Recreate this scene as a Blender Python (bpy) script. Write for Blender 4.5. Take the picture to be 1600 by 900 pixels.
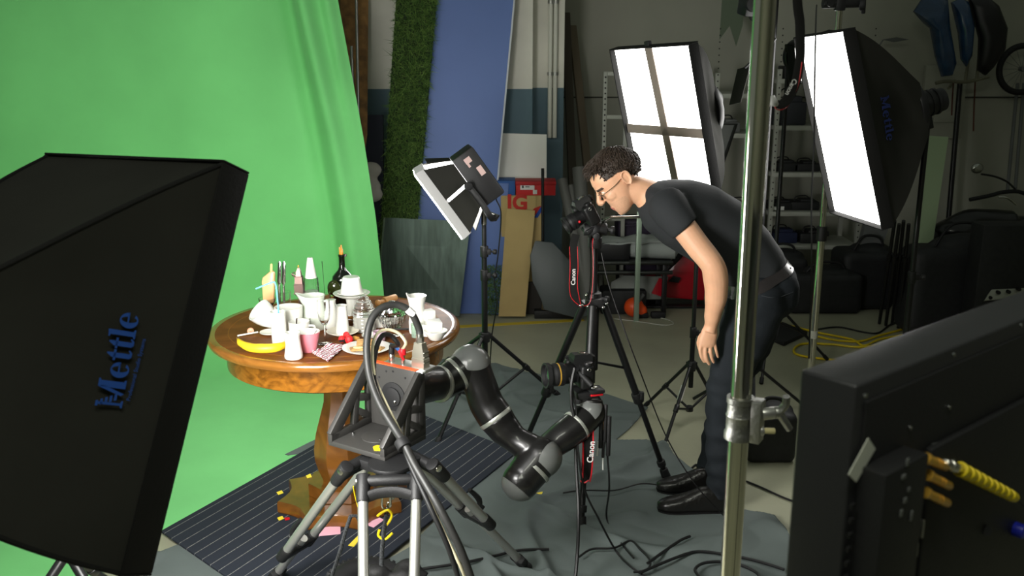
import bpy, bmesh, math, random
from mathutils import Vector, Matrix, noise
from mathutils.bvhtree import BVHTree
random.seed(7)
R = math.radians
V = Vector
sc = bpy.context.scene
col = sc.collection
for _o in list(bpy.data.objects):
    bpy.data.objects.remove(_o)

# ------------------------------------------------------------------ camera, world, exposure
CAM = V((0, 0, 1.95)); PITCH = R(14); FPX = 1500.0
CP, SP = math.cos(PITCH), math.sin(PITCH)
cd = bpy.data.cameras.new('camera'); cam = bpy.data.objects.new('camera', cd); col.objects.link(cam)
cam.location = CAM; cam.rotation_euler = (R(90) - PITCH, 0, 0)
cd.sensor_width = 36; cd.lens = FPX / 1600 * 36; cd.dof.use_dof = True; cd.dof.focus_distance = 4.1; cd.dof.aperture_fstop = 5.6; cd.clip_start = .05; cd.clip_end = 60
sc.camera = cam
w = bpy.data.worlds.new('world'); sc.world = w; w.use_nodes = True
w.node_tree.nodes['Background'].inputs[0].default_value = (.85, .95, .80, 1)
w.node_tree.nodes['Background'].inputs[1].default_value = .135
sc.view_settings.view_transform = 'Standard'; sc.view_settings.look = 'None'
sc.view_settings.exposure = 0.0; sc.view_settings.gamma = 1; sc.view_settings.use_curve_mapping = False
L_LEFT, L_MID, L_BACK, L_SIDE, L_FAR = 44, 26, 9, 9, 5      # what each studio lamp gives off

# a studio lamp hung high on the left, out of the picture, that lights the green backdrop
ld = bpy.data.lights.new('backdrop_lamp', 'AREA'); ld.energy = 10; ld.spread = R(90); ld.shape = 'RECTANGLE'; ld.size = 1.4; ld.size_y = 1.0
ld.color = (1, .98, .92)
lo = bpy.data.objects.new('backdrop_lamp', ld); col.objects.link(lo)
lo.location = (-2.2, 2.9, 3.0)
lo.rotation_euler = (V((-2.2, 5.9, 1.05)) - lo.location).to_track_quat('-Z', 'Y').to_euler()

# the dim ceiling lamp of the workshop, above and behind the camera
ld = bpy.data.lights.new('ceiling_lamp', 'AREA'); ld.energy = 40; ld.shape = 'RECTANGLE'; ld.size = 1.5; ld.size_y = .5; ld.color = (.98, 1, .86)
lo = bpy.data.objects.new('ceiling_lamp', ld); col.objects.link(lo); lo.location = (-.2, .2, 3.7); lo.rotation_euler = (R(18), 0, 0)

# ------------------------------------------------------------------ helpers
def ray(px, py):
    dx = (px - 800) / FPX; dy = (450 - py) / FPX
    return V((dx, CP + dy * SP, -SP + dy * CP))
def at(px, py, Y):                       # the point that far back
    r = ray(px, py); return CAM + r * (Y / r.y)
def on(px, py, z=0.0):                   # the point at that height
    r = ray(px, py); return CAM + r * ((z - CAM.z) / r.z)
def hit(px, py, o, n):                   # the point on a plane
    r = ray(px, py); return CAM + r * ((o - CAM).dot(n) / r.dot(n))
def lin(c): return c / 12.92 if c <= .04045 else ((c + .055) / 1.055) ** 2.4
def rgb(r, g, b): return (lin(r / 255), lin(g / 255), lin(b / 255), 1)
X3, Y3, Z3 = V((1, 0, 0)), V((0, 1, 0)), V((0, 0, 1))
def basis(z, up=Z3):
    z = V(z).normalized()
    if abs(z.dot(up)) > .98: up = Y3 if abs(z.y) < .9 else X3
    x = up.cross(z).normalized(); y = z.cross(x)
    return Matrix((x, y, z)).transposed()
def M4(R3, o): return Matrix.Translation(o) @ R3.to_4x4()

def mat(name, c, rough=.5, metal=0, var=0, scale=8, bump=0, bscale=60, emit=0, trans=0, ior=1.45, coat=0, spec=None, sheen=0, stretch=None, alpha=1):
    m = bpy.data.materials.new(name); m.use_nodes = True; nt = m.node_tree; p = nt.nodes['Principled BSDF']
    p.inputs['Base Color'].default_value = c; p.inputs['Roughness'].default_value = rough; p.inputs['Metallic'].default_value = metal
    p.inputs['Transmission Weight'].default_value = trans; p.inputs['IOR'].default_value = ior; p.inputs['Coat Weight'].default_value = coat
    p.inputs['Sheen Weight'].default_value = sheen
    if spec is not None: p.inputs['Specular IOR Level'].default_value = spec
    if emit:
        p.inputs['Emission Color'].default_value = (1, .985, .95, 1); p.inputs['Emission Strength'].default_value = emit
    if var or bump:
        tc = nt.nodes.new('ShaderNodeTexCoord'); mp = nt.nodes.new('ShaderNodeMapping')
        nt.links.new(tc.outputs['Object'], mp.inputs[0])
        if stretch: mp.inputs['Scale'].default_value = stretch
    if var:
        n = nt.nodes.new('ShaderNodeTexNoise'); n.inputs['Scale'].default_value = scale; n.inputs['Detail'].default_value = 6
        nt.links.new(mp.outputs[0], n.inputs['Vector'])
        rp = nt.nodes.new('ShaderNodeValToRGB'); rp.color_ramp.elements[0].position = .3; rp.color_ramp.elements[1].position = .7
        rp.color_ramp.elements[0].color = [max(0, x * (1 - var)) for x in c[:3]] + [1]
        rp.color_ramp.elements[1].color = [min(1, x * (1 + var)) for x in c[:3]] + [1]
        nt.links.new(n.outputs[0], rp.inputs[0]); nt.links.new(rp.outputs[0], p.inputs['Base Color'])
    if bump:
        n = nt.nodes.new('ShaderNodeTexNoise'); n.inputs['Scale'].default_value = bscale; n.inputs['Detail'].default_value = 4
        nt.links.new(mp.outputs[0], n.inputs['Vector'])
        b = nt.nodes.new('ShaderNodeBump'); b.inputs['Strength'].default_value = bump; b.inputs['Distance'].default_value = .01
        nt.links.new(n.outputs[0], b.inputs['Height']); nt.links.new(b.outputs[0], p.inputs['Normal'])
    return m

class MB:
    def __init__(s): s.bm = bmesh.new(); s.mi = 0
    def _m(s, b, M=None):
        if M is not None: bmesh.ops.transform(b, matrix=M, verts=b.verts)
        for f in b.faces: f.material_index = s.mi
        me = bpy.data.meshes.new('t'); b.to_mesh(me); b.free(); s.bm.from_mesh(me); bpy.data.meshes.remove(me); return s
    def add(s, me): s.bm.from_mesh(me); return s
    def box(s, c, d, R3=None, bev=0, seg=2):
        b = bmesh.new(); bmesh.ops.create_cube(b, size=1)
        bmesh.ops.scale(b, vec=d, verts=b.verts)
        if bev: bmesh.ops.bevel(b, geom=b.edges[:], offset=bev, segments=seg, affect='EDGES', profile=.5)
        return s._m(b, M4(R3 or Matrix.Identity(3), V(c)))
    def lathe(s, prof, o, axis=Z3, n=32, R3=None):
        b = bmesh.new(); rings = []
        for r, z in prof:
            if r < 1e-6: rings.append([b.verts.new((0, 0, z))])
            else: rings.append([b.verts.new((r * math.cos(2 * math.pi * i / n), r * math.sin(2 * math.pi * i / n), z)) for i in range(n)])
        for A, B in zip(rings, rings[1:]):
            for i in range(n):
                j = (i + 1) % n
                if len(A) == 1 and len(B) == 1: continue
                if len(A) == 1: b.faces.new((A[0], B[j], B[i]))
                elif len(B) == 1: b.faces.new((A[i], A[j], B[0]))
                else: b.faces.new((A[i], A[j], B[j], B[i]))
        bmesh.ops.recalc_face_normals(b, faces=b.faces)
        return s._m(b, M4(R3 or basis(axis), V(o)))
    def cyl(s, p0, p1, r0, r1=None, n=20, bev=0):
        p0, p1 = V(p0), V(p1); L = (p1 - p0).length; r1 = r0 if r1 is None else r1
        if bev: pr = [(0, 0), (r0 - bev, 0), (r0 - bev * .3, bev * .3), (r0, bev), (r1, L - bev), (r1 - bev * .3, L - bev * .3), (r1 - bev, L), (0, L)]
        else: pr = [(0, 0), (r0, 0), (r1, L), (0, L)]
        return s.lathe(pr, p0, p1 - p0, n)
    def tube(s, pts, r, n=10, sm=0, closed=False, flat=None, up=Z3):
        pts = [V(p) for p in pts]; k = len(pts)
        rr = list(r) if isinstance(r, (list, tuple)) else [r] * k
        if sm:
            P, Q = [], []
            for i in range(k - 1 if not closed else k):
                a, b_, c, d = (pts[(i + q) % k] if closed else pts[min(max(i + q, 0), k - 1)] for q in (-1, 0, 1, 2))
                ra, rb = rr[i], rr[(i + 1) % k]
                for j in range(sm):
                    t = j / sm
                    P.append(.5 * ((2 * b_) + (c - a) * t + (2 * a - 5 * b_ + 4 * c - d) * t * t + (3 * b_ - a - 3 * c + d) * t ** 3))
                    tt = t * t * (3 - 2 * t); Q.append(ra + (rb - ra) * tt)
            if not closed: P.append(pts[-1]); Q.append(rr[-1])
            pts, rr = P, Q; k = len(pts)
        b = bmesh.new(); rings = []; x = None
        for i in range(k):
            if closed: t = pts[(i + 1) % k] - pts[i - 1]
            else: t = pts[min(i + 1, k - 1)] - pts[max(i - 1, 0)]
            t.normalize()
            if x is None:
                u = up if abs(t.dot(up)) < .95 else (X3 if abs(t.x) < .9 else Y3)
                x = u.cross(t).normalized()
            x = (x - t * x.dot(t)).normalized(); y = t.cross(x)
            fx, fy = (1, 1) if flat is None else flat
            rings.append([b.verts.new(pts[i] + (x * fx * math.cos(2 * math.pi * q / n) + y * fy * math.sin(2 * math.pi * q / n)) * rr[i]) for q in range(n)])
        for i in range(k if closed else k - 1):
            A, B = rings[i], rings[(i + 1) % k]
            for q in range(n): b.faces.new((A[q], A[(q + 1) % n], B[(q + 1) % n], B[q]))
        if not closed: b.faces.new(rings[0][::-1]); b.faces.new(rings[-1])
        return s._m(b)
    def ell(s, c, r, R3=None, n=24):
        b = bmesh.new(); bmesh.ops.create_uvsphere(b, u_segments=n, v_segments=max(8, n // 2), radius=1)
        if not isinstance(r, (tuple, list, Vector)): r = (r, r, r)
        bmesh.ops.scale(b, vec=r, verts=b.verts)
        return s._m(b, M4(R3 or Matrix.Identity(3), V(c)))
    def plate(s, poly, O, U, W, d, bev=0):        # outline in the U-W plane, thickness d along UxW
        U, W = V(U), V(W); N = U.cross(W).normalized(); b = bmesh.new(); O = V(O)
        A = [b.verts.new(O + U * u + W * v) for u, v in poly]; B = [b.verts.new(O + U * u + W * v + N * d) for u, v in poly]
        b.faces.new(A[::-1]); b.faces.new(B); k = len(A)
        for i in range(k): b.faces.new((A[i], A[(i + 1) % k], B[(i + 1) % k], B[i]))
        bmesh.ops.recalc_face_normals(b, faces=b.faces)
        if bev: bmesh.ops.bevel(b, geom=b.edges[:], offset=bev, segments=2, affect='EDGES', profile=.5)
        return s._m(b)
    def slab(s, pts, t, bev=0):                   # corners in space, thickness along -normal
        pts = [V(p) for p in pts]; N = (pts[1] - pts[0]).cross(pts[2] - pts[1]).normalized()
        b = bmesh.new(); A = [b.verts.new(p) for p in pts]; B = [b.verts.new(p - N * t) for p in pts]; k = len(A)
        b.faces.new(A); b.faces.new(B[::-1])
        for i in range(k): b.faces.new((A[i], A[(i + 1) % k], B[(i + 1) % k], B[i]))
        bmesh.ops.recalc_face_normals(b, faces=b.faces)
        if bev: bmesh.ops.bevel(b, geom=b.edges[:], offset=bev, segments=2, affect='EDGES', profile=.5)
        return s._m(b)
    def loft(s, rings, cap=True):
        b = bmesh.new(); rs = [[b.verts.new(p) for p in g] for g in rings]; n = len(rs[0])
        for A, B in zip(rs, rs[1:]):
            for i in range(n): b.faces.new((A[i], A[(i + 1) % n], B[(i + 1) % n], B[i]))
        if cap: b.faces.new(rs[0][::-1]); b.faces.new(rs[-1])
        bmesh.ops.recalc_face_normals(b, faces=b.faces)
        return s._m(b)
    def grid(s, fn, nu, nv, keep=None, thick=0):
        b = bmesh.new(); g = [[b.verts.new(fn(i / nu, j / nv)) for j in range(nv + 1)] for i in range(nu + 1)]
        for i in range(nu):
            for j in range(nv):
                if keep is None or keep((i + .5) / nu, (j + .5) / nv): b.faces.new((g[i][j], g[i + 1][j], g[i + 1][j + 1], g[i][j + 1]))
        bmesh.ops.delete(b, geom=[v for v in b.verts if not v.link_faces], context='VERTS')
        bmesh.ops.recalc_face_normals(b, faces=b.faces)
        if thick: bmesh.ops.solidify(b, geom=b.faces[:], thickness=thick)
        return s._m(b)
    def text(s, txt, O, U, W, size, d=.001, bold=0, align='LEFT'):
        cu = bpy.data.curves.new('t', 'FONT'); cu.body = txt; cu.size = size; cu.extrude = d / 2; cu.offset = bold; cu.align_x = align
        cu.resolution_u = 3
        o = bpy.data.objects.new('t', cu); col.objects.link(o)
        ev = o.evaluated_get(bpy.context.evaluated_depsgraph_get()); me = bpy.data.meshes.new_from_object(ev)
        b = bmesh.new(); b.from_mesh(me); bpy.data.objects.remove(o); bpy.data.curves.remove(cu); bpy.data.meshes.remove(me)
        U, W = V(U).normalized(), V(W).normalized(); N = U.cross(W)
        return s._m(b, M4(Matrix((U, W, N)).transposed(), V(O)))
    def remesh(s, vox, smooth=4, factor=.5):
        me = bpy.data.meshes.new('t'); s.bm.to_mesh(me); o = bpy.data.objects.new('t', me); col.objects.link(o)
        m = o.modifiers.new('r', 'REMESH'); m.mode = 'VOXEL'; m.voxel_size = vox; m.adaptivity = 0
        if smooth: q = o.modifiers.new('s', 'SMOOTH'); q.iterations = smooth; q.factor = factor
        ev = o.evaluated_get(bpy.context.evaluated_depsgraph_get()); me2 = bpy.data.meshes.new_from_object(ev)
        bpy.data.objects.remove(o); bpy.data.meshes.remove(me)
        s.bm.free(); s.bm = bmesh.new(); s.bm.from_mesh(me2); bpy.data.meshes.remove(me2); return s

ORG = {}
def props(o, label=None, cat=None, group=None, kind=None):
    if label: o['label'] = label
    if cat: o['category'] = cat
    if group: o['group'] = group
    if kind: o['kind'] = kind
    return o
def build(name, mb, mats, parent=None, ang=40, label=None, kind=None):
    me = bpy.data.meshes.new(name)
    if parent is not None: off = ORG[parent]
    else:
        vs = [v.co for v in mb.bm.verts]
        off = V(((min(v.x for v in vs) + max(v.x for v in vs)) / 2, (min(v.y for v in vs) + max(v.y for v in vs)) / 2, min(v.z for v in vs)))
    bmesh.ops.translate(mb.bm, vec=-off, verts=mb.bm.verts)
    mb.bm.to_mesh(me); mb.bm.free()
    for m in (mats if isinstance(mats, (list, tuple)) else [mats]): me.materials.append(m)
    if ang:
        me.polygons.foreach_set('use_smooth', [True] * len(me.polygons)); me.set_sharp_from_angle(angle=R(ang))
    o = bpy.data.objects.new(name, me); col.objects.link(o)
    if parent is not None: o.parent = parent
    else: o.location = off
    ORG[o] = off.copy()
    if label: o['label'] = label
    if kind: o['kind'] = kind
    return o
def thing(name, label, cat, loc, group=None):
    o = bpy.data.objects.new(name, None); col.objects.link(o); o.location = V(loc); o.empty_display_size = .05
    ORG[o] = V(loc); return props(o, label, cat, group)
def single(name, mb, m, label, cat, group=None, ang=40, kind=None):
    return props(build(name, mb, m, None, ang), label, cat, group, kind)
def struct(name, mb, m, ang=30): return props(build(name, mb, m, None, ang), kind='structure')
def sstep(a, b, x):
    t = min(1, max(0, (x - a) / (b - a))); return t * t * (3 - 2 * t)
def interp(x, xs, ys):
    if x <= xs[0]: return ys[0]
    for i in range(len(xs) - 1):
        if x <= xs[i + 1]: return ys[i] + (ys[i + 1] - ys[i]) * (x - xs[i]) / (xs[i + 1] - xs[i])
    return ys[-1]
def inside(x, y, poly):
    c = False; n = len(poly)
    for i in range(n):
        x1, y1 = poly[i][0], poly[i][1]; x2, y2 = poly[i - 1][0], poly[i - 1][1]
        if (y1 > y) != (y2 > y) and x < (x2 - x1) * (y - y1) / (y2 - y1) + x1: c = not c
    return c
def pdist(x, y, poly):
    d = 9; n = len(poly)
    for i in range(n):
        a = V((poly[i - 1][0], poly[i - 1][1])); b = V((poly[i][0], poly[i][1])); p = V((x, y)); ab = b - a
        t = min(1, max(0, (p - a).dot(ab) / max(1e-9, ab.length_squared))); d = min(d, (p - a - ab * t).length)
    return d

# ------------------------------------------------------------------ materials
blk = mat('black_paint', rgb(20, 20, 21), .38)
blkp = mat('black_plastic', rgb(24, 24, 25), .5, bump=.15, bscale=300)
blkr = mat('black_rubber', rgb(16, 16, 17), .65)
blkf = mat('black_fabric', rgb(40, 40, 36), .85, var=.12, scale=4, bump=.08, bscale=25, spec=.2)
lipf = mat('black_webbing', rgb(24, 24, 23), .8, bump=.1, bscale=120, spec=.2)
alu = mat('brushed_aluminium', rgb(186, 185, 180), .36, .8)
alud = mat('cast_aluminium', rgb(165, 165, 160), .42, 1, bump=.2, bscale=150)
chrome = mat('chrome', rgb(222, 219, 206), .11, 1)
white_c = mat('white_china', rgb(232, 232, 224), .18, coat=.3)
glass = mat('clear_glass', (1, 1, 1, 1), .02, trans=1, ior=1.45)
milk = mat('milky_glass', rgb(225, 230, 222), .2)
gold = mat('gold_plating', rgb(222, 172, 70), .3, .55)
yellow = mat('yellow_plastic', rgb(225, 200, 15), .5)
yellowt = mat('yellow_tape', rgb(236, 214, 60), .6)
red = mat('red_plastic', rgb(190, 25, 35), .4)
bluep = mat('blue_print', rgb(22, 70, 150), .7)
whitep = mat('white_print', rgb(215, 215, 212), .6)
silver = mat('silver_metal', rgb(200, 198, 190), .25, 1)
steel = mat('polished_steel', rgb(190, 190, 190), .15, 1)
greyp = mat('grey_plastic', rgb(95, 97, 96), .45)
cableb = mat('black_cable', rgb(15, 15, 16), .5)
# ------------------------------------------------------------------ the setting
def dado_mat(name, zl, ctop, clow):
    m = mat(name, ctop, .75); nt = m.node_tree; p = nt.nodes['Principled BSDF']
    g = nt.nodes.new('ShaderNodeNewGeometry'); sx = nt.nodes.new('ShaderNodeSeparateXYZ'); nt.links.new(g.outputs['Position'], sx.inputs[0])
    gt = nt.nodes.new('ShaderNodeMath'); gt.operation = 'GREATER_THAN'; gt.inputs[1].default_value = zl; nt.links.new(sx.outputs['Z'], gt.inputs[0])
    n = nt.nodes.new('ShaderNodeTexNoise'); n.inputs['Scale'].default_value = 3; n.inputs['Detail'].default_value = 5
    nt.links.new(g.outputs['Position'], n.inputs['Vector'])
    mx = nt.nodes.new('ShaderNodeMixRGB'); mx.inputs[1].default_value = clow; mx.inputs[2].default_value = ctop
    nt.links.new(gt.outputs[0], mx.inputs[0])
    m2 = nt.nodes.new('ShaderNodeMixRGB'); m2.blend_type = 'MULTIPLY'; m2.inputs[0].default_value = .35
    nt.links.new(mx.outputs[0], m2.inputs[1]); nt.links.new(n.outputs[0], m2.inputs[2]); nt.links.new(m2.outputs[0], p.inputs['Base Color'])
    return m
floor_m = mat('concrete_floor', rgb(150, 150, 128), .5, var=.16, scale=1.6, bump=.08, bscale=40)
wall_m = dado_mat('painted_wall', 1.655, rgb(226, 224, 210), rgb(92, 116, 126))
wallr_m = mat('grey_wall', rgb(150, 150, 138), .85, var=.1, scale=1.2)
b = MB(); b.box((0.5, 4.2, -.05), (13, 11, .1)); struct('floor', b, floor_m)
b = MB(); b.box((0.5, 8.55, 1.9), (13, .1, 3.8)); struct('wall_back', b, wallr_m)
b = MB(); b.box((6.2, 3.5, 1.9), (.1, 10.2, 3.8)); struct('wall_right', b, wallr_m)
b = MB(); b.box((0.5, -1.6, 1.9), (11.5, .1, 3.8)); struct('wall_front', b, wallr_m)
xe = at(882, 140, 7.5).x; xc = at(832, 140, 7.4).x
b = MB(); b.box(((xc - 5.5) / 2, 7.9, 1.9), (xc + 5.5, 1.0, 3.8)); struct('wall_left', b, wall_m)
b = MB(); b.box(((xc + xe) / 2, 8.05, 1.9), (xe - xc, .9, 3.8)); struct('wall_recess', b, wall_m)
gz = at(1560, 152, 8.5).z
b = MB(); b.box((3.1, 8.494, gz), (6.2, .014, .012)); b.box((3.1, 8.494, gz + 1.25), (6.2, .014, .012)); struct('trim_1', b, mat('panel_joint', rgb(52, 52, 46), .9))
for i, (px, lab) in enumerate(((860, 'left one of the two pale vertical pipes on the recessed wall'), (868, 'right one of the two pale vertical pipes on the recessed wall'))):
    p = at(px, 60, 7.57); b = MB(); b.cyl((p.x, 7.565, at(px, 215, 7.57).z), (p.x, 7.565, 3.6), .017)
    t = thing('wall_pipe', lab, 'pipe', (p.x, 7.565, at(px, 215, 7.57).z), 'heating pipes on the wall'); build('pipe', b, mat('pipe_paint', rgb(196, 196, 184), .5), t)
    c = MB()
    for z in (1.75, 2.28): c.cyl((p.x, 7.565, z), (p.x, 7.565, z + .025), .023); c.box((p.x, 7.59, z + .012), (.012, .04, .02))
    build('pipe_clip', c, alud, t)
# yellow line painted on the floor
b = MB(); a0, a1 = on(700, 511.5), on(912, 500); d = (a1 - a0).normalized(); n_ = V((-d.y, d.x, 0)) * .03
b.slab([a0 - n_ + Z3 * .002, a1 - n_ + Z3 * .002, a1 + n_ + Z3 * .002, a0 + n_ + Z3 * .002], .002)
single('floor_line', b, mat('line_paint', rgb(190, 165, 40), .7), 'thin yellow line painted on the concrete behind the light stand', 'floor marking')

# ------------------------------------------------------------------ green backdrop, mat and drop cloths
matA, matB, matC = on(610, 635), on(809, 712), on(252, 838); matD = matB + matC - matA
MATP = [(q.x, q.y) for q in (matA, matB, matD, matC)]
green_m = mat('green_cloth', rgb(114, 196, 118), .85, var=.06, scale=2.5, bump=.06, bscale=18, spec=.15, sheen=.1)
YS = 6.05
prof = []                                                   # height/depth profile from the top edge down and out over the floor
for i in range(24): prof.append((YS, 3.0 - i * (3.0 - .5) / 23))
for i in range(1, 11): a = i / 10 * math.pi / 2; prof.append((YS - .5 * math.sin(0) - .5 * (1 - math.cos(a)), .5 - .494 * math.sin(a)))
for i in range(1, 26): prof.append((YS - .5 - i * (YS - .5 - 2.6) / 25, .006))
def xr(y, z):                                               # right edge of the cloth
    if z > .012: return interp(z, [.05, .2, .37, .9, 1.4, 2.2, 2.6, 3.0], [-.52, -.70, -.83, -.87, -.93, -1.05, -1.10, -1.16])
    return interp(y, [2.6, 3.2, 3.6, 3.9, 4.6, 5.1, 5.56], [-1.72, -1.60, -1.47, -1.2, -.60, -.42, -.50])
def curtain(u, v):
    k = u * (len(prof) - 1); i = min(int(k), len(prof) - 2); f = k - i
    y = prof[i][0] * (1 - f) + prof[i + 1][0] * f; z = prof[i][1] * (1 - f) + prof[i + 1][1] * f
    R_ = xr(y, z); L_ = -5.2; x = L_ + (R_ - L_) * (1 - (1 - v) ** 1.7)
    d = R_ - x; up = sstep(.02, .5, z)
    hi = sstep(.9, 2.4, z)
    dy = up * (-.11 * math.exp(-((d - .17 - .03 * hi) / .055) ** 2) * (.45 + .55 * hi)     # the fold hanging near the right edge
         + .05 * math.exp(-((d - .30) / .05) ** 2)
         - .05 * math.exp(-((d - .06) / .04) ** 2) * hi
         + .018 * math.sin(d * 9 + 1.3 * z) * math.exp(-d * .8)
         + .03 * noise.noise(V((x * 1.3, z * .5, 3))) )
    dz = 0
    if z < .02: dz = .004 * max(0, noise.noise(V((x * 3, y * 3, 1)))) * sstep(0.05, .3, pdist(x, y, MATP) if not inside(x, y, MATP) else 0)
    return V((x, y + dy, z + dz))
b = MB(); b.grid(curtain, 170, 130, thick=.003)
single('green_backdrop', b, green_m, 'large bright green cloth backdrop hanging behind the table and sweeping over the floor', 'backdrop', ang=60)

def wrinkle(x, y, s):
    v = 0
    for k, (ang, f, ph) in enumerate(((.5, 2.3, 1.), (2.2, 1.7, 4.), (1.2, 3.1, 7.), (2.7, 2.6, 9.), (1.7, 1.3, 13.))):
        u = x * math.cos(ang) + y * math.sin(ang); q = noise.noise(V((x * .9 + ph + s, y * .9, k)))
        v += math.exp(-(math.sin(u * f + q * 3.2) * 9) ** 2) * (.6 + .6 * noise.noise(V((x * 1.4, y * 1.4, ph + s))))
    return max(0, v)
def cloth(name, poly_px, label, m, z0, amp, seed, nn=150, avoid=()):
    P = [(q.x, q.y) for q in (on(*p) for p in poly_px)]
    x0, x1 = min(p[0] for p in P) - .03, max(p[0] for p in P) + .03; y0, y1 = min(p[1] for p in P) - .03, max(p[1] for p in P) + .03
    def fn(u, v):
        x = x0 + (x1 - x0) * u; y = y0 + (y1 - y0) * v
        dm = 0 if inside(x, y, MATP) else pdist(x, y, MATP)
        k = sstep(.02, .2, dm)
        for ax, ay, ar in avoid: k *= sstep(ar, ar + .1, math.hypot(x - ax, y - ay))
        return V((x, y, z0 + k * amp * (wrinkle(x, y, seed) + .35 * abs(noise.noise(V((x * 6, y * 6, seed)))))))
    def keep(u, v):
        x = x0 + (x1 - x0) * u; y = y0 + (y1 - y0) * v
        e = .02 * noise.noise(V((x * 4, y * 4, seed)))
        return inside(x + e, y + e, P)
    b = MB(); b.grid(fn, nn, nn, keep)
    for v_ in b.bm.verts:                                     # trim the edge to the outline
        if not v_.is_boundary: continue
        x, y = v_.co.x, v_.co.y; best = (9, x, y)
        for i in range(len(P)):
            a = V(P[i - 1]); c_ = V(P[i]); ab = c_ - a; t = min(1, max(0, (V((x, y)) - a).dot(ab) / ab.length_squared)); q = a + ab * t; d = (V((x, y)) - q).length
            if d < best[0]: best = (d, q.x, q.y)
        e = .012 * noise.noise(V((x * 5, y * 5, seed))); v_.co = V((best[1] + e, best[2] + e, min(v_.co.z, z0 + .004)))
    bmesh.ops.solidify(b.bm, geom=b.bm.faces[:], thickness=.002)
    single(name, b, m, label, 'drop cloth', 'grey drop cloths on the floor', ang=70)
cloth_m = mat('grey_cloth', rgb(92, 100, 98), .9, var=.08, scale=3, bump=.1, bscale=300, spec=.2)
cloth('drop_cloth', [(440, 716), (505, 684), (560, 655), (640, 560), (775, 571), (905, 606), (1012, 640), (985, 672), (935, 712), (860, 760), (700, 700), (520, 705)],
      'dark grey cloth spread flat behind the striped mat and under the light stand', cloth_m, .010, .014, 3, 200)
cloth('drop_cloth', [(272, 858), (330, 838), (500, 940), (640, 860), (760, 735), (830, 700), (950, 694), (1012, 698), (1060, 722), (1100, 752), (1160, 800), (1212, 812), (1235, 850), (1300, 1010), (800, 1100), (200, 1000), (236, 876)],
      'crumpled grey cloth on the floor in front, under the cables and the black shoes', cloth_m, .013, .034, 11, 340,
      avoid=((on(1085, 800).x, on(1085, 800).y, .2), (on(1070, 768).x, on(1070, 768).y, .2)))
# striped mat
def stripe_mat():
    m = mat('striped_mat', rgb(40, 44, 52), .9, spec=.2); nt = m.node_tree; p = nt.nodes['Principled BSDF']
    g = nt.nodes.new('ShaderNodeNewGeometry'); dt = nt.nodes.new('ShaderNodeVectorMath'); dt.operation = 'DOT_PRODUCT'
    n = (matB - matA).normalized(); n = V((matC - matA)); n = V((-n.y, n.x, 0)).normalized(); dt.inputs[1].default_value = n
    nt.links.new(g.outputs['Position'], dt.inputs[0])
    a = nt.nodes.new('ShaderNodeMath'); a.operation = 'MULTIPLY'; a.inputs[1].default_value = 1 / .058; nt.links.new(dt.outputs['Value'], a.inputs[0])
    f = nt.nodes.new('ShaderNodeMath'); f.operation = 'FRACT'; nt.links.new(a.outputs[0], f.inputs[0])
    lt = nt.nodes.new('ShaderNodeMath'); lt.operation = 'LESS_THAN'; lt.inputs[1].default_value = .06; nt.links.new(f.outputs[0], lt.inputs[0])
    ns = nt.nodes.new('ShaderNodeTexNoise'); ns.inputs['Scale'].default_value = 90; nt.links.new(g.outputs['Position'], ns.inputs['Vector'])
    mu = nt.nodes.new('ShaderNodeMath'); mu.operation = 'MULTIPLY'; nt.links.new(lt.outputs[0], mu.inputs[0]); nt.links.new(ns.outputs[0], mu.inputs[1])
    mx = nt.nodes.new('ShaderNodeMixRGB'); mx.inputs[1].default_value = rgb(40, 44, 52); mx.inputs[2].default_value = rgb(150, 150, 145)
    nt.links.new(mu.outputs[0], mx.inputs[0]); nt.links.new(mx.outputs[0], p.inputs['Base Color'])
    return m
b = MB(); b.slab([q + Z3 * .026 for q in (matA, matC, matD, matB)], .010, bev=.003)
single('striped_mat', b, stripe_mat(), 'dark blue grey mat with thin pale stripes under the wooden table', 'mat')
ZM = .026

# things leaning or standing at the back -------------------------------------------------
def leaning(name, px, t, m, label, cat, parts=None, ang=30):      # px: TL, TR, BR, BL each (x, y, depth)
    b = MB(); b.slab([at(*px[3]), at(*px[2]), at(*px[1]), at(*px[0])], t); return single(name, b, m, label, cat, ang=ang)
leaning('wooden_board', [(530, -60, 7.2), (576, -60, 7.25), (574, 210, 7.0), (545, 420, 6.7)], .03, mat('osb_board', rgb(120, 88, 48), .8, var=.45, scale=14), 'brown chipboard sheet standing behind the right edge of the green backdrop', 'board')
for px, lab in ((549, 'thin grey rod leaning behind the green cloth, left of its pair'), (556, 'thin grey rod leaning behind the green cloth, right of its pair')):
    b = MB(); b.cyl(at(px, 72 if px < 552 else -40, 6.9), at(px + 4, 182, 6.85), .010); b.cyl(at(px + 4, 182, 6.85), at(px + 10, 480, 6.75), .010); single('metal_rod', b, alud, lab, 'rod', 'rods behind the green cloth')
b = MB(); c = at(578, 285, 6.9)
for k in range(9): b.ell(c + V((random.uniform(-.06, .05), 0, random.uniform(-.1, .1))), (.08, .05, .06))
b.remesh(.012, 4); single('cloth_bundle', b, mat('off_white_cloth', rgb(150, 146, 138), .9), 'bundled off-white cloth stuffed between backdrop and grass panel', 'cloth')
b = MB(); b.slab([at(572, 488, 7.05), at(600, 488, 7.05), at(598, 180, 7.05), at(566, 180, 7.05)], .05)
single('navy_board', b, mat('navy_panel', rgb(22, 26, 38), .8), 'narrow navy panel standing between green backdrop and grass panel', 'panel')
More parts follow.
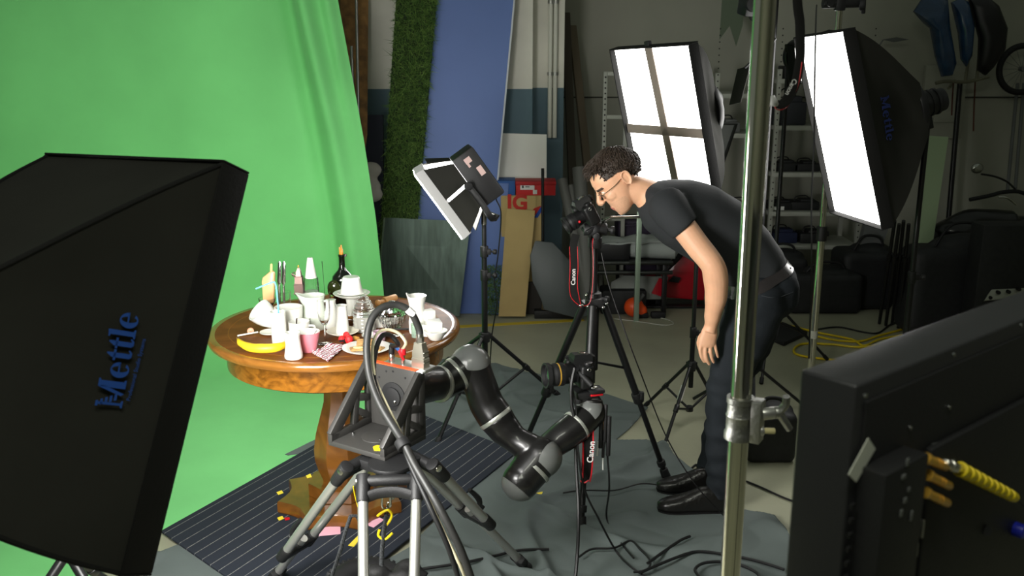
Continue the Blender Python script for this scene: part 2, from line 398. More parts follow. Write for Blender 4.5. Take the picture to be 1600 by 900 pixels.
# grass panel: a board with turf on it
gp = [at(622, -45, 7.15), at(686, -45, 7.15), at(640, 489, 7.0), at(586, 489, 7.0)]
t = thing('grass_panel', 'tall panel of dark green artificial grass leaning beside the blue board', 'grass panel', (gp[2] + gp[3]) / 2)
b = MB(); b.slab([gp[3], gp[2], gp[1], gp[0]], .03); build('backing_board', b, mat('turf_backing', rgb(30, 44, 24), .9), t, 30)
b = MB(); bb = bmesh.new()
for k in range(15000):
    u, v = random.random(), random.random(); p = (gp[0] * (1 - u) + gp[1] * u) * (1 - v) + (gp[3] * (1 - u) + gp[2] * u) * v
    q = p + V((random.gauss(.008, .03), -random.uniform(.015, .06), random.gauss(-.012, .03))); w_ = V((random.uniform(-1, 1), 0, random.uniform(-1, 1))) * .0035
    f = bb.faces.new((bb.verts.new(p - w_), bb.verts.new(p + w_), bb.verts.new(q))); f.material_index = random.randint(0, 2)
me = bpy.data.meshes.new('t'); bb.to_mesh(me); b.add(me)
turf = [mat('turf_%s' % n, c, .7) for n, c in (('dark', rgb(58, 88, 38)), ('mid', rgb(80, 114, 48)), ('light', rgb(112, 142, 68)))]
build('turf', b, turf, t, 0, kind='stuff')
blue_m = mat('blue_panel', rgb(86, 112, 172), .5, var=.05, scale=2)
edge_m = mat('panel_edge', rgb(190, 195, 200), .5)
tl, tr, br, bl = at(672, -40, 7.22), at(806, -40, 7.22), at(757, 490, 7.01), at(640, 490, 7.01)
t = thing('blue_board', 'huge blue board leaning behind the lamp, with a pale right edge', 'board', (br + bl) / 2)
b = MB(); b.slab([bl, br, tr, tl], .03); build('panel', b, blue_m, t)
b = MB(); e = V((.012, 0, 0)); b.slab([br - Y3 * .001, br + e - Y3 * .001, tr + e - Y3 * .001, tr - Y3 * .001], .031); build('edge_strip', b, edge_m, t)
tl, tr, br, bl = at(768, 286, 7.02), at(795, 287, 7.02), at(779, 491.3, 6.97), at(754, 491.3, 6.97)
t = thing('blue_board', 'small blue board with a strip of green turf along its foot', 'board', (br + bl) / 2)
b = MB(); b.slab([bl, br, tr, tl], .02); build('panel', b, blue_m, t)
b = MB(); bb = bmesh.new()
for k in range(2500):
    u, v = random.random(), random.uniform(.62, 1); p = (tl * (1 - u) + tr * u) * (1 - v) + (bl * (1 - u) + br * u) * v
    q = p + V((random.gauss(0, .01), -random.uniform(.008, .025), random.gauss(0, .012))); w_ = V((random.uniform(-1, 1), 0, random.uniform(-1, 1))) * .003
    f = bb.faces.new((bb.verts.new(p - w_), bb.verts.new(p + w_), bb.verts.new(q))); f.material_index = random.randint(0, 2)
me = bpy.data.meshes.new('t'); bb.to_mesh(me); b.add(me); build('turf_strip', b, turf, t, 0, kind='stuff')
# metal sheet
tl, tr, br, bl = at(602, 340, 7.0), at(735, 346, 6.98), at(718, 494, 6.86), at(588, 491, 6.92)
t = thing('metal_sheet', 'dark brushed metal sheet leaning behind the table', 'sheet', (br + bl) / 2)
b = MB(); b.slab([bl, br, tr, tl], .012); build('sheet', b, mat('brushed_sheet', rgb(84, 98, 90), .5, .75, var=.25, scale=30, stretch=(1, 1, .02)), t)
b = MB(); p = hit(703, 431, tl, (tr - tl).cross(bl - tl).normalized()); n_ = (bl - tl).cross(tr - tl).normalized(); n_ = n_ if n_.y < 0 else -n_
b.cyl(p, p + n_ * .004, .011); build('bolt_hole', b, blkr, t, label='small dark round hole')
b = MB(); e = V((-.012, 0, 0)); b.slab([bl + e - Y3 * .002, bl - Y3 * .002, tl - Y3 * .002, tl + e - Y3 * .002], .014); build('edge_trim', b, silver, t)
card_m = mat('cardboard', rgb(172, 150, 100), .85, var=.07, scale=5)
leaning('cardboard_sheet', [(792, 326, 6.93), (836, 329, 6.93), (821, 494.5, 6.87), (779, 494.5, 6.87)], .012, card_m, 'tall plain cardboard sheet leaning in front of the printed box', 'cardboard')
# boxes
def card_box(name, label, cat, fl, fr, top, bot, Y, dep, m, lidm=None, text=None):
    a, c_ = at(fl, bot, Y), at(fr, bot, Y); zt = at(fl, top, Y).z; dx = c_.x - a.x
    t = thing(name, label, cat, (a.x + dx / 2, Y + dep / 2, a.z)); b = MB(); b.box((a.x + dx / 2, Y + dep / 2, (a.z + zt) / 2), (dx, dep, zt - a.z), bev=.004)
    build('carton', b, m, t); return t, a, c_, zt, dx
t, a, c_, zt, dx = card_box('cardboard_box', 'big cardboard box with red lettering under the red shoe box', 'box', 783, 849, 306, 440, 7.0, .3, card_m)
zb0 = a.z
b = MB(); b.text('IG', at(792, 327, 7.0) + V((0, -.003, 0)), X3, Z3, .155, .002, .006); b.plate([(0, 0), (.05, .0), (.08, .03), (.1, .0), (.09, .07), (.04, .05)], at(826, 336, 7.0) + V((0, -.001, 0)), X3, Z3, .003)
build('print', b, mat('red_print', rgb(176, 40, 30), .7), t)
b = MB(); b.plate([(0, 0), (.03, 0), (.07, .07), (.05, .08)], at(834, 340, 7.0) + V((0, -.002, 0)), X3, Z3, .003); build('stripe_print', b, bluep, t)
b = MB(); b.box((c_.x + .001, 7.14, zt - .17), (.004, .075, .05), bev=.001); build('hand_hole', b, blkr, t)
b = MB(); b.box((a.x + dx / 2 + .1, 7.15, zb0 / 2), (dx + .4, .32, zb0 - .002), bev=.004); single('storage_crate', b, mat('dark_crate', rgb(52, 48, 44), .8), 'dark crate on the floor carrying the big cardboard box', 'crate')
t, a, c_, zs, dx = card_box('shoe_box', 'red shoe box with white label on the big cardboard box', 'box', 806, 868, 284, 305.5, 7.02, .2, mat('red_card', rgb(190, 34, 36), .6))
b = MB(); b.box((a.x + dx / 2, 7.12, zs - .012), (dx + .008, .208, .026), bev=.002); build('lid', b, mat('red_card_lid', rgb(172, 26, 30), .6), t)
b = MB(); p = at(824, 292, 7.02); b.box(p + V((0, -.002, -.005)), (.105, .003, .032)); p = at(836, 300, 7.02); b.box(p + V((0, -.002, 0)), (.03, .003, .03)); build('label_sticker', b, whitep, t)
b = MB(); b.box(at(818, 291, 7.02) + V((-.005, -.004, -.004)), (.012, .003, .018)); b.box(at(824, 291, 7.02) + V((0, -.004, -.004)), (.03, .003, .006)); build('label_print', b, blkr, t)
card_box('blue_box', 'flat blue box lying left of the red shoe box', 'box', 777, 805, 283, 305.5, 7.03, .22, mat('blue_card', rgb(36, 84, 150), .6))
leaning('white_board', [(778, 208, 7.37), (854, 210, 7.37), (854, 284, 7.30), (778, 282, 7.30)], .02, mat('white_panel', rgb(236, 236, 228), .6), 'square white board standing on the boxes against the wall', 'board')
b = MB(); b.cyl(at(848, 263, 6.93), at(848, 491, 6.93), .011); single('black_rod', b, blk, 'thin black rod standing upright in front of the red shoe box', 'rod')
pp = [(836, 376), (864, 379), (906, 424), (918, 450), (922, 492), (905, 498), (850, 484), (846, 470), (832, 440), (828, 400)]
b = MB(); b.slab([at(x, y, 6.86 - (y - 376) * .0008) for x, y in pp][::-1], .025, bev=.006); single('plastic_bumper', b, mat('grey_sheet', rgb(70, 76, 76), .45), 'angular dark grey plastic bumper leaning right of the cardboard sheet', 'panel')
b = MB(); b.slab([at(x, y, 6.92) for x, y in ((848, 455), (900, 455), (905, 492.5), (846, 492.5))][::-1], .02); single('cardboard_scrap', b, card_m, 'low scrap of cardboard behind the dark grey plastic bumper', 'cardboard')
b = MB(); a = on(835, 497); c_ = on(910, 494); b.box(((a.x + c_.x) / 2, a.y + .02, .03), (c_.x - a.x, .08, .06), bev=.005); single('floor_beam', b, blkp, 'low black beam lying on the floor below the dark grey bumper', 'beam')
# ------------------------------------------------------------------ generic studio gear
def knob(b, p, axis, r=.012, l=.022):
    axis = V(axis).normalized(); b.cyl(p, p + axis * l * .5, r * .4, n=10); b.cyl(p + axis * l * .45, p + axis * l, r, n=12, bev=r * .25)
def light_stand(label, c, feet, hub_z, top, r, group=None, m=None, brz=None, collars=(), name='light_stand', legr=.009):
    m = m or blk; c = V(c); t = thing(name, label, 'stand', (c.x, c.y, 0), group)
    zs = [hub_z - .12] + sorted(collars) + [top]
    b = MB(); rr = r
    for z0, z1 in zip(zs, zs[1:]):
        b.cyl((c.x, c.y, z0), (c.x, c.y, z1), rr, n=16); rr *= .87
    build('pole', b, m, t)
    for z in collars:
        b = MB(); b.cyl((c.x, c.y, z - .03), (c.x, c.y, z + .03), r * 1.35, n=16, bev=.004); b.box((c.x + r * 1.4, c.y - .004, z), (r * 1.6, .02, .03), bev=.003); cl = build('collar', b, blkp, t)
        b = MB(); knob(b, V((c.x + r * 2, c.y, z)), (1, -.3, 0), .014, .035); build('knob', b, blkp, cl)
    b = MB(); b.cyl((c.x, c.y, hub_z - .03), (c.x, c.y, hub_z + .025), r * 1.7, n=18, bev=.005)
    for f in feet:
        d = (V(f) - c); d.z = 0; d.normalize(); b.box(V((c.x, c.y, hub_z)) + d * r * 1.9, (r * 1.5, r * 1.3, .03), basis(Z3, d), bev=.003)
    build('hub', b, blkp, t)
    bz = brz if brz is not None else hub_z - .11
    b = MB(); b.cyl((c.x, c.y, bz - .015), (c.x, c.y, bz + .015), r * 1.5, n=16, bev=.003); build('brace_ring', b, blkp, t)
    for f in feet:
        f = V(f); d = (f - c); d.z = 0; d.normalize(); h = V((c.x, c.y, hub_z)) + d * r * 2
        ft = V((f.x, f.y, .016)); b = MB(); b.cyl(h, ft, legr, n=12); lg = build('leg', b, m, t)
        b = MB(); dd = (ft - h).normalized(); b.cyl(ft - dd * .03, ft + dd * .012, legr * 1.4, n=12, bev=.003); build('rubber_foot', b, blkr, lg)
        b = MB(); mid = h.lerp(ft, .52); b.cyl((c.x + d.x * r, c.y + d.y * r, bz), mid, legr * .75, n=10); b.cyl(mid - dd * .02, mid + dd * .02, legr * 1.5, n=10, bev=.002); build('brace', b, m, t)
    return t

LOGO = {}
def logo(b, O, U, W, h, d=.0006):
    U, W = V(U).normalized() * h, V(W).normalized() * h; x = 0
    def pl(p, dx=0): b.plate([(u + dx, v) for u, v in p], O, U, W, d)
    def e_(dx):
        P = []
        for i in range(21): a = R(0 + i * 16); P.append((.30 + .29 * math.cos(a), .33 + .34 * math.sin(a)))
        for i in range(20, -1, -1): a = R(0 + i * 16); P.append((.33 + .11 * math.cos(a), .33 + .29 * math.sin(a)))
        pl(P, dx); pl([(.2, .33), (.58, .33), (.58, .39), (.2, .39)], dx)
    def t_(dx):
        pl([(.1, .06), (.28, .06), (.28, .9), (.22, .9), (.1, .7)], dx); pl([(0, .58), (.4, .58), (.4, .66), (0, .66)], dx); pl([(.1, .1), (.16, 0), (.32, -.01), (.42, .1), (.40, .14), (.3, .07), (.28, .1)], dx)
    # M: right stem solid, left half cut into bars
    pl([(.70, 0), (1.02, 0), (1.02, .06), (.95, .08), (.95, .92), (1.02, .94), (1.02, 1), (.72, 1), (.72, .94)], 0)
    pl([(.72, 1), (.50, .32), (.44, .12), (.52, .02), (.78, .8)], 0)
    pl([(0, 0), (.26, 0), (.26, .06), (.17, .09), (.17, .9), (.08, .9), (.08, .09), (0, .06)], 0)
    for k in range(5): v = .98 - k * .16; pl([(.02 + .06 * k, v - .09), (.22 + .07 * k, v - .09), (.20 + .07 * k, v), (.0 + .06 * k, v)], 0)
    x = 1.08; e_(x); x += .64; t_(x); x += .43; t_(x); x += .42
    pl([(.0, 0), (.34, 0), (.34, .05), (.26, .08), (.26, 1), (.0, .97), (.0, .92), (.08, .9), (.08, .08), (0, .05)], x); x += .36; e_(x)

def euler3(yaw, tilt, roll): return Matrix.Rotation(yaw, 3, 'Z') @ Matrix.Rotation(tilt, 3, 'X') @ Matrix.Rotation(roll, 3, 'Y')
def softbox(label, C, Rm, w, h, dep, power, group, lip=.05, cross=None, head=True, ring=.08, strap_m=None, lip_m=None, diff_name='diffuser', skew=0):
    C = V(C); P = lambda x, y, z: C + Rm @ V((x, y, z))
    t = thing('softbox', label, 'softbox', P(0, -dep * .5, -h * .3), group)
    b = MB(); F_ = [(-w / 2, -h / 2), (w / 2, -h / 2), (w / 2, h / 2), (-w / 2, h / 2)]
    for k in range(4):
        a, c_ = F_[k], F_[(k + 1) % 4]; nx, nz = [(0, -1), (1, 0), (0, 1), (-1, 0)][k]
        def fn(u, v, a=a, c_=c_, nx=nx, nz=nz, k=k):
            x = a[0] * (1 - u) + c_[0] * u; z = a[1] * (1 - u) + c_[1] * u
            x1, z1 = (x / (w / 2)) * ring, (z / (h / 2)) * ring + skew; k_ = 1 + .07 * math.sin(math.pi * v)
            bow = (-.035 * math.sin(math.pi * v) + .02 * noise.noise(V((u * 3, v * 3, k))) * math.sin(math.pi * v)) * math.sin(math.pi * u)
            return P((x + (x1 - x) * v) * k_ + nx * bow, -lip - (dep - lip) * v, (z + (z1 - z) * v) * k_ + nz * bow)
        b.grid(fn, 16, 14, thick=.003)
    build('fabric_shell', b, blkf, t, 50)
    b = MB(); e = .006
    for sx, sz, dx, dz in ((0, 1, w + 2 * e, .006), (0, -1, w + 2 * e, .006), (1, 0, .006, h), (-1, 0, .006, h)):
        b.box(P(sx * (w / 2 + .003), -lip / 2 + .004, sz * (h / 2 + .003)), (dx, lip + .03, dz), Rm, bev=.0028)
    build('front_lip', b, lip_m or lipf, t)
    b = MB(); b.box(P(0, -.012, 0), (w - .004, .004, h - .004), Rm)
    build(diff_name, b, mat('lit_diffuser', (.9, .9, .88, 1), .6, emit=power), t, label='glowing white front cloth')
    if cross:
        b = MB()
        for (x0, z0), (x1, z1), wd in cross:
            a, c_ = P(x0, 0, z0), P(x1, 0, z1); m_ = a.lerp(c_, .5); d = (c_ - a); b.box(m_, (wd, .006, d.length), Matrix((Rm @ (V((0, 1, 0)).cross(Rm.transposed() @ d.normalized())), Rm @ Y3, d.normalized())).transposed(), bev=.002)
        build('cross_strap', b, strap_m or blkf, t)
    b = MB(); b.cyl(P(0, -dep + .015, skew), P(0, -dep - .02, skew), ring * 1.15, n=28, bev=.006); build('speed_ring', b, blk, t)
    if head:
        b = MB(); b.cyl(P(0, -dep - .02, skew), P(0, -dep - .16, skew), .062, .055, n=24, bev=.01)
        for k in range(3): b.cyl(P(0, -dep - .05 - k * .03, skew), P(0, -dep - .06 - k * .03, skew), .064, n=24)
        hd = build('lamp_head', b, blkp, t)
        b = MB(); b.box(P(0, -dep - .06, skew - .085), (.03, .045, .07), Rm, bev=.004); knob(b, P(.02, -dep - .06, skew - .09), Rm @ X3, .018, .05); build('tilt_bracket', b, blkp, hd)
    return t, P

# ---- the black softbox in front on the left, seen from behind
RL = euler3(-.506, -.447, -.026); CL = V((-.964, 2.155, 1.265))
t, P = softbox('big black softbox in the left foreground, turned away, with blue lettering on its side', CL, RL, .6, .9, .62, L_LEFT, None, lip=.055, skew=-.18)
for sx, sz in ((1, 1), (1, -1), (-1, 1)):
    b = MB(); b.tube([P(sx * (.3 + (.08 - .3) * f) * (1 + .07 * math.sin(math.pi * f)), -.055 - .565 * f, (sz * (.45 + (.08 - .45) * f) - .18 * f) * (1 + .07 * math.sin(math.pi * f))) for f in (0, .2, .4, .6, .8, 1)], .006, 8, 6); build('seam', b, lipf, t)
tr_, br_, bk = P(.3, -.055, .45), P(.3, -.055, -.45), P(.08, -.62, -.18)
n_ = (br_ - tr_).cross(bk - tr_).normalized(); n_ = n_ if n_.dot(CAM - tr_) > 0 else -n_
o_ = tr_ + n_ * .006
p0, p1 = hit(190, 638, o_, n_), hit(218, 490, o_, n_); U = (p1 - p0).normalized(); W = n_.cross(U)
b = MB(); logo(b, p0, U, W, (p1 - p0).length / 3.55); build('lettering', b, bluep, t, label='blue brand lettering')
p0, p1 = hit(203, 627, o_, n_), hit(232, 513, o_, n_); U = (p1 - p0).normalized(); W = n_.cross(U)
b = MB(); b.text('Professional Studio Systems', p0, U, W, (p1 - p0).length / 13.2, .0006); build('small_lettering', b, bluep, t, label='line of tiny blue lettering')
p = P(0, -.70, -.30); light_stand('black stand holding the softbox in the left foreground', p, [p + V((.5 * math.cos(a), .5 * math.sin(a), -p.z)) for a in (R(200), R(320), R(80))], .5, p.z, .016)
# tripod head below it
hx = at(106, 862, 2.75); t = thing('tripod', 'black tripod top with a red dot under the left softbox', 'tripod', (hx.x, hx.y, 0))
b = MB(); b.box(hx, (.05, .045, .05), bev=.008); b.cyl(hx + Z3 * .02, hx + Z3 * .04, .02, n=16); b.tube([hx, hx + V((.03, 0, .02))], .012); build('crown', b, blkp, t)
b = MB(); b.cyl(hx + V((0, -.024, .01)), hx + V((0, -.027, .01)), .008, n=14); build('release_button', b, red, t)
b = MB(); b.ell(hx + V((-.012, -.022, .022)), .004); b.ell(hx + V((.026, -.022, -.012)), .004); build('screw', b, silver, t)
for a in (R(235), R(325), R(95)):
    f = V((hx.x + .42 * math.cos(a), hx.y + .42 * math.sin(a), .012)); b = MB(); k_ = hx.lerp(f, .42)
    b.cyl(hx + (f - hx).normalized() * .02, k_, .016, n=14); b.cyl(k_ - (f - hx).normalized() * .02, k_ + (f - hx).normalized() * .03, .020, n=14, bev=.003); b.cyl(k_, f, .012, n=14); build('leg', b, blk, t)

# ---- lit softboxes behind the man
R1 = euler3(2.195, -.248, .044); C1 = V((.686, 4.423, 1.636)); w1, h1 = .5, .66
t, P = softbox('glowing softbox with a dark cross strap, behind the bending man', C1, R1, w1, h1, .19, L_BACK, 'lit softboxes', lip=.03, ring=.16, strap_m=mat('strap_backlit_grey', rgb(128, 118, 108), .9),  # strap colour lightened to stand in for flare and light shining through
  cross=[((.012, h1 / 2), (-.012, -h1 / 2), .046), ((-w1 / 2, -.06), (w1 / 2, -.045), .044)])
b = MB(); b.box(P(.02, -.01, h1 / 2 + .012), (.03, .02, .03), R1, bev=.003); build('toggle', b, blkp, t)
p = P(0, -.27, -.12)
fl = [on(1009, 637), on(1036, 706), on(1128, 652)]
light_stand('thin black light stand behind the tripod, between the man and the red bumper', V((at(1084, 500, 4.78).x, 4.78, 0)), fl, at(1078, 571, 4.78).z, p.z - .03, .013, brz=.1, collars=[.52], legr=.009)
a, c_ = V((at(1078, 571, 4.78).x, 4.78, at(1078, 571, 4.78).z)), V(fl[1])
b = MB(); q0, q1 = a.lerp(c_, .25), a.lerp(c_, .42); b.cyl(q0, q1, .013, n=12); single('cable_sleeve', b, whitep, 'short white sleeve on the leg of the thin light stand', 'sleeve')
b = MB(); b.cyl((at(1084, 500, 4.78).x, 4.78, p.z - .05), p + Z3 * .0, .014, n=12); single('stand_spigot', b, blkp, 'black spigot joining the cross-strapped softbox to its stand', 'spigot')
R2 = euler3(1.649, -.271, .04); C2 = V((1.554, 4.607, 1.58)); w2, h2 = .6, .9
t, P2 = softbox('big glowing softbox on the right, its black side facing the pole', C2, R2, w2, h2, .36, L_SIDE, 'lit softboxes', lip=.03, ring=.12)
a_, c_, bk = P2(-.3, -.03, .45), P2(-.3, -.03, -.45), P2(-.12, -.36, 0)
n_ = (c_ - a_).cross(bk - a_).normalized(); n_ = n_ if n_.dot(CAM - a_) > 0 else -n_; o_ = a_ + n_ * .004
p0, p1 = hit(1376, 152, o_, n_), hit(1386, 222, o_, n_); U = (p1 - p0).normalized(); W = n_.cross(U)
b = MB(); logo(b, p0, U, W, (p1 - p0).length / 3.55); build('lettering', b, mat('dim_blue_print', rgb(24, 40, 96), .7), t, label='dim blue brand lettering')
p = P2(0, -.42, -.1); c0 = V((p.x, p.y, 0))
light_stand('black light stand under the big lit softbox on the right', c0, [c0 + V((.45 * math.cos(a), .45 * math.sin(a), 0)) for a in (R(30), R(150), R(270))], .42, p.z, .015, collars=[.85])
# a third softbox, mostly hidden behind it
R3_ = euler3(3.62, -.1, .26)
t, P3 = softbox('softbox mostly hidden behind the big lit one, a white sliver showing', at(1272, 90, 5.6), R3_, .30, .22, .14, L_FAR, 'lit softboxes', lip=.03, head=False)
p = P3(0, -.22, -.09); c0 = V((p.x, p.y, 0))
light_stand('black stand of the half hidden softbox, in front of the shelves', c0, [c0 + V((.4 * math.cos(a), .4 * math.sin(a), 0)) for a in (R(10), R(130), R(250))], .4, p.z, .013)

# ---- polished stand in front of the shelves with a clamp head on top
px_, pY = at(1289, 300, 5.15), 5.15
t = thing('boom_stand', 'slim polished stand left of the big lit softbox, with a black clamp head on top', 'stand', (px_.x, pY, 0))
zc = at(1279, 365, pY).z
b = MB(); b.cyl((px_.x, pY, .02), (px_.x, pY, zc), .021, n=18); b.cyl((px_.x, pY, zc), (px_.x, pY, at(1300, 6, pY).z + .02), .017, n=18); build('pole', b, chrome, t)
b = MB(); b.cyl((px_.x, pY, zc - .04), (px_.x, pY, zc + .04), .028, n=18, bev=.004); b.box((px_.x + .024, pY, zc), (.03, .02, .03), bev=.004); build('collar', b, blkp, t)
z = at(1270, 522, pY).z; b = MB(); b.cyl((px_.x, pY, z - .022), (px_.x, pY, z + .022), .0222, n=18); build('tape_band', b, mat('grey_tape', rgb(140, 140, 128), .6), t)
for a in (R(70), R(5), R(-60)):
    f = V((px_.x + .3 * math.cos(a), pY + .3 * math.sin(a), .014)); b = MB(); b.cyl((px_.x, pY, .12), f, .010, n=12); b.ell(f, (.014, .014, .012)); build('leg', b, chrome, t)
hz = at(1300, 6, pY).z
b = MB(); b.cyl((px_.x - .09, pY, hz), (px_.x + .10, pY, hz + .005), .024, n=20, bev=.004); b.box((px_.x, pY, hz), (.05, .05, .07), bev=.008); b.cyl((px_.x - .06, pY - .02, hz), (px_.x - .06, pY - .04, hz), .016, n=14)
b.cyl((px_.x - .4, pY + .1, hz + .25), (px_.x - .05, pY, hz + .01), .014); build('clamp_head', b, blkp, t)
b = MB(); k0 = V((px_.x + .10, pY, hz)); b.cyl(k0, k0 + V((.03, -.01, 0)), .035, n=20, bev=.008); b.box(k0 + V((.02, -.01, -.02)), (.02, .02, .06), bev=.006); build('clamp_knob', b, blkr, t)
b = MB(); b.tube([at(1276, 8, 5.1), at(1275, 30, 4.4), at(1273, 120, 3.98), at(1272, 220, 3.98), at(1268, 310, 4.0), at(1268, 420, 4.03), at(1264, 560, 4.1)], .0035, 6, 6); single('lamp_cable', b, cableb, 'thin black cable hanging in front of the big lit softbox', 'cable')

# ---- chrome pole with clamp
pp = at(1168, 450, 1.9); X0 = pp.x
t = thing('chrome_pole', 'tall thick chrome pole crossing the whole picture in front of the man', 'pole', (X0, 1.9, 0))
b = MB(); b.cyl((X0, 1.9, .01), (X0, 1.9, 3.4), .0215, n=40); build('tube', b, chrome, t)
b = MB(); b.cyl((X0, 1.9, 0), (X0, 1.9, .03), .05, n=32, bev=.006); build('base_cup', b, blkr, t)
z0, z1 = at(1155, 684, 1.9).z, at(1158, 620, 1.9).z; hgt = z1 - z0
t = thing('pipe_clamp', 'cast metal clamp with wing handle fixed round the chrome pole', 'clamp', (X0, 1.9, z0))
b = MB(); b.lathe([(.022, 0), (.031, 0), (.031, hgt * .14), (.028, hgt * .2), (.028, hgt * .52), (.0295, hgt * .56), (.0275, hgt * .6), (.0265, hgt * .84), (.029, hgt * .87), (.029, hgt), (.022, hgt)], (X0, 1.9, z0), Z3, 40)
d = V((.86, -.5, 0)).normalized(); s_ = V((d.y, -d.x, 0)); RB = Matrix((d, V((-d.y, d.x, 0)), Z3)).transposed()
b.box(V((X0, 1.9, (z0 + z1) / 2)) + d * .038, (.022, .036, hgt * 1.0), RB, bev=.003); build('jaw', b, alud, t)
b = MB(); q = V((X0, 1.9, z0 + hgt * .68)) + d * .045 ; ax = V((.98, .12, .05)).normalized(); b.cyl(q, q + ax * .028, .013, n=18, bev=.002); build('bolt', b, alu, t)
b = MB(); w0 = q + ax * .034; b.cyl(w0 - ax * .006, w0 + ax * .012, .013, n=18, bev=.002)
for sgn in (1, -1): b.tube([w0 + ax * .004, w0 + ax * .012 + V((.004, -.004, .018 * sgn)), w0 + ax * .016 + V((.012 * (sgn < 0), -.006, .036 * sgn))], [.013, .012, .011], 12, 4, flat=(1, .7))
build('wing_handle', b, alud, t)
b = MB(); q = V((X0, 1.9, z0 + hgt * .28)) + d * .046; b.cyl(q, q + V((.03, .002, -.002)), .0065, n=14, bev=.001); build('stud', b, mat('cream_plastic', rgb(200, 190, 140), .5), t)
b = MB(); b.cyl(q - V((.004, 0, 0)), q + V((.006, 0, 0)), .011, n=14, bev=.001); build('nut', b, alu, t)
# strap hanging beside the pole
t = thing('camera_strap', 'red edged black camera strap hanging in a loop right of the chrome pole', 'strap', at(1240, 80, 2.25))
sx_ = at(1247, -60, 2.25); pts = [V((sx_.x, 2.25, 2.70)), sx_, at(1250, 40, 2.25), at(1250, 90, 2.24), at(1243, 130, 2.22), at(1228, 158, 2.2), at(1212, 164, 2.18), at(1203, 150, 2.16)]
b = MB(); b.tube(pts, .011, 10, 8, flat=(1, .12), up=V((0, 1, 0))); build('webbing', b, lipf, t)
b = MB(); b.tube([p + V((.004, -.004, -.010)) for p in pts[3:]], .0012, 6, 8); build('red_edge', b, red, t)
b = MB(); b.tube([at(1204, 150, 2.16), at(1207, 158, 2.16), at(1213, 163, 2.17)], [.008, .011, .006], 10, 4); build('clear_wrap', b, mat('clear_plastic', rgb(190, 190, 190), .2), t)
b = MB(); d = (at(1224, 160, 2.19) - at(1246, 120, 2.215)); b.text('Canon', at(1240, 122, 2.200), d, V((0, -1, 0)).cross(d).normalized(), .016, .0006); build('lettering', b, whitep, t, label='white brand lettering')

t = thing('pole_boom', 'black boom on the chrome pole above the frame, carrying the red edged strap', 'arm', (X0, 1.9, 2.66))
b = MB(); b.cyl((X0 - .02, 1.86, 2.70), (sx_.x + .06, 2.31, 2.70), .014, n=16); build('bar', b, blk, t)
b = MB(); b.cyl((X0, 1.9, 2.66), (X0, 1.9, 2.74), .034, n=20, bev=.004); build('clamp', b, alud, t)

# ---- the monitor in the right foreground, seen from behind
ZT = 1.55; P0, P1, PW = on(1251, 578, ZT), on(1336, 604, ZT), on(1600, 453, ZT)
wd = (PW - P0); wd.z = 0; wd.normalize(); td = V((wd.y, -wd.x, 0)); th = (P1 - P0).length
if td.dot(P1 - P0) < 0: td = -td
RM = Matrix((wd, td, Z3)).transposed(); RM = Matrix((wd, td, wd.cross(td))).transposed()
WD, HT = .92, .53; MC = P0 + wd * WD / 2 + td * th / 2 - Z3 * HT / 2
t = thing('monitor', 'large black monitor in the right foreground, its back to the camera', 'monitor', V((MC.x, MC.y, ZT - HT)))
case_m = mat('monitor_case', rgb(40, 40, 42), .42, bump=.12, bscale=500)
b = MB(); b.box(MC, (WD, th, HT), RM, bev=.004, seg=3); build('casing', b, case_m, t)
bo = P1 + td * .0008; bn = td.copy(); bh = lambda x, y, o=0: hit(x, y, bo + td * o, bn)
b = MB(); inn = [bh(1352, 640), bh(1700, 470), bh(1700, 1100), bh(1320, 1000)]
def wcoord(p): return (p - P1).dot(wd)
w0_, w1_ = .30, .78
b = MB(); b.box(P1 + wd * (WD / 2) + td * .002 - Z3 * HT / 2, (WD - .05, .004, HT - .05), RM, bev=.0015); build('back_plate', b, blkp, t)
b = MB()
for p in ((1351, 618), (1489, 554), (1594, 508), (1482, 636), (1421, 668), (1364, 741), (1360, 760)):
    q = bh(*p, .004); b.cyl(q, q + td * .0025, .0028, n=12)
build('screw', b, steel, t)
def card(pts, m, nm, lab=None):
    b = MB(); q = [bh(*p, .0062) for p in pts]; b.slab(q, .001); return build(nm, b, m, t, label=lab)
card([(1325, 741), (1356, 684), (1367, 701), (1337, 753)], mat('paper_label', rgb(196, 198, 186), .7), 'paper_label', 'tilted white paper label')
card([(1341, 866), (1346, 874), (1344, 915), (1330, 915)], mat('paper_label', rgb(170, 172, 160), .7), 'paper_label', 'lower white paper label')
wa = wcoord(bh(1390, 705, .04)); wb = wcoord(bh(1446, 712, .034)); zt = bh(1395, 700).z
b = MB(); b.box(P1 + wd * (wa + wb) / 2 + td * .022 + Z3 * (zt - .2 - P1.z), (wb - wa, .036, .4), RM, bev=.003); build('connector_bay', b, blkp, t)
wz = wcoord(bh(1560, 640)); zz = bh(1560, 660).z
b = MB(); b.box(P1 + wd * (wb + .32) + td * .010 + Z3 * (zt - .02 - .2 - P1.z), (.52, .012, .4), RM, bev=.004); build('rear_cover', b, blkp, t)
b = MB()
for k in range(10): b.box(P1 + wd * (wa - .012 ) + td * .006 + Z3 * (zt - .05 - k * .02 - P1.z), (.008, .004, .006), RM)
build('vent', b, blkr, t)
F2 = lambda x, y: bh(x, y, .032)
for i, (x0, y0, x1, y1) in enumerate(((1449, 717, 1478, 729), (1452, 743, 1483, 759), (1448, 770, 1480, 786))):
    a, c_ = F2(x0, y0), F2(x1, y1); d = (c_ - a).normalized()
    b = MB(); b.cyl(a - d * .006, a + d * .002, .0078, n=16); b.cyl(a, c_, .0062, n=18, bev=.0006)
    for q in (.45, .6): b.cyl(a.lerp(c_, q), a.lerp(c_, q + .06), .0067, n=18)
    build('socket', b, gold, t, label='gold plated socket')
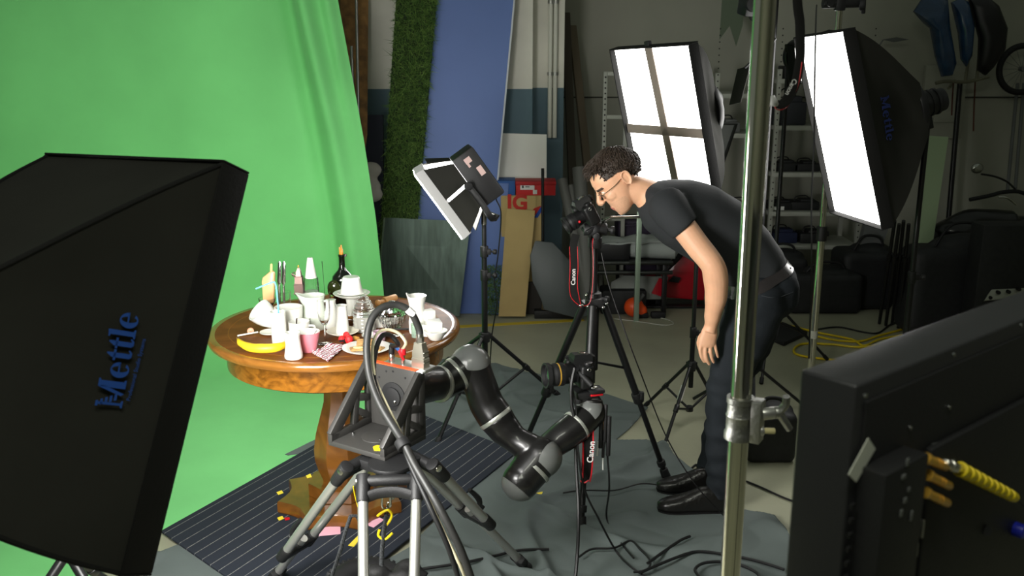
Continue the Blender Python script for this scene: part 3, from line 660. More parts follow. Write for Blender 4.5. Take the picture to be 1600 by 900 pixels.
card([(1455, 693), (1481, 688), (1483, 694), (1458, 701)], greyp, 'port_label', 'small grey port label')
b = MB()
for x, y, w_, h_ in ((1418, 722, .006, .010), (1412, 745, .009, .006), (1420, 765, .006, .006), (1414, 782, .008, .007), (1408, 802, .006, .010), (1424, 806, .005, .014)): b.box(bh(x, y, .0405), (w_, .002, h_), RM, bev=.0006)
build('ports', b, greyp, t, kind='stuff')
b = MB(); a = F2(1428, 850)
b.box(F2(1424, 858), (.012, .014, .02), RM, bev=.001); b.box(F2(1438, 825), (.004, .01, .026), RM, bev=.001); build('plug', b, alud, t)
b = MB(); b.cyl(bh(1541, 828, .014), bh(1541, 828, .0175), .008, n=18); build('mount_hole', b, blkr, t)
b = MB(); b.cyl(F2(1602, 832) - td * .02, F2(1602, 832), .012, n=18, bev=.003); build('blue_plug', b, mat('blue_plastic', rgb(30, 40, 160), .4), t)
ct = thing('video_cable', 'yellow booted video cable plugged into the back of the monitor', 'cable', F2(1495, 728))
a, c_ = F2(1476, 724), F2(1500, 733); d = (c_ - a).normalized()
b = MB(); b.cyl(a, c_, .0062, n=18, bev=.0008); b.cyl(a.lerp(c_, .35), a.lerp(c_, .8), .0075, n=18, bev=.0008); b.box(a.lerp(c_, .5) + Z3 * .008, (.004, .004, .006)); build('connector', b, silver, ct)
q = F2(1585, 777); b = MB(); n = 9
for k in range(n): b.cyl(c_.lerp(q, k / n), c_.lerp(q, (k + .72) / n), .0108 - .0002 * k, .0100 - .0002 * k, n=16, bev=.0008)
b.cyl(c_, q, .009, .0076, n=16); build('boot', b, yellow, ct)
b = MB(); b.tube([q, F2(1600, 790), F2(1640, 860), F2(1660, 1000), F2(1650, 1200)], .003, 8, 6); build('wire', b, cableb, ct)
mp = MC + td * (th / 2 + .05) ; mp = V((MC.x, MC.y, 0))
st = thing('monitor_stand', 'black column stand carrying the monitor in the right foreground', 'stand', mp)
b = MB(); b.cyl((mp.x, mp.y, .02), (mp.x, mp.y, ZT - HT), .03, n=20); build('column', b, blk, st)
b = MB(); b.cyl((mp.x, mp.y, 0), (mp.x, mp.y, .02), .25, n=32, bev=.006); build('base', b, blk, st)

# ---- the lit lamp on its stand, middle
LY = 4.95; lc = V((at(757, 450, LY).x, LY, 0))
lf = [on(683, 697), on(871, 620), V((-.55, 5.45, 0))]
zh = at(757, 526, LY).z; zl = at(757, 345, LY).z
light_stand('black light stand with spread legs between the table and the tripod', lc, lf, zh, zl, .016, collars=[at(757, 430, LY).z, at(757, 393, LY).z], brz=.09, legr=.011)
la = V((-.80, -.12, -.57)).normalized(); le = V((.56, .05, -.83)); le = (le - la * le.dot(la)).normalized(); ls = la.cross(le)   # axis, edge (down-right), toward viewer?
if ls.y > 0: ls = -ls
lo_ = at(719, 292, LY); S = LY * 1.03 / FPX
LP = lambda a, e, s_: lo_ + la * a + le * e + ls * s_
t = thing('studio_lamp', 'lit black studio lamp with white diffuser skirt, aimed down at the table', 'lamp', lo_ - Z3 * .2)
fa, ba = .125, -.085; fe, be = .205, .135; fs, bs = .16, .10
em = mat('lamp_glow', (1, 1, 1, 1), .5, emit=L_MID)
b = MB(); ring = lambda a, e, s_: [LP(a, -e, -s_), LP(a, e, -s_), LP(a, e, s_), LP(a, -e, s_)]
b.loft([ring(ba + .02, be * .86, bs * .86), ring(fa - .03, fe * .92, fs * .92)]); build('glowing_core', b, em, t, 0, label='glowing white inside')
skirt = mat('diffuser_skirt', rgb(150, 150, 148), .7, emit=.22)
b = MB(); k0, k1 = ring(fa - .035, fe * .975, fs * .975), ring(fa + .02, fe, fs)
b.loft([k0, k1]); build('diffuser_skirt', b, skirt, t, 0)
b = MB(); b.loft([[p + la * .002 for p in ring(fa + .02, fe * .97, fs * .97)], [p + la * .006 for p in ring(fa + .02, fe * .97, fs * .97)]]); build('front_diffuser', b, em, t, 0, label='glowing front')
for s_ in (1, -1):                                           # black side flaps, light showing in the slits between
    for g0, g1 in ((-.97, -.04), (.03, .95)):
        a0, a1 = ba + .045, fa - .028
        q = [LP(a0, be * g0, s_ * bs * 1.08), LP(a0, be * (g1 - .06), s_ * bs * 1.08), LP(a1, fe * (g1 - .0), s_ * fs * 1.03), LP(a1, fe * (g0 + .0), s_ * fs * 1.03)]
        b = MB(); b.slab(q, .004); build('side_flap', b, blkf, t)
for e_ in (1, -1):
    a0, a1 = ba + .045, fa - .06
    q = [LP(a0, e_ * be * 1.06, -bs * .9), LP(a0, e_ * be * 1.06, bs * .9), LP(a1, e_ * fe * 1.02, fs * .9), LP(a1, e_ * fe * 1.02, -fs * .9)]
    b = MB(); b.slab(q, .004); build('end_flap', b, blkf, t)
b = MB(); rl = Matrix((la, le, la.cross(le))).transposed(); b.box(LP(ba - .02, 0, 0), (.13, be * 2.15, bs * 2.2), rl, bev=.012); build('housing', b, blkp, t)
b = MB(); sg = bs * 1.1 + .001
for a, e, da, de in ((-.11, -.10, .035, .03), (-.10, -.075, .012, .02), (-.135, -.02, .028, .05)): b.box(LP(a, e, sg), (da, de, .002), rl)
build('label_sticker', b, mat('sticker', rgb(200, 170, 165), .6), t)
ye = .20
b = MB(); yk = [LP(ba + .05, 0, bs * 1.35), LP(ba + .045, .10, bs * 1.45), LP(ba + .05, .20, bs * 1.4), LP(ba + .04, .235, bs * .7), LP(ba + .02, .24, 0), LP(ba + .04, .235, -bs * .7), LP(ba + .05, .2, -bs * 1.4), LP(ba + .05, 0, -bs * 1.35)]
b.tube(yk, .016, 8, 6, flat=(.3, 1)); yo = build('yoke', b, blkp, t)
b = MB(); knob(b, LP(ba + .05, 0, bs * 1.35), ls, .022, .03); build('knob', b, blkr, yo); b = MB(); knob(b, V((lc.x + .02, lc.y - .01, zl + .02)), (1, -.4, 0), .018, .05); build('knob', b, blkr, yo)
b = MB(); b.cyl((lc.x, lc.y, zl - .02), V((lc.x, lc.y, zl + .06)), .014, n=14); b.tube([V((lc.x, lc.y, zl + .05)), LP(ba + .02, .24, 0)], .012); build('spigot', b, silver, yo)
b = MB(); b.tube([LP(ba - .07, .1, .05), at(775, 310, LY), at(783, 335, LY), at(778, 400, LY + .02), at(772, 440, LY + .02), at(777, 470, LY + .02), at(768, 530, LY + .03), at(766, 600, LY + .05), V((lc.x + .05, lc.y + .05, .03))], .0035, 6, 8); single('lamp_cable', b, cableb, 'thin black cable hanging down from the lit studio lamp beside its stand', 'cable')
# ------------------------------------------------------------------ the round table
TC = V((-.735, 3.85, 0)); TZ = .83; TR = .515
def wood(name, c1, c2, scale=5, rough=.22, stretch=(1, 1, 4), coat=.4, spec=.5):
    m = bpy.data.materials.new(name); m.use_nodes = True; nt = m.node_tree; p = nt.nodes['Principled BSDF']
    p.inputs['Roughness'].default_value = rough; p.inputs['Coat Weight'].default_value = coat; p.inputs['Coat Roughness'].default_value = .12; p.inputs['Specular IOR Level'].default_value = spec
    tc = nt.nodes.new('ShaderNodeTexCoord'); mp = nt.nodes.new('ShaderNodeMapping'); mp.inputs['Scale'].default_value = stretch; nt.links.new(tc.outputs['Object'], mp.inputs[0])
    n = nt.nodes.new('ShaderNodeTexNoise'); n.inputs['Scale'].default_value = scale; n.inputs['Detail'].default_value = 8; n.inputs['Distortion'].default_value = 2.2; nt.links.new(mp.outputs[0], n.inputs['Vector'])
    r = nt.nodes.new('ShaderNodeValToRGB'); r.color_ramp.elements[0].position = .32; r.color_ramp.elements[1].position = .68; r.color_ramp.elements[0].color = c1; r.color_ramp.elements[1].color = c2
    nt.links.new(n.outputs[0], r.inputs[0]); nt.links.new(r.outputs[0], p.inputs['Base Color']); return m
wtop = wood('walnut_top', rgb(92, 50, 22), rgb(128, 76, 34), 4, .45, coat=.0, spec=.08)
wap = wood('burr_veneer', rgb(94, 56, 14), rgb(148, 94, 28), 9, .25, (1, 1, 1.5))
wrim = wood('rim_wood', rgb(116, 72, 26), rgb(146, 96, 38), 6, .2)
wbase = wood('base_wood', rgb(80, 47, 14), rgb(118, 74, 24), 5, .28, (1, 1, 1))
t = thing('round_table', 'round antique wooden table on a curved pedestal in front of the green backdrop', 'table', TC)
O = TC
b = MB(); b.lathe([(0, TZ - .02), (TR - .03, TZ - .02), (TR - .03, TZ - .0), (0, TZ)], O, Z3, 96)
build('tabletop', b, wtop, t, 30)
b = MB(); b.lathe([(TR - .03, TZ - .001), (TR - .008, TZ), (TR, TZ - .006), (TR + .002, TZ - .018), (TR - .004, TZ - .032), (TR - .02, TZ - .036), (TR - .03, TZ - .03)], O, Z3, 96); build('rim', b, wrim, t, 50)
b = MB(); b.lathe([(TR - .085, TZ + .0002), (TR - .085, TZ + .0008), (TR - .081, TZ + .0008), (TR - .081, TZ + .0002)], O, Z3, 96); build('inlay_line', b, mat('inlay_wood', rgb(132, 88, 40), .6, spec=.1), t)
ARM = .445
b = MB(); b.lathe([(ARM - .04, TZ - .034), (ARM, TZ - .034), (ARM + .002, TZ - .06), (ARM, TZ - .135), (ARM - .006, TZ - .14), (ARM - .04, TZ - .14)], O, Z3, 96)
build('apron', b, wap, t, 40)
b = MB(); b.lathe([(0, TZ - .06), (.3, TZ - .06), (.3, TZ - .02), (0, TZ - .02)], O, Z3, 32); build('support_board', b, wbase, t)
prof_ = [(.09, .795), (.088, .70), (.064, .62), (.056, .57), (.060, .50), (.078, .43), (.096, .36), (.106, .29), (.104, .24), (.092, .19), (.078, .15), (.072, .12)]
b = MB(); rings = []
for r_, z in prof_[::-1]: rings.append([O + V((r_ * 1.12 * math.cos(R(22.5 + 45 * i)), r_ * 1.12 * math.sin(R(22.5 + 45 * i)), z)) for i in range(8)])
b.loft(rings); build('pedestal', b, wbase, t, 30)
def oct8(r, z, rin, a0=0, n=5):
    P = []
    for i in range(8):
        A = R(22.5 + 45 * i + a0); B = R(22.5 + 45 * (i + 1) + a0)
        for k in range(n):
            f = k / n; p = V((math.cos(A), math.sin(A), 0)) * (1 - f) * r + V((math.cos(B), math.sin(B), 0)) * f * r
            p *= 1 - (1 - rin) * math.sin(math.pi * f); P.append(O + p + V((0, 0, z)))
    return P
b = MB(); b.loft([oct8(.150, .085, .97), oct8(.150, .14, .97)]); build('pedestal_foot', b, wbase, t, 30)
b = MB(); b.loft([oct8(.281, .028, .88), oct8(.286, .034, .88), oct8(.286, .075, .88), oct8(.281, .082, .88)]); build('base', b, wbase, t, 30)
b = MB()
for i in (0, 2, 4, 6):
    a = R(22.5 + 45 * i); b.cyl(O + V((.24 * math.cos(a), .24 * math.sin(a), .026)), O + V((.24 * math.cos(a), .24 * math.sin(a), .03)), .025, n=16)
build('glide', b, wbase, t)
# bits of tape and paper round its foot
def scrap(name, px, z, m, lab, cat='tape', group=None):
    b = MB(); b.slab([on(x, y, z) for x, y in px][::-1], .0015); single(name, b, m, lab, cat, group)
pink = mat('pink_paper', rgb(225, 170, 185), .8)
scrap('tape_marker', [(478, 743), (485, 740), (487, 745), (480, 747)], .084, yellowt, 'small yellow tape marker on top of the wooden table base', group='tape markers')
scrap('tape_marker', [(432, 769), (440, 766), (443, 770), (435, 773)], ZM + .003, yellowt, 'small yellow tape marker on the mat at the left corner of the table base', group='tape markers')
scrap('tape_marker', [(433, 809), (441, 806), (444, 810), (436, 813)], ZM + .003, yellowt, 'small yellow tape marker on the mat below the left corner of the table base', group='tape markers')
scrap('tape_marker', [(444, 809), (452, 808), (453, 811), (446, 813)], ZM + .003, red, 'tiny red tape marker on the mat beside a yellow one', group='tape markers')
scrap('tape_strip', [(544, 852), (565, 831), (569, 834), (553, 854)], ZM + .003, yellowt, 'long yellow tape strip on the mat behind the silver tripod leg')
scrap('paper_sheet', [(490, 838), (497, 822), (532, 820), (532, 834)], ZM + .003, pink, 'pink paper sheet under the front corner of the table base', 'paper')
scrap('paper_sheet', [(562, 816), (592, 808), (600, 812), (584, 824)], ZM + .003, pink, 'pink paper scrap at the right end of the table base', 'paper')

# ------------------------------------------------------------------ things on the table
K = 1 / 3.9125
def T(zx, zy, z=TZ): return on(320 + zx * K, 370 + zy * K, z + .0012)
U_ = .00068                                                  # metres for one enlarged pixel at the table
def ware(name, label, cat, o, prof, m, group=None, n=40, extra=None, body='body'):
    t = thing(name, label, cat, o, group); b = MB(); b.lathe(prof, o, Z3, n); build(body, b, m, t, 50); return t
def cup_prof(rb, rt, h, th=.004, bulge=0, n=8, foot=0):
    P = [(0, 0), (rb, 0)]
    for i in range(1, n + 1): f = i / n; P.append((rb + (rt - rb) * f + bulge * math.sin(math.pi * f), h * f))
    for i in range(n, -1, -1): f = i / n; P.append((max(.001, rb + (rt - rb) * f + bulge * math.sin(math.pi * f) - th), max(th, h * f) if i < n else h))
    P.append((0, th)); return P
def handle(b, o, r0, z0, z1, out, ang, r=.005):
    d = V((math.cos(ang), math.sin(ang), 0)); b.tube([o + d * r0 + Z3 * z1, o + d * (r0 + out * .8) + Z3 * z1, o + d * (r0 + out) + Z3 * (z0 + z1) / 2, o + d * (r0 + out * .8) + Z3 * z0, o + d * (r0 - .002) + Z3 * z0], r, 8, 5)
# large bowl and tilted bowl
o = T(520, 590); ware('bowl', 'deep round white bowl behind the white mug', 'bowl', o, cup_prof(.042, .056, .112, .005, .004), white_c)
o = T(392, 575); t = thing('bowl', 'white bowl tipped on its side at the left of the dishes', 'bowl', o)
b = MB(); ax = V((-.62, -.35, .70)).normalized(); b.lathe(cup_prof(.030, .052, .085, .005, .006), o + V((.018, .015, .034)), ax, 40); build('body', b, white_c, t, 50)
o = T(405, 590); ware('plate', 'flat white plate lying under the tipped bowl', 'plate', o, [(0, 0), (.025, 0), (.03, .002), (.045, .006), (.045, .008), (.028, .004), (0, .003)], white_c)
o = T(457, 652); t = ware('tumbler', 'straight white tumbler with the blue straw, behind the banana', 'glass', o, cup_prof(.028, .030, .130, .003), white_c)
b = MB(); b.lathe([(0, .10), (.026, .10), (.026, .115), (0, .115)], o, Z3, 24); build('milk', b, milk, t)
so = o + V((0, 0, .09)); st = thing('drinking_straw', 'blue bendy straw standing in the straight white tumbler', 'straw', so)
straw_m = mat('blue_straw', rgb(120, 190, 225), .35); yst = so.y
b = MB(); b.tube([so + V((.001, 0, -.05)), at(320 + 448 * K, 370 + 420 * K, yst), at(320 + 437 * K, 370 + 310 * K, yst)], .0032, 8); build('tube', b, straw_m, st)
b = MB(); b.tube([at(320 + 437 * K, 370 + 310 * K, yst), at(320 + 430 * K, 370 + 285 * K, yst), at(320 + 412 * K, 370 + 278 * K, yst), at(320 + 312 * K, 370 + 318 * K, yst)], .0032, 8, 4); build('bent_end', b, straw_m, st)
# ice lolly in a dish
o = T(388, 500); dish = ware('dessert_glass', 'clear footed dessert glass holding the peach ice lolly', 'glass', o, [(0, 0), (.03, 0), (.03, .003), (.006, .008), (.005, .045), (.02, .055), (.034, .075), (.036, .090), (.034, .090), (.031, .075), (.018, .059), (0, .055)], glass)
lo0 = o + V((0, 0, .060)); lol = thing('ice_lolly', 'peach coloured ice lolly standing upside down in a footed glass', 'ice lolly', lo0)
Z = lambda zx, zy, y=o.y: at(320 + zx * K, 370 + zy * K, y)
b = MB(); b.slab([Z(355, 408), Z(420, 408), Z(426, 225), Z(412, 208), Z(395, 215), Z(352, 250), Z(346, 275)], .022, bev=.006); build('ice', b, mat('peach_ice', rgb(240, 190, 135), .3), lol)
b = MB(); b.slab([Z(397, 225) + Y3 * .006, Z(410, 225) + Y3 * .006, Z(411, 170) + Y3 * .006, Z(404, 165) + Y3 * .006, Z(397, 170) + Y3 * .006], .003); build('stick', b, mat('lolly_stick', rgb(225, 200, 130), .7), lol)
# knives in a glass
o = T(492, 500); ware('water_glass', 'clear water glass holding two upright knives', 'glass', o, cup_prof(.024, .029, .118, .002), glass)
for (x0, x1, lab) in ((458, 455, 'left table knife, grey blade up, in the water glass'), (486, 482, 'right table knife, shiny blade up, in the water glass')):
    k0 = Z(x0, 440, o.y); k1 = Z(x1, 295, o.y); k2 = Z(x1, 148, o.y); t = thing('table_knife', lab, 'knife', k0)
    b = MB(); b.tube([k0, k0.lerp(k1, .5), k1], [.006, .0055, .0042], 10, 4); build('handle', b, silver, t)
    w_ = U_ * 12; b = MB(); b.slab([k1 + V((-.004, 0, 0)), k1 + V((.004, 0, 0)), k1 + V((w_, 0, .012)), k2 + V((w_ * .9, 0, -.012)), k2 + V((w_ * .2, 0, 0)), k2 + V((-w_ * .7, 0, -.006)), k1 + V((-w_, 0, .014))], .003, bev=.0008); build('blade', b, steel, t)
# tower ornament
o = T(590, 520); t = thing('tower_ornament', 'small dark metal tower ornament with a ring, left of the coned glass', 'ornament', o)
bronze = mat('dark_bronze', rgb(120, 98, 92), .35, .9)
b = MB()
def sq(r, z): return [o + V((r * sx, r * sy, z)) for sx, sy in ((-1, -1), (1, -1), (1, 1), (-1, 1))]
b.loft([sq(.020, 0), sq(.018, .006), sq(.006, .03), sq(.006, .105), sq(.018, .125), sq(.019, .165), sq(.016, .168), sq(.015, .195), sq(.011, .198), sq(.009, .218), sq(.003, .235)])
for z in (.125, .165, .195): b.loft([sq(.021 - (z - .125) * .08, z), sq(.021 - (z - .125) * .08, z + .003)])
build('tower', b, bronze, t, 20)
b = MB(); b.tube([o + V((-.018 + .009 * math.cos(a), 0, .205 + .009 * math.sin(a))) for a in [R(30 * i) for i in range(12)]], .0022, 6, closed=True); b.cyl(o + V((-.03, 0, .208)), o + V((-.012, 0, .2)), .003, n=8); build('ring', b, bronze, t)
b = MB(); b.ell(o + V((0, 0, .240)), (.003, .003, .006), n=10); build('finial', b, gold, t, label='gold tip')
# glass with milk and a tapered white cup upside down on it
o = T(662, 510); t = ware('mixing_glass', 'clear facetted glass half full of milk, carrying a white cone cup', 'glass', o, cup_prof(.033, .030, .185, .003, .002), glass, n=14)
b = MB(); b.lathe([(0, .006), (.0295, .006), (.029, .128), (0, .128)], o, Z3, 24); build('milk', b, milk, t)
o2 = o + Z3 * .186; t = thing('cone_cup', 'tall tapered white cup turned upside down on the facetted glass', 'cup', o2)
b = MB(); b.lathe([(.024, 0), (.0245, .002), (.0115, .083), (.010, .086), (0, .086), (0, .083), (.009, .082), (.022, 0)], o2, Z3, 32); build('body', b, white_c, t)
# wine glass with a spoon
o = T(745, 500); ware('wine_glass', 'small clear wine glass with a spoon, left of the dark bottle', 'glass', o, [(0, 0), (.026, 0), (.024, .003), (.004, .008), (.0035, .05), (.015, .06), (.022, .085), (.021, .118), (.0195, .118), (.0200, .085), (.013, .063), (0, .056)], glass)
s0, s1 = Z(738, 400, o.y), Z(716, 150, o.y); t = thing('spoon', 'thin silver spoon standing in the small wine glass', 'spoon', s0)
b = MB(); b.tube([s0, s0.lerp(s1, .35), s0.lerp(s1, .45), s1], [.003, .0022, .0016, .0030], 8, 4, flat=(1, .5)); build('handle', b, steel, t)
b = MB(); b.ell(s0 - Z3 * .015, (.009, .004, .017)); build('bowl', b, steel, t)
# dark bottle
bot_m = mat('dark_bottle_glass', rgb(14, 18, 12), .06, coat=.5)
o = T(850, 440); t = ware('bottle', 'dark round-shouldered bottle with an amber pourer at the back of the table', 'bottle', o, [(0, 0), (.040, 0), (.043, .006), (.044, .11), (.046, .135), (.043, .150), (.030, .165), (.018, .178), (.0135, .192), (.013, .235), (.015, .238), (.015, .246), (.012, .247), (0, .247)], bot_m, n=40)
b = MB(); b.lathe([(0, .246), (.008, .246), (.0075, .268), (.004, .275), (.003, .288), (0, .290)], o, Z3, 16); b.box(o + V((-.007, 0, .262)), (.005, .008, .035), bev=.001); build('pourer', b, mat('amber', rgb(200, 130, 30), .3), t, label='amber pourer')
b = MB(); b.cyl(o + V((.016, 0, .236)), o + V((.02, 0, .248)), .004, n=10); build('wire_clip', b, steel, t)
b = MB(); b.ell(o + V((-.030, -.040, .105)), (.031, .020, .036)); single('glass_ball', b, mat('olive_glass', rgb(44, 50, 20), .1, coat=.4), 'dark olive glass ball resting against the dark bottle', 'ball')
# cake stand pile
o = T(905, 525); bx = thing('wooden_box', 'small dark wooden box carrying the white stem with plates', 'box', o)
b = MB(); b.box(o + Z3 * .012, (.075, .06, .024), bev=.003); build('body', b, wood('box_wood', rgb(60, 36, 18), rgb(96, 60, 28)), bx); b = MB(); b.box(o + Z3 * .031, (.07, .055, .014), bev=.002); build('lid', b, wrim, bx)
o2 = o + Z3 * .0385; t = ware('cake_stand', 'white pedestal plate raised on the small wooden box', 'cake stand', o2, [(0, 0), (.032, 0), (.030, .006), (.024, .02), (.023, .05), (.026, .068), (.05, .076), (.074, .088), (.077, .092), (.074, .093), (.045, .083), (0, .081)], white_c)
o3 = o2 + Z3 * .0825; ware('plate', 'white plate with a grey rim lying on the pedestal plate', 'plate', o3, [(0, 0), (.03, 0), (.035, .003), (.060, .012), (.060, .0145), (.033, .006), (0, .004)], white_c)
o4 = o3 + Z3 * .0062; ware('bowl', 'white straight-sided bowl turned upside down on top of the stacked plates', 'bowl', o4, [(.038, 0), (.0465, .0005), (.047, .003), (.035, .068), (.032, .072), (0, .0715), (0, .068), (.031, .066), (.042, .002)], white_c)
# ribbed glass jar
o = T(978, 575); P_ = [(0, 0), (.040, 0)]
for i in range(40): f = i / 39; P_.append(((.046 - .002 * f if f < .45 else .0452 - .030 * ((f - .45) / .55) ** 1.9) + .0014 * math.sin(i * 1.57), .006 + .140 * f))
P_ += [(.010, .148), (0, .148)]
t = ware('ribbed_jar', 'ribbed domed glass jar, milky below, in front of the plate pile', 'jar', o, P_, glass)
b = MB(); b.lathe([(0, .004), (.040, .004), (.041, .066), (0, .066)], o, Z3, 24); build('filling', b, white_c, t)
# sugar bowl in cut glass
o = T(1148, 556); t = thing('sugar_bowl', 'cut glass sugar bowl with a lid, in the middle of the cable loop', 'bowl', o); b = MB()
rings = []
for r_, z in ((.030, 0), (.040, .008), (.052, .03), (.058, .052), (.060, .060), (.055, .060), (.046, .030), (.034, .010), (.001, .008)):
    rings.append([o + V((r_ * (1 + .05 * (i % 2)) * math.cos(R(i * 7.5)), r_ * (1 + .05 * (i % 2)) * math.sin(R(i * 7.5)), z)) for i in range(48)])
b.loft(rings); build('bowl', b, glass, t, 10)
b = MB(); rings = []
for r_, z in ((.060, .061), (.058, .068), (.045, .085), (.022, .094), (.008, .098), (.013, .106), (.012, .114), (.002, .117)):
    rings.append([o + V((r_ * (1 + .05 * (i % 2)) * math.cos(R(i * 7.5)), r_ * (1 + .05 * (i % 2)) * math.sin(R(i * 7.5)), z)) for i in range(48)])
b.loft(rings); build('lid', b, glass, t, 10)
b = MB()
for k in range(60): b.box(o + V((random.uniform(-.026, .026), random.uniform(-.026, .026), .016 + random.random() * .03)), (.011, .011, .011), euler3(random.random() * 3, random.random(), 0), bev=.001)
build('sugar', b, white_c, t, kind='stuff')
# pitcher, bottle, carafe
def pitcher(name, label, o, prof, spout, ang, ha=None, m=white_c, hz=None, ho=.03):
    t = thing(name, label, 'jug', o); b = MB(); rings = []; n = 40; zt = prof[-1][1]
    full = prof + [(r_ - .004, z) for r_, z in prof[::-1] if z > .008] + [(.002, .006)]
    for r_, z in [(.002, 0)] + full:
        g = []
        for i in range(n):
            a = 2 * math.pi * i / n; k = max(0, math.cos(a - ang)) ** 14 * sstep(zt * .68, zt, z); g.append(o + V(((r_ + spout * k) * math.cos(a), (r_ + spout * k) * math.sin(a), z + .012 * k)))
        rings.append(g)
    b.loft(rings); build('body', b, m, t, 50)
    if ha is not None: b = MB(); handle(b, o, prof[len(prof) // 2][0] - .002, hz[0], hz[1], ho, ha, .0055); build('handle', b, m, t)
    return t
pitcher('milk_pitcher', 'large pale green-white pitcher with a wide spout, centre of the table', T(672, 560), [(.044, 0), (.049, .01), (.050, .03), (.047, .08), (.043, .105), (.045, .13), (.048, .142)], .024, R(190), R(-5), mat('celadon', rgb(214, 222, 208), .2, coat=.3), (.03, .115), .03)
o = T(780, 558); ware('bottle', 'slim white milk bottle between the pitcher and the saucer with the carafe', 'bottle', o, [(0, 0), (.026, 0), (.029, .006), (.028, .05), (.019, .095), (.0185, .118), (.020, .121), (.018, .122), (0, .118)], white_c)
o = T(843, 600); ware('saucer', 'cream saucer under the narrow white carafe', 'saucer', o, [(0, 0), (.03, 0), (.034, .003), (.062, .014), (.066, .018), (.064, .020), (.034, .008), (0, .006)], mat('cream_china', rgb(232, 224, 206), .2, coat=.3))
pitcher('carafe', 'narrow white carafe standing on the cream saucer', o + Z3 * .0062, [(.026, 0), (.0275, .006), (.025, .05), (.0215, .095), (.021, .112), (.023, .118)], .005, R(200))
o = T(600, 585); ware('cup', 'small white cup standing behind the white mug', 'cup', o, cup_prof(.025, .031, .060, .003), white_c)
o = T(580, 622); t = ware('mug', 'white mug with a round handle in front of the deep bowl', 'mug', o, cup_prof(.036, .042, .072, .004, .002), white_c)
b = MB(); handle(b, o, .038, .018, .055, .028, R(-8), .005); build('handle', b, white_c, t)
o_ = T(560, 505); b = MB(); m0 = o + V((-.015, .005, .012)); b.tube([m0, Z(562, 500, o.y)], [.003, .006], 8, 3, flat=(1, .5)); single('teaspoon', b, mat('dark_spoon', rgb(70, 55, 45), .3, .8), 'dark teaspoon sticking out of the white mug', 'spoon')
pk = mat('pink_china', rgb(222, 128, 140), .22, coat=.3)
o = T(637, 698); t = ware('teacup', 'pink teacup with a white inside, right of the small milk jug', 'cup', o, [(0, 0), (.026, 0), (.028, .004), (.045, .074), (.046, .078)], pk)
b = MB(); b.lathe([(.0455, .078), (.044, .0778), (.026, .010), (0, .008)], o, Z3, 40); build('white_glaze', b, white_c, t, label='white inside')
b = MB(); handle(b, o, .034, .02, .058, .022, R(200), .0038); build('handle', b, pk, t)
b = MB(); b.tube([o + V((.005, 0, .02)), o + V((.028, 0, .075)), Z(700, 572, o.y)], [.004, .002, .003], 8, 4); single('teaspoon', b, silver, 'silver teaspoon leaning in the pink teacup', 'spoon')
pitcher('milk_jug', 'small white milk jug at the front of the table, right of the banana tip', T(545, 742), [(.030, 0), (.034, .004), (.034, .012), (.028, .055), (.026, .085), (.030, .100)], .012, R(215))
o = T(737, 652); ware('wine_glass', 'thin tall clear wine glass in front of the white pitcher', 'glass', o, [(0, 0), (.028, 0), (.026, .002), (.004, .006), (.0028, .01), (.0028, .07), (.010, .078), (.022, .10), (.026, .135), (.024, .175), (.0225, .175), (.024, .135), (.020, .102), (.008, .081), (0, .078)], glass)
# fruit and small food
rd = mat('strawberry_red', rgb(212, 36, 40), .3, bump=.3, bscale=200)
for (zx, zy, r_), lab in zip(((838, 648, .013), (866, 626, .014), (884, 655, .016)), ('strawberry at the left of the three in front of the saucer', 'strawberry at the back of the three in front of the saucer', 'strawberry at the right of the three, nearest the bread plate')):
    o = T(zx, zy); t = thing('strawberry', lab, 'strawberry', o, 'strawberries on the table'); b = MB(); b.ell(o + Z3 * r_ * 1.1, (r_, r_, r_ * 1.15)); build('fruit', b, rd, t)
    b = MB()
    for k in range(5): a = R(72 * k); c_ = o + Z3 * r_ * 2.15; d = V((math.cos(a), math.sin(a), 0)); s_ = V((-d.y, d.x, 0)); b.slab([c_ - s_ * .002, c_ + d * .009 - Z3 * .002, c_ + s_ * .002], .0008)
    build('calyx', b, mat('leaf_green', rgb(60, 110, 40), .6), t)
o = T(912, 640); b = MB(); b.tube([o + V((-.02, -.004, .010)), o + V((0, 0, .012)), o + V((.018, .01, .010))], [.008, .011, .006], 12, 5); single('bread_stick', b, mat('crust', rgb(205, 150, 70), .6, var=.2, scale=60), 'short golden piece of bread right of the strawberries', 'bread')
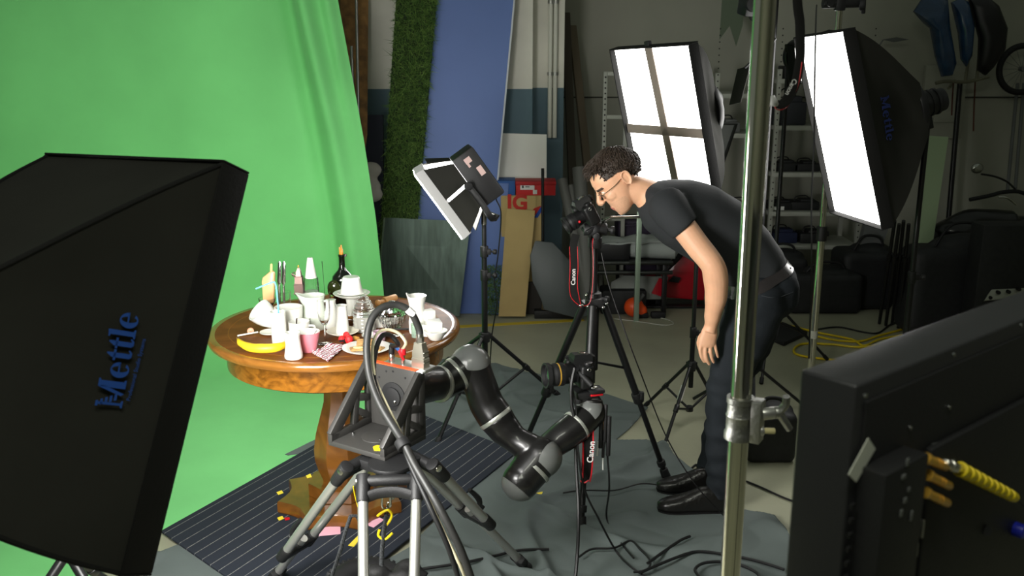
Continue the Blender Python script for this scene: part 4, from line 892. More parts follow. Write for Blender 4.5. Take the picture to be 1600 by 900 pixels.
# napkin
def checks():
    m = mat('checked_cloth', rgb(230, 225, 225), .9); nt = m.node_tree; p = nt.nodes['Principled BSDF']; tc = nt.nodes.new('ShaderNodeTexCoord'); mp = nt.nodes.new('ShaderNodeMapping'); mp.inputs['Rotation'].default_value = (0, 0, .55)
    nt.links.new(tc.outputs['Object'], mp.inputs[0]); sx = nt.nodes.new('ShaderNodeSeparateXYZ'); nt.links.new(mp.outputs[0], sx.inputs[0]); fs = []
    for ax, sc_ in (('X', 78), ('Y', 78)):
        a = nt.nodes.new('ShaderNodeMath'); a.operation = 'MULTIPLY'; a.inputs[1].default_value = sc_; nt.links.new(sx.outputs[ax], a.inputs[0]); f = nt.nodes.new('ShaderNodeMath'); f.operation = 'FRACT'; nt.links.new(a.outputs[0], f.inputs[0])
        l = nt.nodes.new('ShaderNodeMath'); l.operation = 'LESS_THAN'; l.inputs[1].default_value = .42; nt.links.new(f.outputs[0], l.inputs[0]); fs.append(l)
    m1 = nt.nodes.new('ShaderNodeMixRGB'); m1.inputs[1].default_value = rgb(238, 232, 232); m1.inputs[2].default_value = rgb(150, 50, 66); nt.links.new(fs[0].outputs[0], m1.inputs[0])
    m2 = nt.nodes.new('ShaderNodeMixRGB'); m2.inputs[2].default_value = rgb(60, 46, 74); nt.links.new(fs[1].outputs[0], m2.inputs[0]); nt.links.new(m1.outputs[0], m2.inputs[1])
    f2 = nt.nodes.new('ShaderNodeMath'); f2.operation = 'MULTIPLY'; f2.inputs[1].default_value = .55; nt.links.new(fs[1].outputs[0], f2.inputs[0]); nt.links.new(f2.outputs[0], m2.inputs[0]); nt.links.new(m2.outputs[0], p.inputs['Base Color']); return m
c00, c10, c11, c01 = T(652, 712), T(752, 768), T(868, 668), T(760, 672)
b = MB(); b.grid(lambda u, v: (c00 * (1 - u) + c10 * u) * (1 - v) + (c01 * (1 - u) + c11 * u) * v + Z3 * (.004 + .010 * abs(noise.noise(V((u * 4, v * 4, 2)))) + .012 * sstep(.5, 1, v) * (1 - u)), 30, 30, thick=.003)
single('napkin', b, checks(), 'red and dark checked cloth napkin crumpled in front of the pink cup', 'napkin', ang=60)
b = MB(); b.box(T(845, 652) + Z3 * .012, (.03, .016, .008), euler3(.6, 0, 0), bev=.002); single('dark_clip', b, blkp, 'small dark clip on the napkin corner beside the strawberries', 'clip')
# bread plate
o = T(990, 698); ware('plate', 'white plate with brown bread slices inside the cable loop', 'plate', o, [(0, 0), (.05, 0), (.056, .003), (.088, .013), (.093, .017), (.090, .018), (.055, .007), (0, .005)], white_c)
br = mat('brown_bread', rgb(178, 138, 86), .85, var=.35, scale=90, bump=.5, bscale=150); but = mat('butter', rgb(235, 214, 150), .4)
for (dx, dy, a, tl, lab, top) in ((-.03, -.012, .3, .0, 'left slice of brown bread with butter on the white plate', 1), (.035, -.005, -.4, .0, 'right slice of brown bread with butter on the white plate', 1), (-.012, .035, .1, .35, 'slice of brown bread lying at the back of the white plate', 0)):
    q = o + V((dx, dy, .0125 + (.010 if tl else 0))); t = thing('bread_slice', lab, 'bread', q - Z3 * .006, 'bread slices'); rm = euler3(a, tl, 0)
    b = MB(); b.box(q, (.062, .042, .010), rm, bev=.004); build('crumb', b, br, t)
    if top: b = MB(); b.ell(q + Z3 * .006, (.02, .014, .003)); build('butter', b, but, t)
o = T(1025, 612); ware('saucer', 'small white saucer behind the bread plate', 'saucer', o, [(0, 0), (.025, 0), (.042, .008), (.043, .010), (.024, .004), (0, .003)], white_c)
ware('cup', 'small mauve cup on the little saucer behind the bread plate', 'cup', T(1070, 640), cup_prof(.020, .026, .042, .003), mat('mauve_china', rgb(190, 160, 175), .25))
b = MB(); o = T(1055, 552); b.box(o + Z3 * .02, (.05, .036, .04), euler3(.3, 0, 0), bev=.004); single('butter_dish', b, white_c, 'small white block-shaped dish behind the cable loop', 'dish')
# little metal things
b = MB(); o = T(1150, 612)
for k in range(9): b.ell(o + V((random.uniform(-.03, .03), random.uniform(-.012, .012), .006)), (.007, .005, .005), n=12)
b.tube([o + V((-.04, 0, .006)), o + V((0, -.006, .01)), o + V((.045, .004, .006))], .004, 8, 4); single('metal_bracelet', b, silver, 'heap of small silver metal links behind the bread plate', 'links')
t = thing('pocket_knife', 'pocket knife with grey blade and blue handle right of the bread plate', 'knife', T(1140, 665))
b = MB(); a, c_ = T(1095, 650), T(1140, 668); b.ell(a.lerp(c_, .5) + Z3 * .006, (.020, .009, .004), euler3(-.5, 0, 0)); build('blade', b, mat('grey_blade', rgb(120, 125, 130), .3, .9), t)
b = MB(); b.tube([c_ + Z3 * .007, T(1170, 685) + Z3 * .007, T(1195, 712) + Z3 * .006], [.006, .008, .006], 10, 4); build('handle', b, mat('blue_handle', rgb(50, 90, 150), .4), t)
b = MB(); b.cyl(T(1098, 572) + Z3 * .005, T(1268, 570) + Z3 * .005, .0045, n=10); single('black_stick', b, blk, 'thin black stick lying in front of the sugar bowl', 'stick')
t = thing('rolling_pin', 'wooden rolling pin end showing behind the ribbed jar', 'rolling pin', T(1080, 440))
pin = mat('pin_wood', rgb(205, 150, 90), .5); a = T(1058, 425) + Z3 * .016; d = V((.55, .8, 0)).normalized()
b = MB(); b.ell(a - d * .0, (.014, .014, .014)); b.cyl(a, a + d * .04, .009, n=14); build('handle', b, pin, t); b = MB(); b.cyl(a + d * .04, a + d * .12, .016, n=18, bev=.003); build('roller', b, pin, t)
# white vase, cubes
o = T(1300, 585); pitcher('vase', 'tall waisted white vase at the right of the table', o, [(.032, 0), (.034, .01), (.034, .05), (.029, .085), (.032, .125), (.040, .155)], .003, R(180))
ware('glass_votive', 'pale green-tinted low glass in front of the white vase', 'glass', T(1292, 612), cup_prof(.018, .021, .055, .003), mat('tinted_glass', rgb(200, 225, 205), .08, trans=.7))
cube_m = mat('sugar_white', rgb(236, 236, 230), .6, bump=.2, bscale=200)
ware('bowl', 'white bowl holding a big white cube, right edge of the dishes', 'bowl', T(1412, 628), [(0, 0), (.022, 0), (.026, .004), (.044, .030), (.048, .038), (.046, .039), (.024, .010), (0, .008)], white_c)
ware('cup', 'white cup standing between the vase and the bowl with the cube', 'cup', T(1365, 600), cup_prof(.026, .032, .050, .003), white_c)
b = MB(); b.box(T(1406, 612) + V((0, .004, .043)), (.052, .05, .048), euler3(.35, .12, .0), bev=.004); single('white_cube', b, cube_m, 'white cube sitting in the bowl at the right edge of the dishes', 'cube', 'white cubes')
b = MB(); b.box(T(1362, 590) + V((.004, .02, .072)), (.045, .042, .042), euler3(.5, 0, 0), bev=.004); single('white_cube', b, cube_m, 'white cube lying on the cup behind the bowl with the cube', 'cube', 'white cubes')
# banana
t = thing('banana', 'yellow banana lying at the front left of the table', 'banana', T(350, 690)); zc = .019
pts = [T(208, 676) + Z3 * (zc + .012), T(225, 690) + Z3 * (zc + .006), T(280, 706) + Z3 * zc, T(350, 712) + Z3 * zc, T(430, 708) + Z3 * zc, T(490, 690) + Z3 * zc, T(520, 676) + Z3 * (zc + .002)]
b = MB(); b.tube(pts, [.006, .013, .018, .0195, .0185, .014, .008], 7, 6); build('peel', b, mat('banana_peel', rgb(236, 196, 40), .45, var=.12, scale=30), t, 60)
b = MB(); b.tube([pts[0], pts[0] + V((-.006, .006, .006))], [.006, .004], 7); build('tip', b, mat('banana_tip', rgb(90, 66, 30), .8), t)
b = MB(); b.tube([pts[-1], pts[-1] + V((.02, .006, .004))], [.0075, .005], 7); build('stem', b, mat('banana_stem', rgb(170, 150, 60), .7), t)
t = thing('skewer', 'white stick with a pink shrimp piece, lying left above the banana', 'skewer', T(262, 606))
b = MB(); b.cyl(T(200, 612) + Z3 * .005, T(326, 594) + Z3 * .008, .0035, n=8); build('stick', b, white_c, t)
b = MB(); o = T(285, 598); b.tube([o + V((-.006, -.004, .006)), o + V((-.008, 0, .016)), o + V((0, .002, .020)), o + V((.008, 0, .012))], [.006, .009, .009, .005], 10, 4); build('shrimp', b, mat('shrimp_pink', rgb(228, 160, 130), .4), t)
b = MB(); o = T(725, 470); b.ell(o + Z3 * .022, (.018, .018, .022)); single('tomato', b, rd, 'red fruit half hidden between pitcher and slim bottle', 'fruit')
b = MB(); o = T(604, 500); b.ell(o + Z3 * .018, (.018, .024, .018)); single('lemon', b, mat('lemon_yellow', rgb(235, 205, 40), .4), 'yellow lemon half hidden behind the large pitcher', 'lemon')
# ------------------------------------------------------------------ robot bracket, arm and tripod
ZB = .66
FL, FR, BR = on(513, 688, ZB), on(601, 713, ZB), on(661, 677, ZB)
u = (FR - FL); SB = u.length; u.normalize(); v = V((-u.y, u.x, 0)); SV = (BR - FR).length
BK = mat('anodised_black', rgb(58, 57, 55), .45, .2, bump=.05, bscale=400)
G = lambda a, c_, z: FL + u * a + v * c_ + Z3 * (z - ZB)         # across, back, up
RB = Matrix((u, v, Z3)).transposed(); ZT2 = .888
t = thing('robot_bracket', 'black machined angle bracket holding the robot arm on the silver tripod', 'bracket', G(SB / 2, SV / 2, ZB - .02))
b = MB(); b.box(G(SB / 2, SV / 2, ZB - .009), (SB, SV, .018), RB, bev=.002); build('base_plate', b, BK, t)
b = MB(); b.box(G(SB / 2, SV - .009, (ZB + ZT2) / 2), (SB - .036, .018, ZT2 - ZB), RB, bev=.002); build('mounting_plate', b, BK, t)
for a in (.009, SB - .009):
    bm_ = MB(); q = lambda c_, z: G(a, c_, z)
    def bar(p0, p1, wd, bm_=bm_):
        p0, p1 = V(p0), V(p1); d = (p1 - p0); L = d.length; d.normalize(); bm_.box((p0 + p1) / 2, (.018, wd, L), Matrix((u, d.cross(u), d)).transposed(), bev=.0015)
    hh = ZT2 - ZB
    bar(q(SV - .015, ZB), q(SV - .015, ZT2), .032)
    bar(q(.0, ZB + .012), q(SV, ZB + .012), .026)
    bar(q(.008, ZB + .014), q(SV - .014, ZT2 - .012), .044)
    bar(q(SV * .55, ZB + .02), q(SV * .62, ZB + hh * .55), .026)
    bar(q(SV * .62, ZB + hh * .50), q(SV - .015, ZB + hh * .42), .026)
    bar(q(SV * .60, ZB + hh * .30), q(SV - .01, ZB + .02), .024)
    bm_.box(q(.006, ZB + .012), (.018, .016, .034), RB, bev=.0015)
    build('side_gusset', bm_, BK, t)
b = MB(); b.cyl(G(SB / 2, SV * .52, ZB), G(SB / 2, SV * .52, ZB + .004), .058, n=40, bev=.001); build('turn_disc', b, BK, t)
b = MB()
for a, c_ in ((.07, .4), (.5, .82), (.55, .42), (.86, .5)): p = G(SB * (a + .06), SV * c_, ZB + .0045); b.cyl(p - Z3 * .004, p + Z3 * .001, .0045, n=12)
build('bolt', b, steel, t)
b = MB()
for a, z in ((.2, .42), (.14, .60), (.25, .78), (.5, .92), (.38, .9), (.72, .86), (.22, .3), (.4, .2), (.8, .3), (.82, .6), (.3, .12), (.62, .14)):
    p = G(SB * a, SV - .018, ZB + hh * z); b.cyl(p + v * .002, p - v * .0006, .0042, n=12)
build('bolt_hole', b, blkr, t)
b = MB(); p = G(SB * .50, SV - .018, ZB + hh * .52); b.cyl(p, p - v * .004, .052, n=40, bev=.001); b.cyl(p, p - v * .010, .034, n=32, bev=.002); build('flange', b, blkr, t)
b = MB(); b.ell(G(SB * .56, SV - .03, ZB + hh * .46), (.006, .004, .006)); build('flange_screw', b, steel, t)
b = MB(); b.box(G(SB * .47, SV - .009, ZT2 + .001), (SB * .86, .019, .003), RB); build('orange_edge', b, mat('orange_strip', rgb(225, 80, 30), .5), t, label='thin orange top edge')
b = MB(); b.box(G(SB * .97, SV - .009, ZT2 + .0), (SB * .1, .019, .006), RB); build('white_edge', b, whitep, t)
q = G(SB * .86, SV * .1, ZB + .001); b = MB(); b.plate([(-.026, .006), (-.004, -.014), (.016, -.006), (.022, .018), (.010, .026), (.005, .046), (-.006, .028), (-.024, .026)], G(SB * .78, .03, ZB + .0005), u, v, .0012); single('tape_scrap', b, mat('bright_yellow_tape', rgb(250, 215, 20), .6), 'bright yellow tape scrap on the floor plate of the robot bracket', 'tape')
# the arm
ar = lambda x, y, Y: at(x, y, Y * .956)
arm_m = mat('robot_black', rgb(20, 19, 19), .33, coat=.3); cap_m = mat('robot_grey', rgb(98, 100, 98), .3, coat=.3); ring_m = mat('robot_ring', rgb(188, 190, 182), .35, .7)
A0 = G(SB / 2, SV, ZB + hh * .52)
J0 = A0 + v * .11; J1 = ar(700, 594, 3.55); E1 = ar(735, 570, 3.60)
t = thing('robot_arm', 'black jointed robot arm with grey joint caps reaching right from the bracket', 'robot arm', A0)
b = MB(); b.tube([A0 - v * .0, A0 + v * .03, J0, ar(684, 598, 3.5)], [.066, .068, .070, .064], 28, 6); b.tube([ar(674, 604, 3.47), ar(690, 602, 3.52), J1, E1], [.046, .058, .064, .070], 28, 6); b.ell(E1, .073)
b.remesh(.005, 6); build('base_joint', b, arm_m, t, 60)
L1 = [E1, ar(750, 602, 3.58), ar(760, 630, 3.57), ar(775, 653, 3.55), ar(788, 670, 3.54), ar(806, 687, 3.52), ar(828, 701, 3.50), ar(846, 714, 3.48)]
b = MB(); b.tube(L1[:4], [.074, .064, .066, .068], 28, 8); b.ell(E1, .075); b.remesh(.005, 6); build('upper_link', b, arm_m, t, 60)
E2 = L1[-1]; T0, T1 = ar(819, 745, 3.44), ar(814, 752, 3.43); FW = [ar(862, 696, 3.52), ar(884, 679, 3.55), ar(903, 664, 3.58), ar(922, 645, 3.62)]
b = MB(); b.tube(L1[3:], [.068, .062, .052, .058, .074], 28, 8); b.ell(E2, .076); b.tube([E2, T0], [.074, .072], 28, 6); b.ell(T1, .0715); b.remesh(.005, 6); build('lower_link', b, arm_m, t, 60)
b = MB(); b.tube([E2] + FW, [.058, .054, .060, .062, .058], 28, 8); b.ell(FW[-1], (.062, .060, .062)); b.tube([FW[-1], ar(925, 622, 3.63)], [.054, .042], 20); b.remesh(.005, 6); build('wrist_link', b, arm_m, t, 60)
def band(c_, d, r_, wd, nm='ring'):
    d = V(d).normalized(); b = MB(); b.cyl(V(c_) - d * wd / 2, V(c_) + d * wd / 2, r_, n=48, bev=.002); build(nm, b, ring_m, t)
band(ar(686, 600, 3.50), J1 - J0, .0690, .014); band(ar(714, 585, 3.57), E1 - J1, .0690, .014)
band(L1[3], L1[4] - L1[2], .0690, .016); band(ar(833, 731, 3.46), E2 - T0, .0745, .015); band(ar(901, 665, 3.575), FW[3] - FW[1], .0630, .012)
def cap(c_, axis, r_, cut, nm='joint_cap', ex=1.0):
    b = MB(); P_ = []
    a0 = math.acos(cut)
    for i in range(15): a = a0 * (1 - i / 14); P_.append((r_ * math.sin(a), r_ * math.cos(a) * ex))
    P_ = [(P_[0][0] - .004, P_[0][1] - .004)] + P_; P_[-1] = (0, P_[-1][1]); b.lathe(P_, c_, axis, 48); build(nm, b, cap_m, t, 60, label='grey joint cap')
cap(E1, V((.12, -.28, .95)), .0775, .34); cap(E2, V((.80, -.55, -.12)), .0785, .38); cap(T1, (T1 - E2) + V((-.01, -.01, -.02)), .0735, .42); cap(FW[-1], V((-.45, -.55, .75)), .0645, .40)
# connectors and hoses behind the top edge
cz = ZT2; RC = RB
C1_, C2_, C3_ = G(SB * .84, SV + .03, cz + .02), G(SB * .36, SV + .02, cz + .0), G(SB * .56, SV + .02, cz)
b = MB(); b.box(G(SB * .62, SV + .035, cz - .006), (SB * .75, .07, .012), RB, bev=.002); build('connector_plate', b, alu, t)
ct = thing('plug_connector', 'large square cast metal plug standing on the robot bracket', 'connector', C1_ - Z3 * .02)
b = MB(); rr = lambda s_, w_, z: [C1_ + u * s_ * sx + v * w_ * sy + Z3 * z for sx, sy in ((-1, -1), (1, -1), (1, 1), (-1, 1))]
b.loft([rr(.026, .017, -.02), rr(.026, .017, .012), rr(.024, .015, .014), rr(.024, .015, .03), rr(.017, .013, .062), rr(.017, .013, .068)]); build('hood', b, mat('nickel_cast', rgb(205, 200, 185), .32, .9), ct, 20)
b = MB(); b.cyl(C1_ + Z3 * .066, C1_ + Z3 * .088, .014, n=6); b.cyl(C1_ + Z3 * .086, C1_ + Z3 * .10, .0125, n=20); build('gland', b, silver, ct)
b = MB()
for z in (.0, .02, .036): b.box(C1_ + u * .0255 + Z3 * z, (.003, .03, .005), RB, bev=.001)
build('rib', b, silver, ct)
ct2 = thing('round_plug', 'small round metal plug left of the red one on the robot bracket', 'connector', C2_); b = MB(); b.cyl(C2_, C2_ + Z3 * .03, .0105, n=20, bev=.002); build('shell', b, silver, ct2); b = MB(); b.cyl(C2_ + Z3 * .03, C2_ + Z3 * .062, .0105, .0085, n=18, bev=.002); build('boot', b, blkr, ct2)
ct3 = thing('red_plug', 'thin metal plug with a red collar beside the large square plug', 'connector', C3_); b = MB(); b.cyl(C3_, C3_ + Z3 * .035, .0075, n=18); build('shell', b, silver, ct3)
b = MB(); b.cyl(C3_ + Z3 * .034, C3_ + Z3 * .058, .0125, .011, n=18, bev=.003); b.tube([C3_ + V((-.012, -.004, .05)), C3_ + V((-.004, -.012, .036)), C3_ + V((.004, -.010, .02))], .005, 8, 4); build('collar', b, red, ct3)
cy = C1_.y
h1_ = [C1_ + Z3 * .098, at(654, 512, cy), at(641, 487, cy - .01), at(618, 476, cy - .02), at(594, 483, cy - .05), at(579, 503, cy - .08), at(573, 540, cy - .12), at(577, 585, cy - .17), at(592, 628, cy - .23), at(618, 672, cy - .30), at(632, 694, cy - .34), at(650, 730, cy - .38), at(686, 792, cy - .46), at(720, 860, cy - .5), at(745, 930, cy - .52)]
b = MB(); b.tube(h1_, .0125, 14, 8); ho = single('hose', b, mat('hose_black', rgb(38, 38, 37), .45), 'thick black cable looping highest from the square plug over the bracket', 'cable')
b = MB(); p, q = h1_[1].lerp(h1_[2], .75), h1_[2].lerp(h1_[3], .25); b.cyl(p + V((.004, 0, .004)), q + V((.002, 0, .004)), .0130, n=18); build('cable_label', b, whitep, ho)
h2_ = [C2_ + Z3 * .058, at(622, 538, cy), at(610, 524, cy - .01), at(597, 525, cy - .04), at(588, 545, cy - .08), at(584, 575, cy - .13), at(590, 612, cy - .20), at(614, 665, cy - .28), at(629, 694, cy - .325), at(642, 728, cy - .36), at(672, 792, cy - .44), at(702, 860, cy - .48), at(724, 930, cy - .5)]
b = MB(); b.tube(h2_, .0085, 12, 8); single('hose', b, cableb, 'black cable in the lower inner loop over the robot bracket', 'cable')
h3_ = [C3_ + Z3 * .056, at(634, 535, cy), at(622, 520, cy - .01), at(604, 515, cy - .03), at(589, 522, cy - .06), at(582, 545, cy - .10), at(586, 590, cy - .16), at(604, 632, cy - .22), at(622, 668, cy - .27), at(634, 696, cy - .32), at(654, 745, cy - .36), at(688, 820, cy - .42), at(722, 890, cy - .46), at(740, 940, cy - .48)]
b = MB(); b.tube(h3_, .0055, 10, 8); single('hose', b, mat('beige_cable', rgb(200, 192, 160), .5), 'thin beige cable looping together with the black ones over the bracket', 'cable')
b = MB(); b.cyl(at(626, 688, cy - .325), at(633, 700, cy - .345), .024, n=16, bev=.003); single('cable_tie', b, blkr, 'black tie bundling the robot cables in front of the bracket', 'cable tie')

# silver tripod
PC = V((-.395, 2.90, 0)); ZC = ZB - .02
t = thing('robot_tripod', 'heavy silver-legged tripod carrying the robot arm', 'tripod', PC)
b = MB(); b.cyl(PC + Z3 * (ZC - .012), PC + Z3 * (ZC + .003), .075, n=40, bev=.004); b.cyl(PC + Z3 * (ZC - .05), PC + Z3 * (ZC - .012), .05, n=32, bev=.004)
dirs = [V((-.88, .12, 0)).normalized(), V((.03, -1, 0)).normalized(), V((.82, .57, 0)).normalized()]
feet = [on(424, 916), V((-.345, 2.25, 0)), on(822, 893)]
for f, pr in zip(feet, (.125, .085, .115)):
    d = (f - PC); d.z = 0; d.normalize(); s_ = V((-d.y, d.x, 0)); b.box(PC + d * pr * .5 + Z3 * (ZC - .024), (pr * 1.0, .05, .036), Matrix((d, s_, Z3)).transposed(), bev=.006); b.cyl(PC + d * pr - s_ * .095 + Z3 * (ZC - .022), PC + d * pr + s_ * .095 + Z3 * (ZC - .022), .018, n=18, bev=.003)
build('crown', b, blkp, t)
for i, f in enumerate(feet):
    pr, cf = ((.125, .68), (.085, .75), (.115, .49))[i]; d = (f - PC); d.z = 0; d.normalize(); s_ = V((-d.y, d.x, 0)); piv = PC + d * pr + Z3 * (ZC - .022); ft = V((f.x, f.y, .02)); ax = (ft - piv).normalized(); L = (ft - piv).length
    lg_m = MB(); k = .5
    for sg in (1, -1):
        a = piv + s_ * .084 * sg; c_ = piv + ax * L * (cf + .02) + s_ * .066 * sg; lg_m.cyl(a + ax * .05, c_, .0165, n=20)
    lg = build('leg', lg_m, alu, t)
    b = MB(); nrm = ax.cross(s_).normalized(); Rl = Matrix((s_, nrm, ax)).transposed()
    for sg in (1, -1):
        a = piv + s_ * .084 * sg; b.cyl(a - ax * .02, a + ax * .07, .024, .021, n=18, bev=.004)
    b.tube([piv + s_ * .078 + ax * .055, piv + s_ * .04 + ax * .042, piv + ax * .038, piv - s_ * .04 + ax * .042, piv - s_ * .078 + ax * .055], .016, 10, 4, flat=(.7, 1.2)); build('shoulder', b, blkp, lg)
    b = MB()
    for sg in (1, -1): b.cyl(piv + s_ * (.098 * sg), piv + s_ * (.108 * sg), .012, n=14, bev=.002)
    build('pivot_bolt', b, silver, lg)
    cl = piv + ax * L * cf; b = MB(); b.box(cl, (.15, .04, .045), Rl, bev=.008)
    for sg in (1, -1): b.cyl(cl + s_ * .066 * sg - ax * .03, cl + s_ * .066 * sg + ax * .03, .021, n=16, bev=.003)
    b.tube([cl + nrm * .02, cl + nrm * .05 - ax * .03, cl + nrm * .05 - ax * .10], [.010, .011, .008], 10, 4); b.cyl(cl + nrm * .0, cl + nrm * .045, .012, n=12); build('leg_clamp', b, blkp, lg)
    b = MB(); b.cyl(cl - ax * .05, ft - ax * .05, .0155, n=18); build('lower_tube', b, alu, lg)
    b = MB(); b.cyl(ft - ax * .07, ft - ax * .02, .021, n=16, bev=.003); b.ell(ft, (.024, .024, .018)); b.box(ft - ax * .06, (.07, .03, .03), Rl, bev=.006); build('foot', b, blkr, lg)
# chain, rope, hooks and the weight below
def chain_pts(p0, p1, n): return [V(p0).lerp(V(p1), i / n) for i in range(n + 1)]
YH = 2.84
t = thing('steel_chain', 'short steel chain with a shackle hanging under the robot tripod', 'chain', at(603, 800, YH))
b = MB(); pts = chain_pts(PC + V((.02, -.0, ZC - .07)), at(604, 798, YH), 7)
for i, (p, q) in enumerate(zip(pts, pts[1:])):
    m_ = p.lerp(q, .5); a_ = X3 if i % 2 else Y3; hl = (p - q).length * .62; b.tube([m_ + a_ * .007 * math.cos(R(30 * k)) + Z3 * hl * math.sin(R(30 * k)) for k in range(12)], .0028, 6, closed=True)
build('links', b, silver, t)
b = MB(); b.tube([at(598, 775, YH), at(597, 790, YH), at(602, 796, YH), at(609, 790, YH), at(609, 772, YH), at(603, 768, YH)], .0035, 8, 4, closed=True); build('shackle', b, steel, t)
for pts, lab in (([at(590, 806, YH), at(598, 800, YH - .01), at(606, 797, YH - .01), at(612, 803, YH), at(610, 812, YH), at(604, 820, YH)], 'yellow hook hanging just below the steel chain'),
                 ([at(593, 828, YH), at(591, 836, YH), at(596, 841, YH), at(603, 842, YH), at(613, 833, YH)], 'lower yellow hook above the dark weight')):
    b = MB(); b.tube(pts, .0042, 8, 5); single('hook', b, yellow, lab, 'hook', 'yellow hooks under the tripod')
b = MB(); b.tube([at(552, 760, 2.83), at(557, 783, 2.83), at(563, 803, 2.83), at(564, 808, 2.83)], .0045, 8, 5, flat=(1, .4)); single('yellow_strap', b, yellow, 'thin yellow strap hanging behind the front silver leg', 'strap')
def braid(pts, r_, name, lab):
    b = MB(); P_ = []; n = len(pts); full = []
    for i in range(n - 1):
        for k in range(14): full.append(V(pts[i]).lerp(V(pts[i + 1]), k / 14))
    for ph in range(3): b.tube([p + V((r_ * math.cos(i * .9 + ph * 2.09), r_ * math.sin(i * .9 + ph * 2.09), 0)) for i, p in enumerate(full)], r_ * .85, 7)
    b.mi = 0; single(name, b, mat(name + '_fibre', rgb(44, 46, 48), .8, var=.7, scale=160), lab, 'rope', 'braided ropes under the tripod')
braid([at(566, 822, 2.94), at(558, 806, 2.93), at(548, 806, 2.92), at(540, 830, 2.92), at(532, 860, 2.93), at(520, 895, 2.95), at(517, 940, 2.98)], .0042, 'rope', 'braided dark rope looping left of the front silver leg')
braid([at(604, 802, YH), at(600, 830, YH), at(597, 860, YH), at(596, 885, YH)], .0045, 'rope', 'braided dark rope hanging from the chain to the weight')
t = thing('rubber_tyre', 'black treaded rubber tyre lying under the robot tripod', 'tyre', on(578, 925, 0))
tc_ = on(578, 925, .07); Rt = euler3(.4, .18, .08); b = MB()
b.tube([tc_ + Rt @ V((.115 * math.cos(R(10 * k)), .115 * math.sin(R(10 * k)), 0)) for k in range(36)], .05, 14, closed=True)
for k in range(48):
    a = R(7.5 * k)
    for sgn in (1, -1): b.box(tc_ + Rt @ V((.162 * math.cos(a), .162 * math.sin(a), .016 * sgn)), (.014, .012, .026), Rt @ Matrix.Rotation(a, 3, 'Z') @ Matrix.Rotation(.4 * sgn, 3, 'X'), bev=.002)
build('tyre', b, blkr, t)
b = MB(); b.cyl(tc_ - Rt @ V((0, 0, .02)), tc_ + Rt @ V((0, 0, .02)), .07, n=28, bev=.004); build('rim', b, blkp, t)
b = MB(); c_ = at(612, 893, 3.0)
for k in range(12): b.ell(c_ + V((random.uniform(-.05, .06), random.uniform(-.03, .03), random.uniform(-.08, .03))), (.045, .035, .03))
b.tube([c_ + V((.04, 0, .0)), c_ + V((.09, 0, -.03)), c_ + V((.12, 0, .0))], .014, 8, 4)
b.remesh(.01, 3); single('weight_bag', b, mat('black_bag', rgb(18, 18, 18), .7, bump=.5, bscale=30), 'lumpy black weight bag tied under the robot tripod beside the tyre', 'bag')

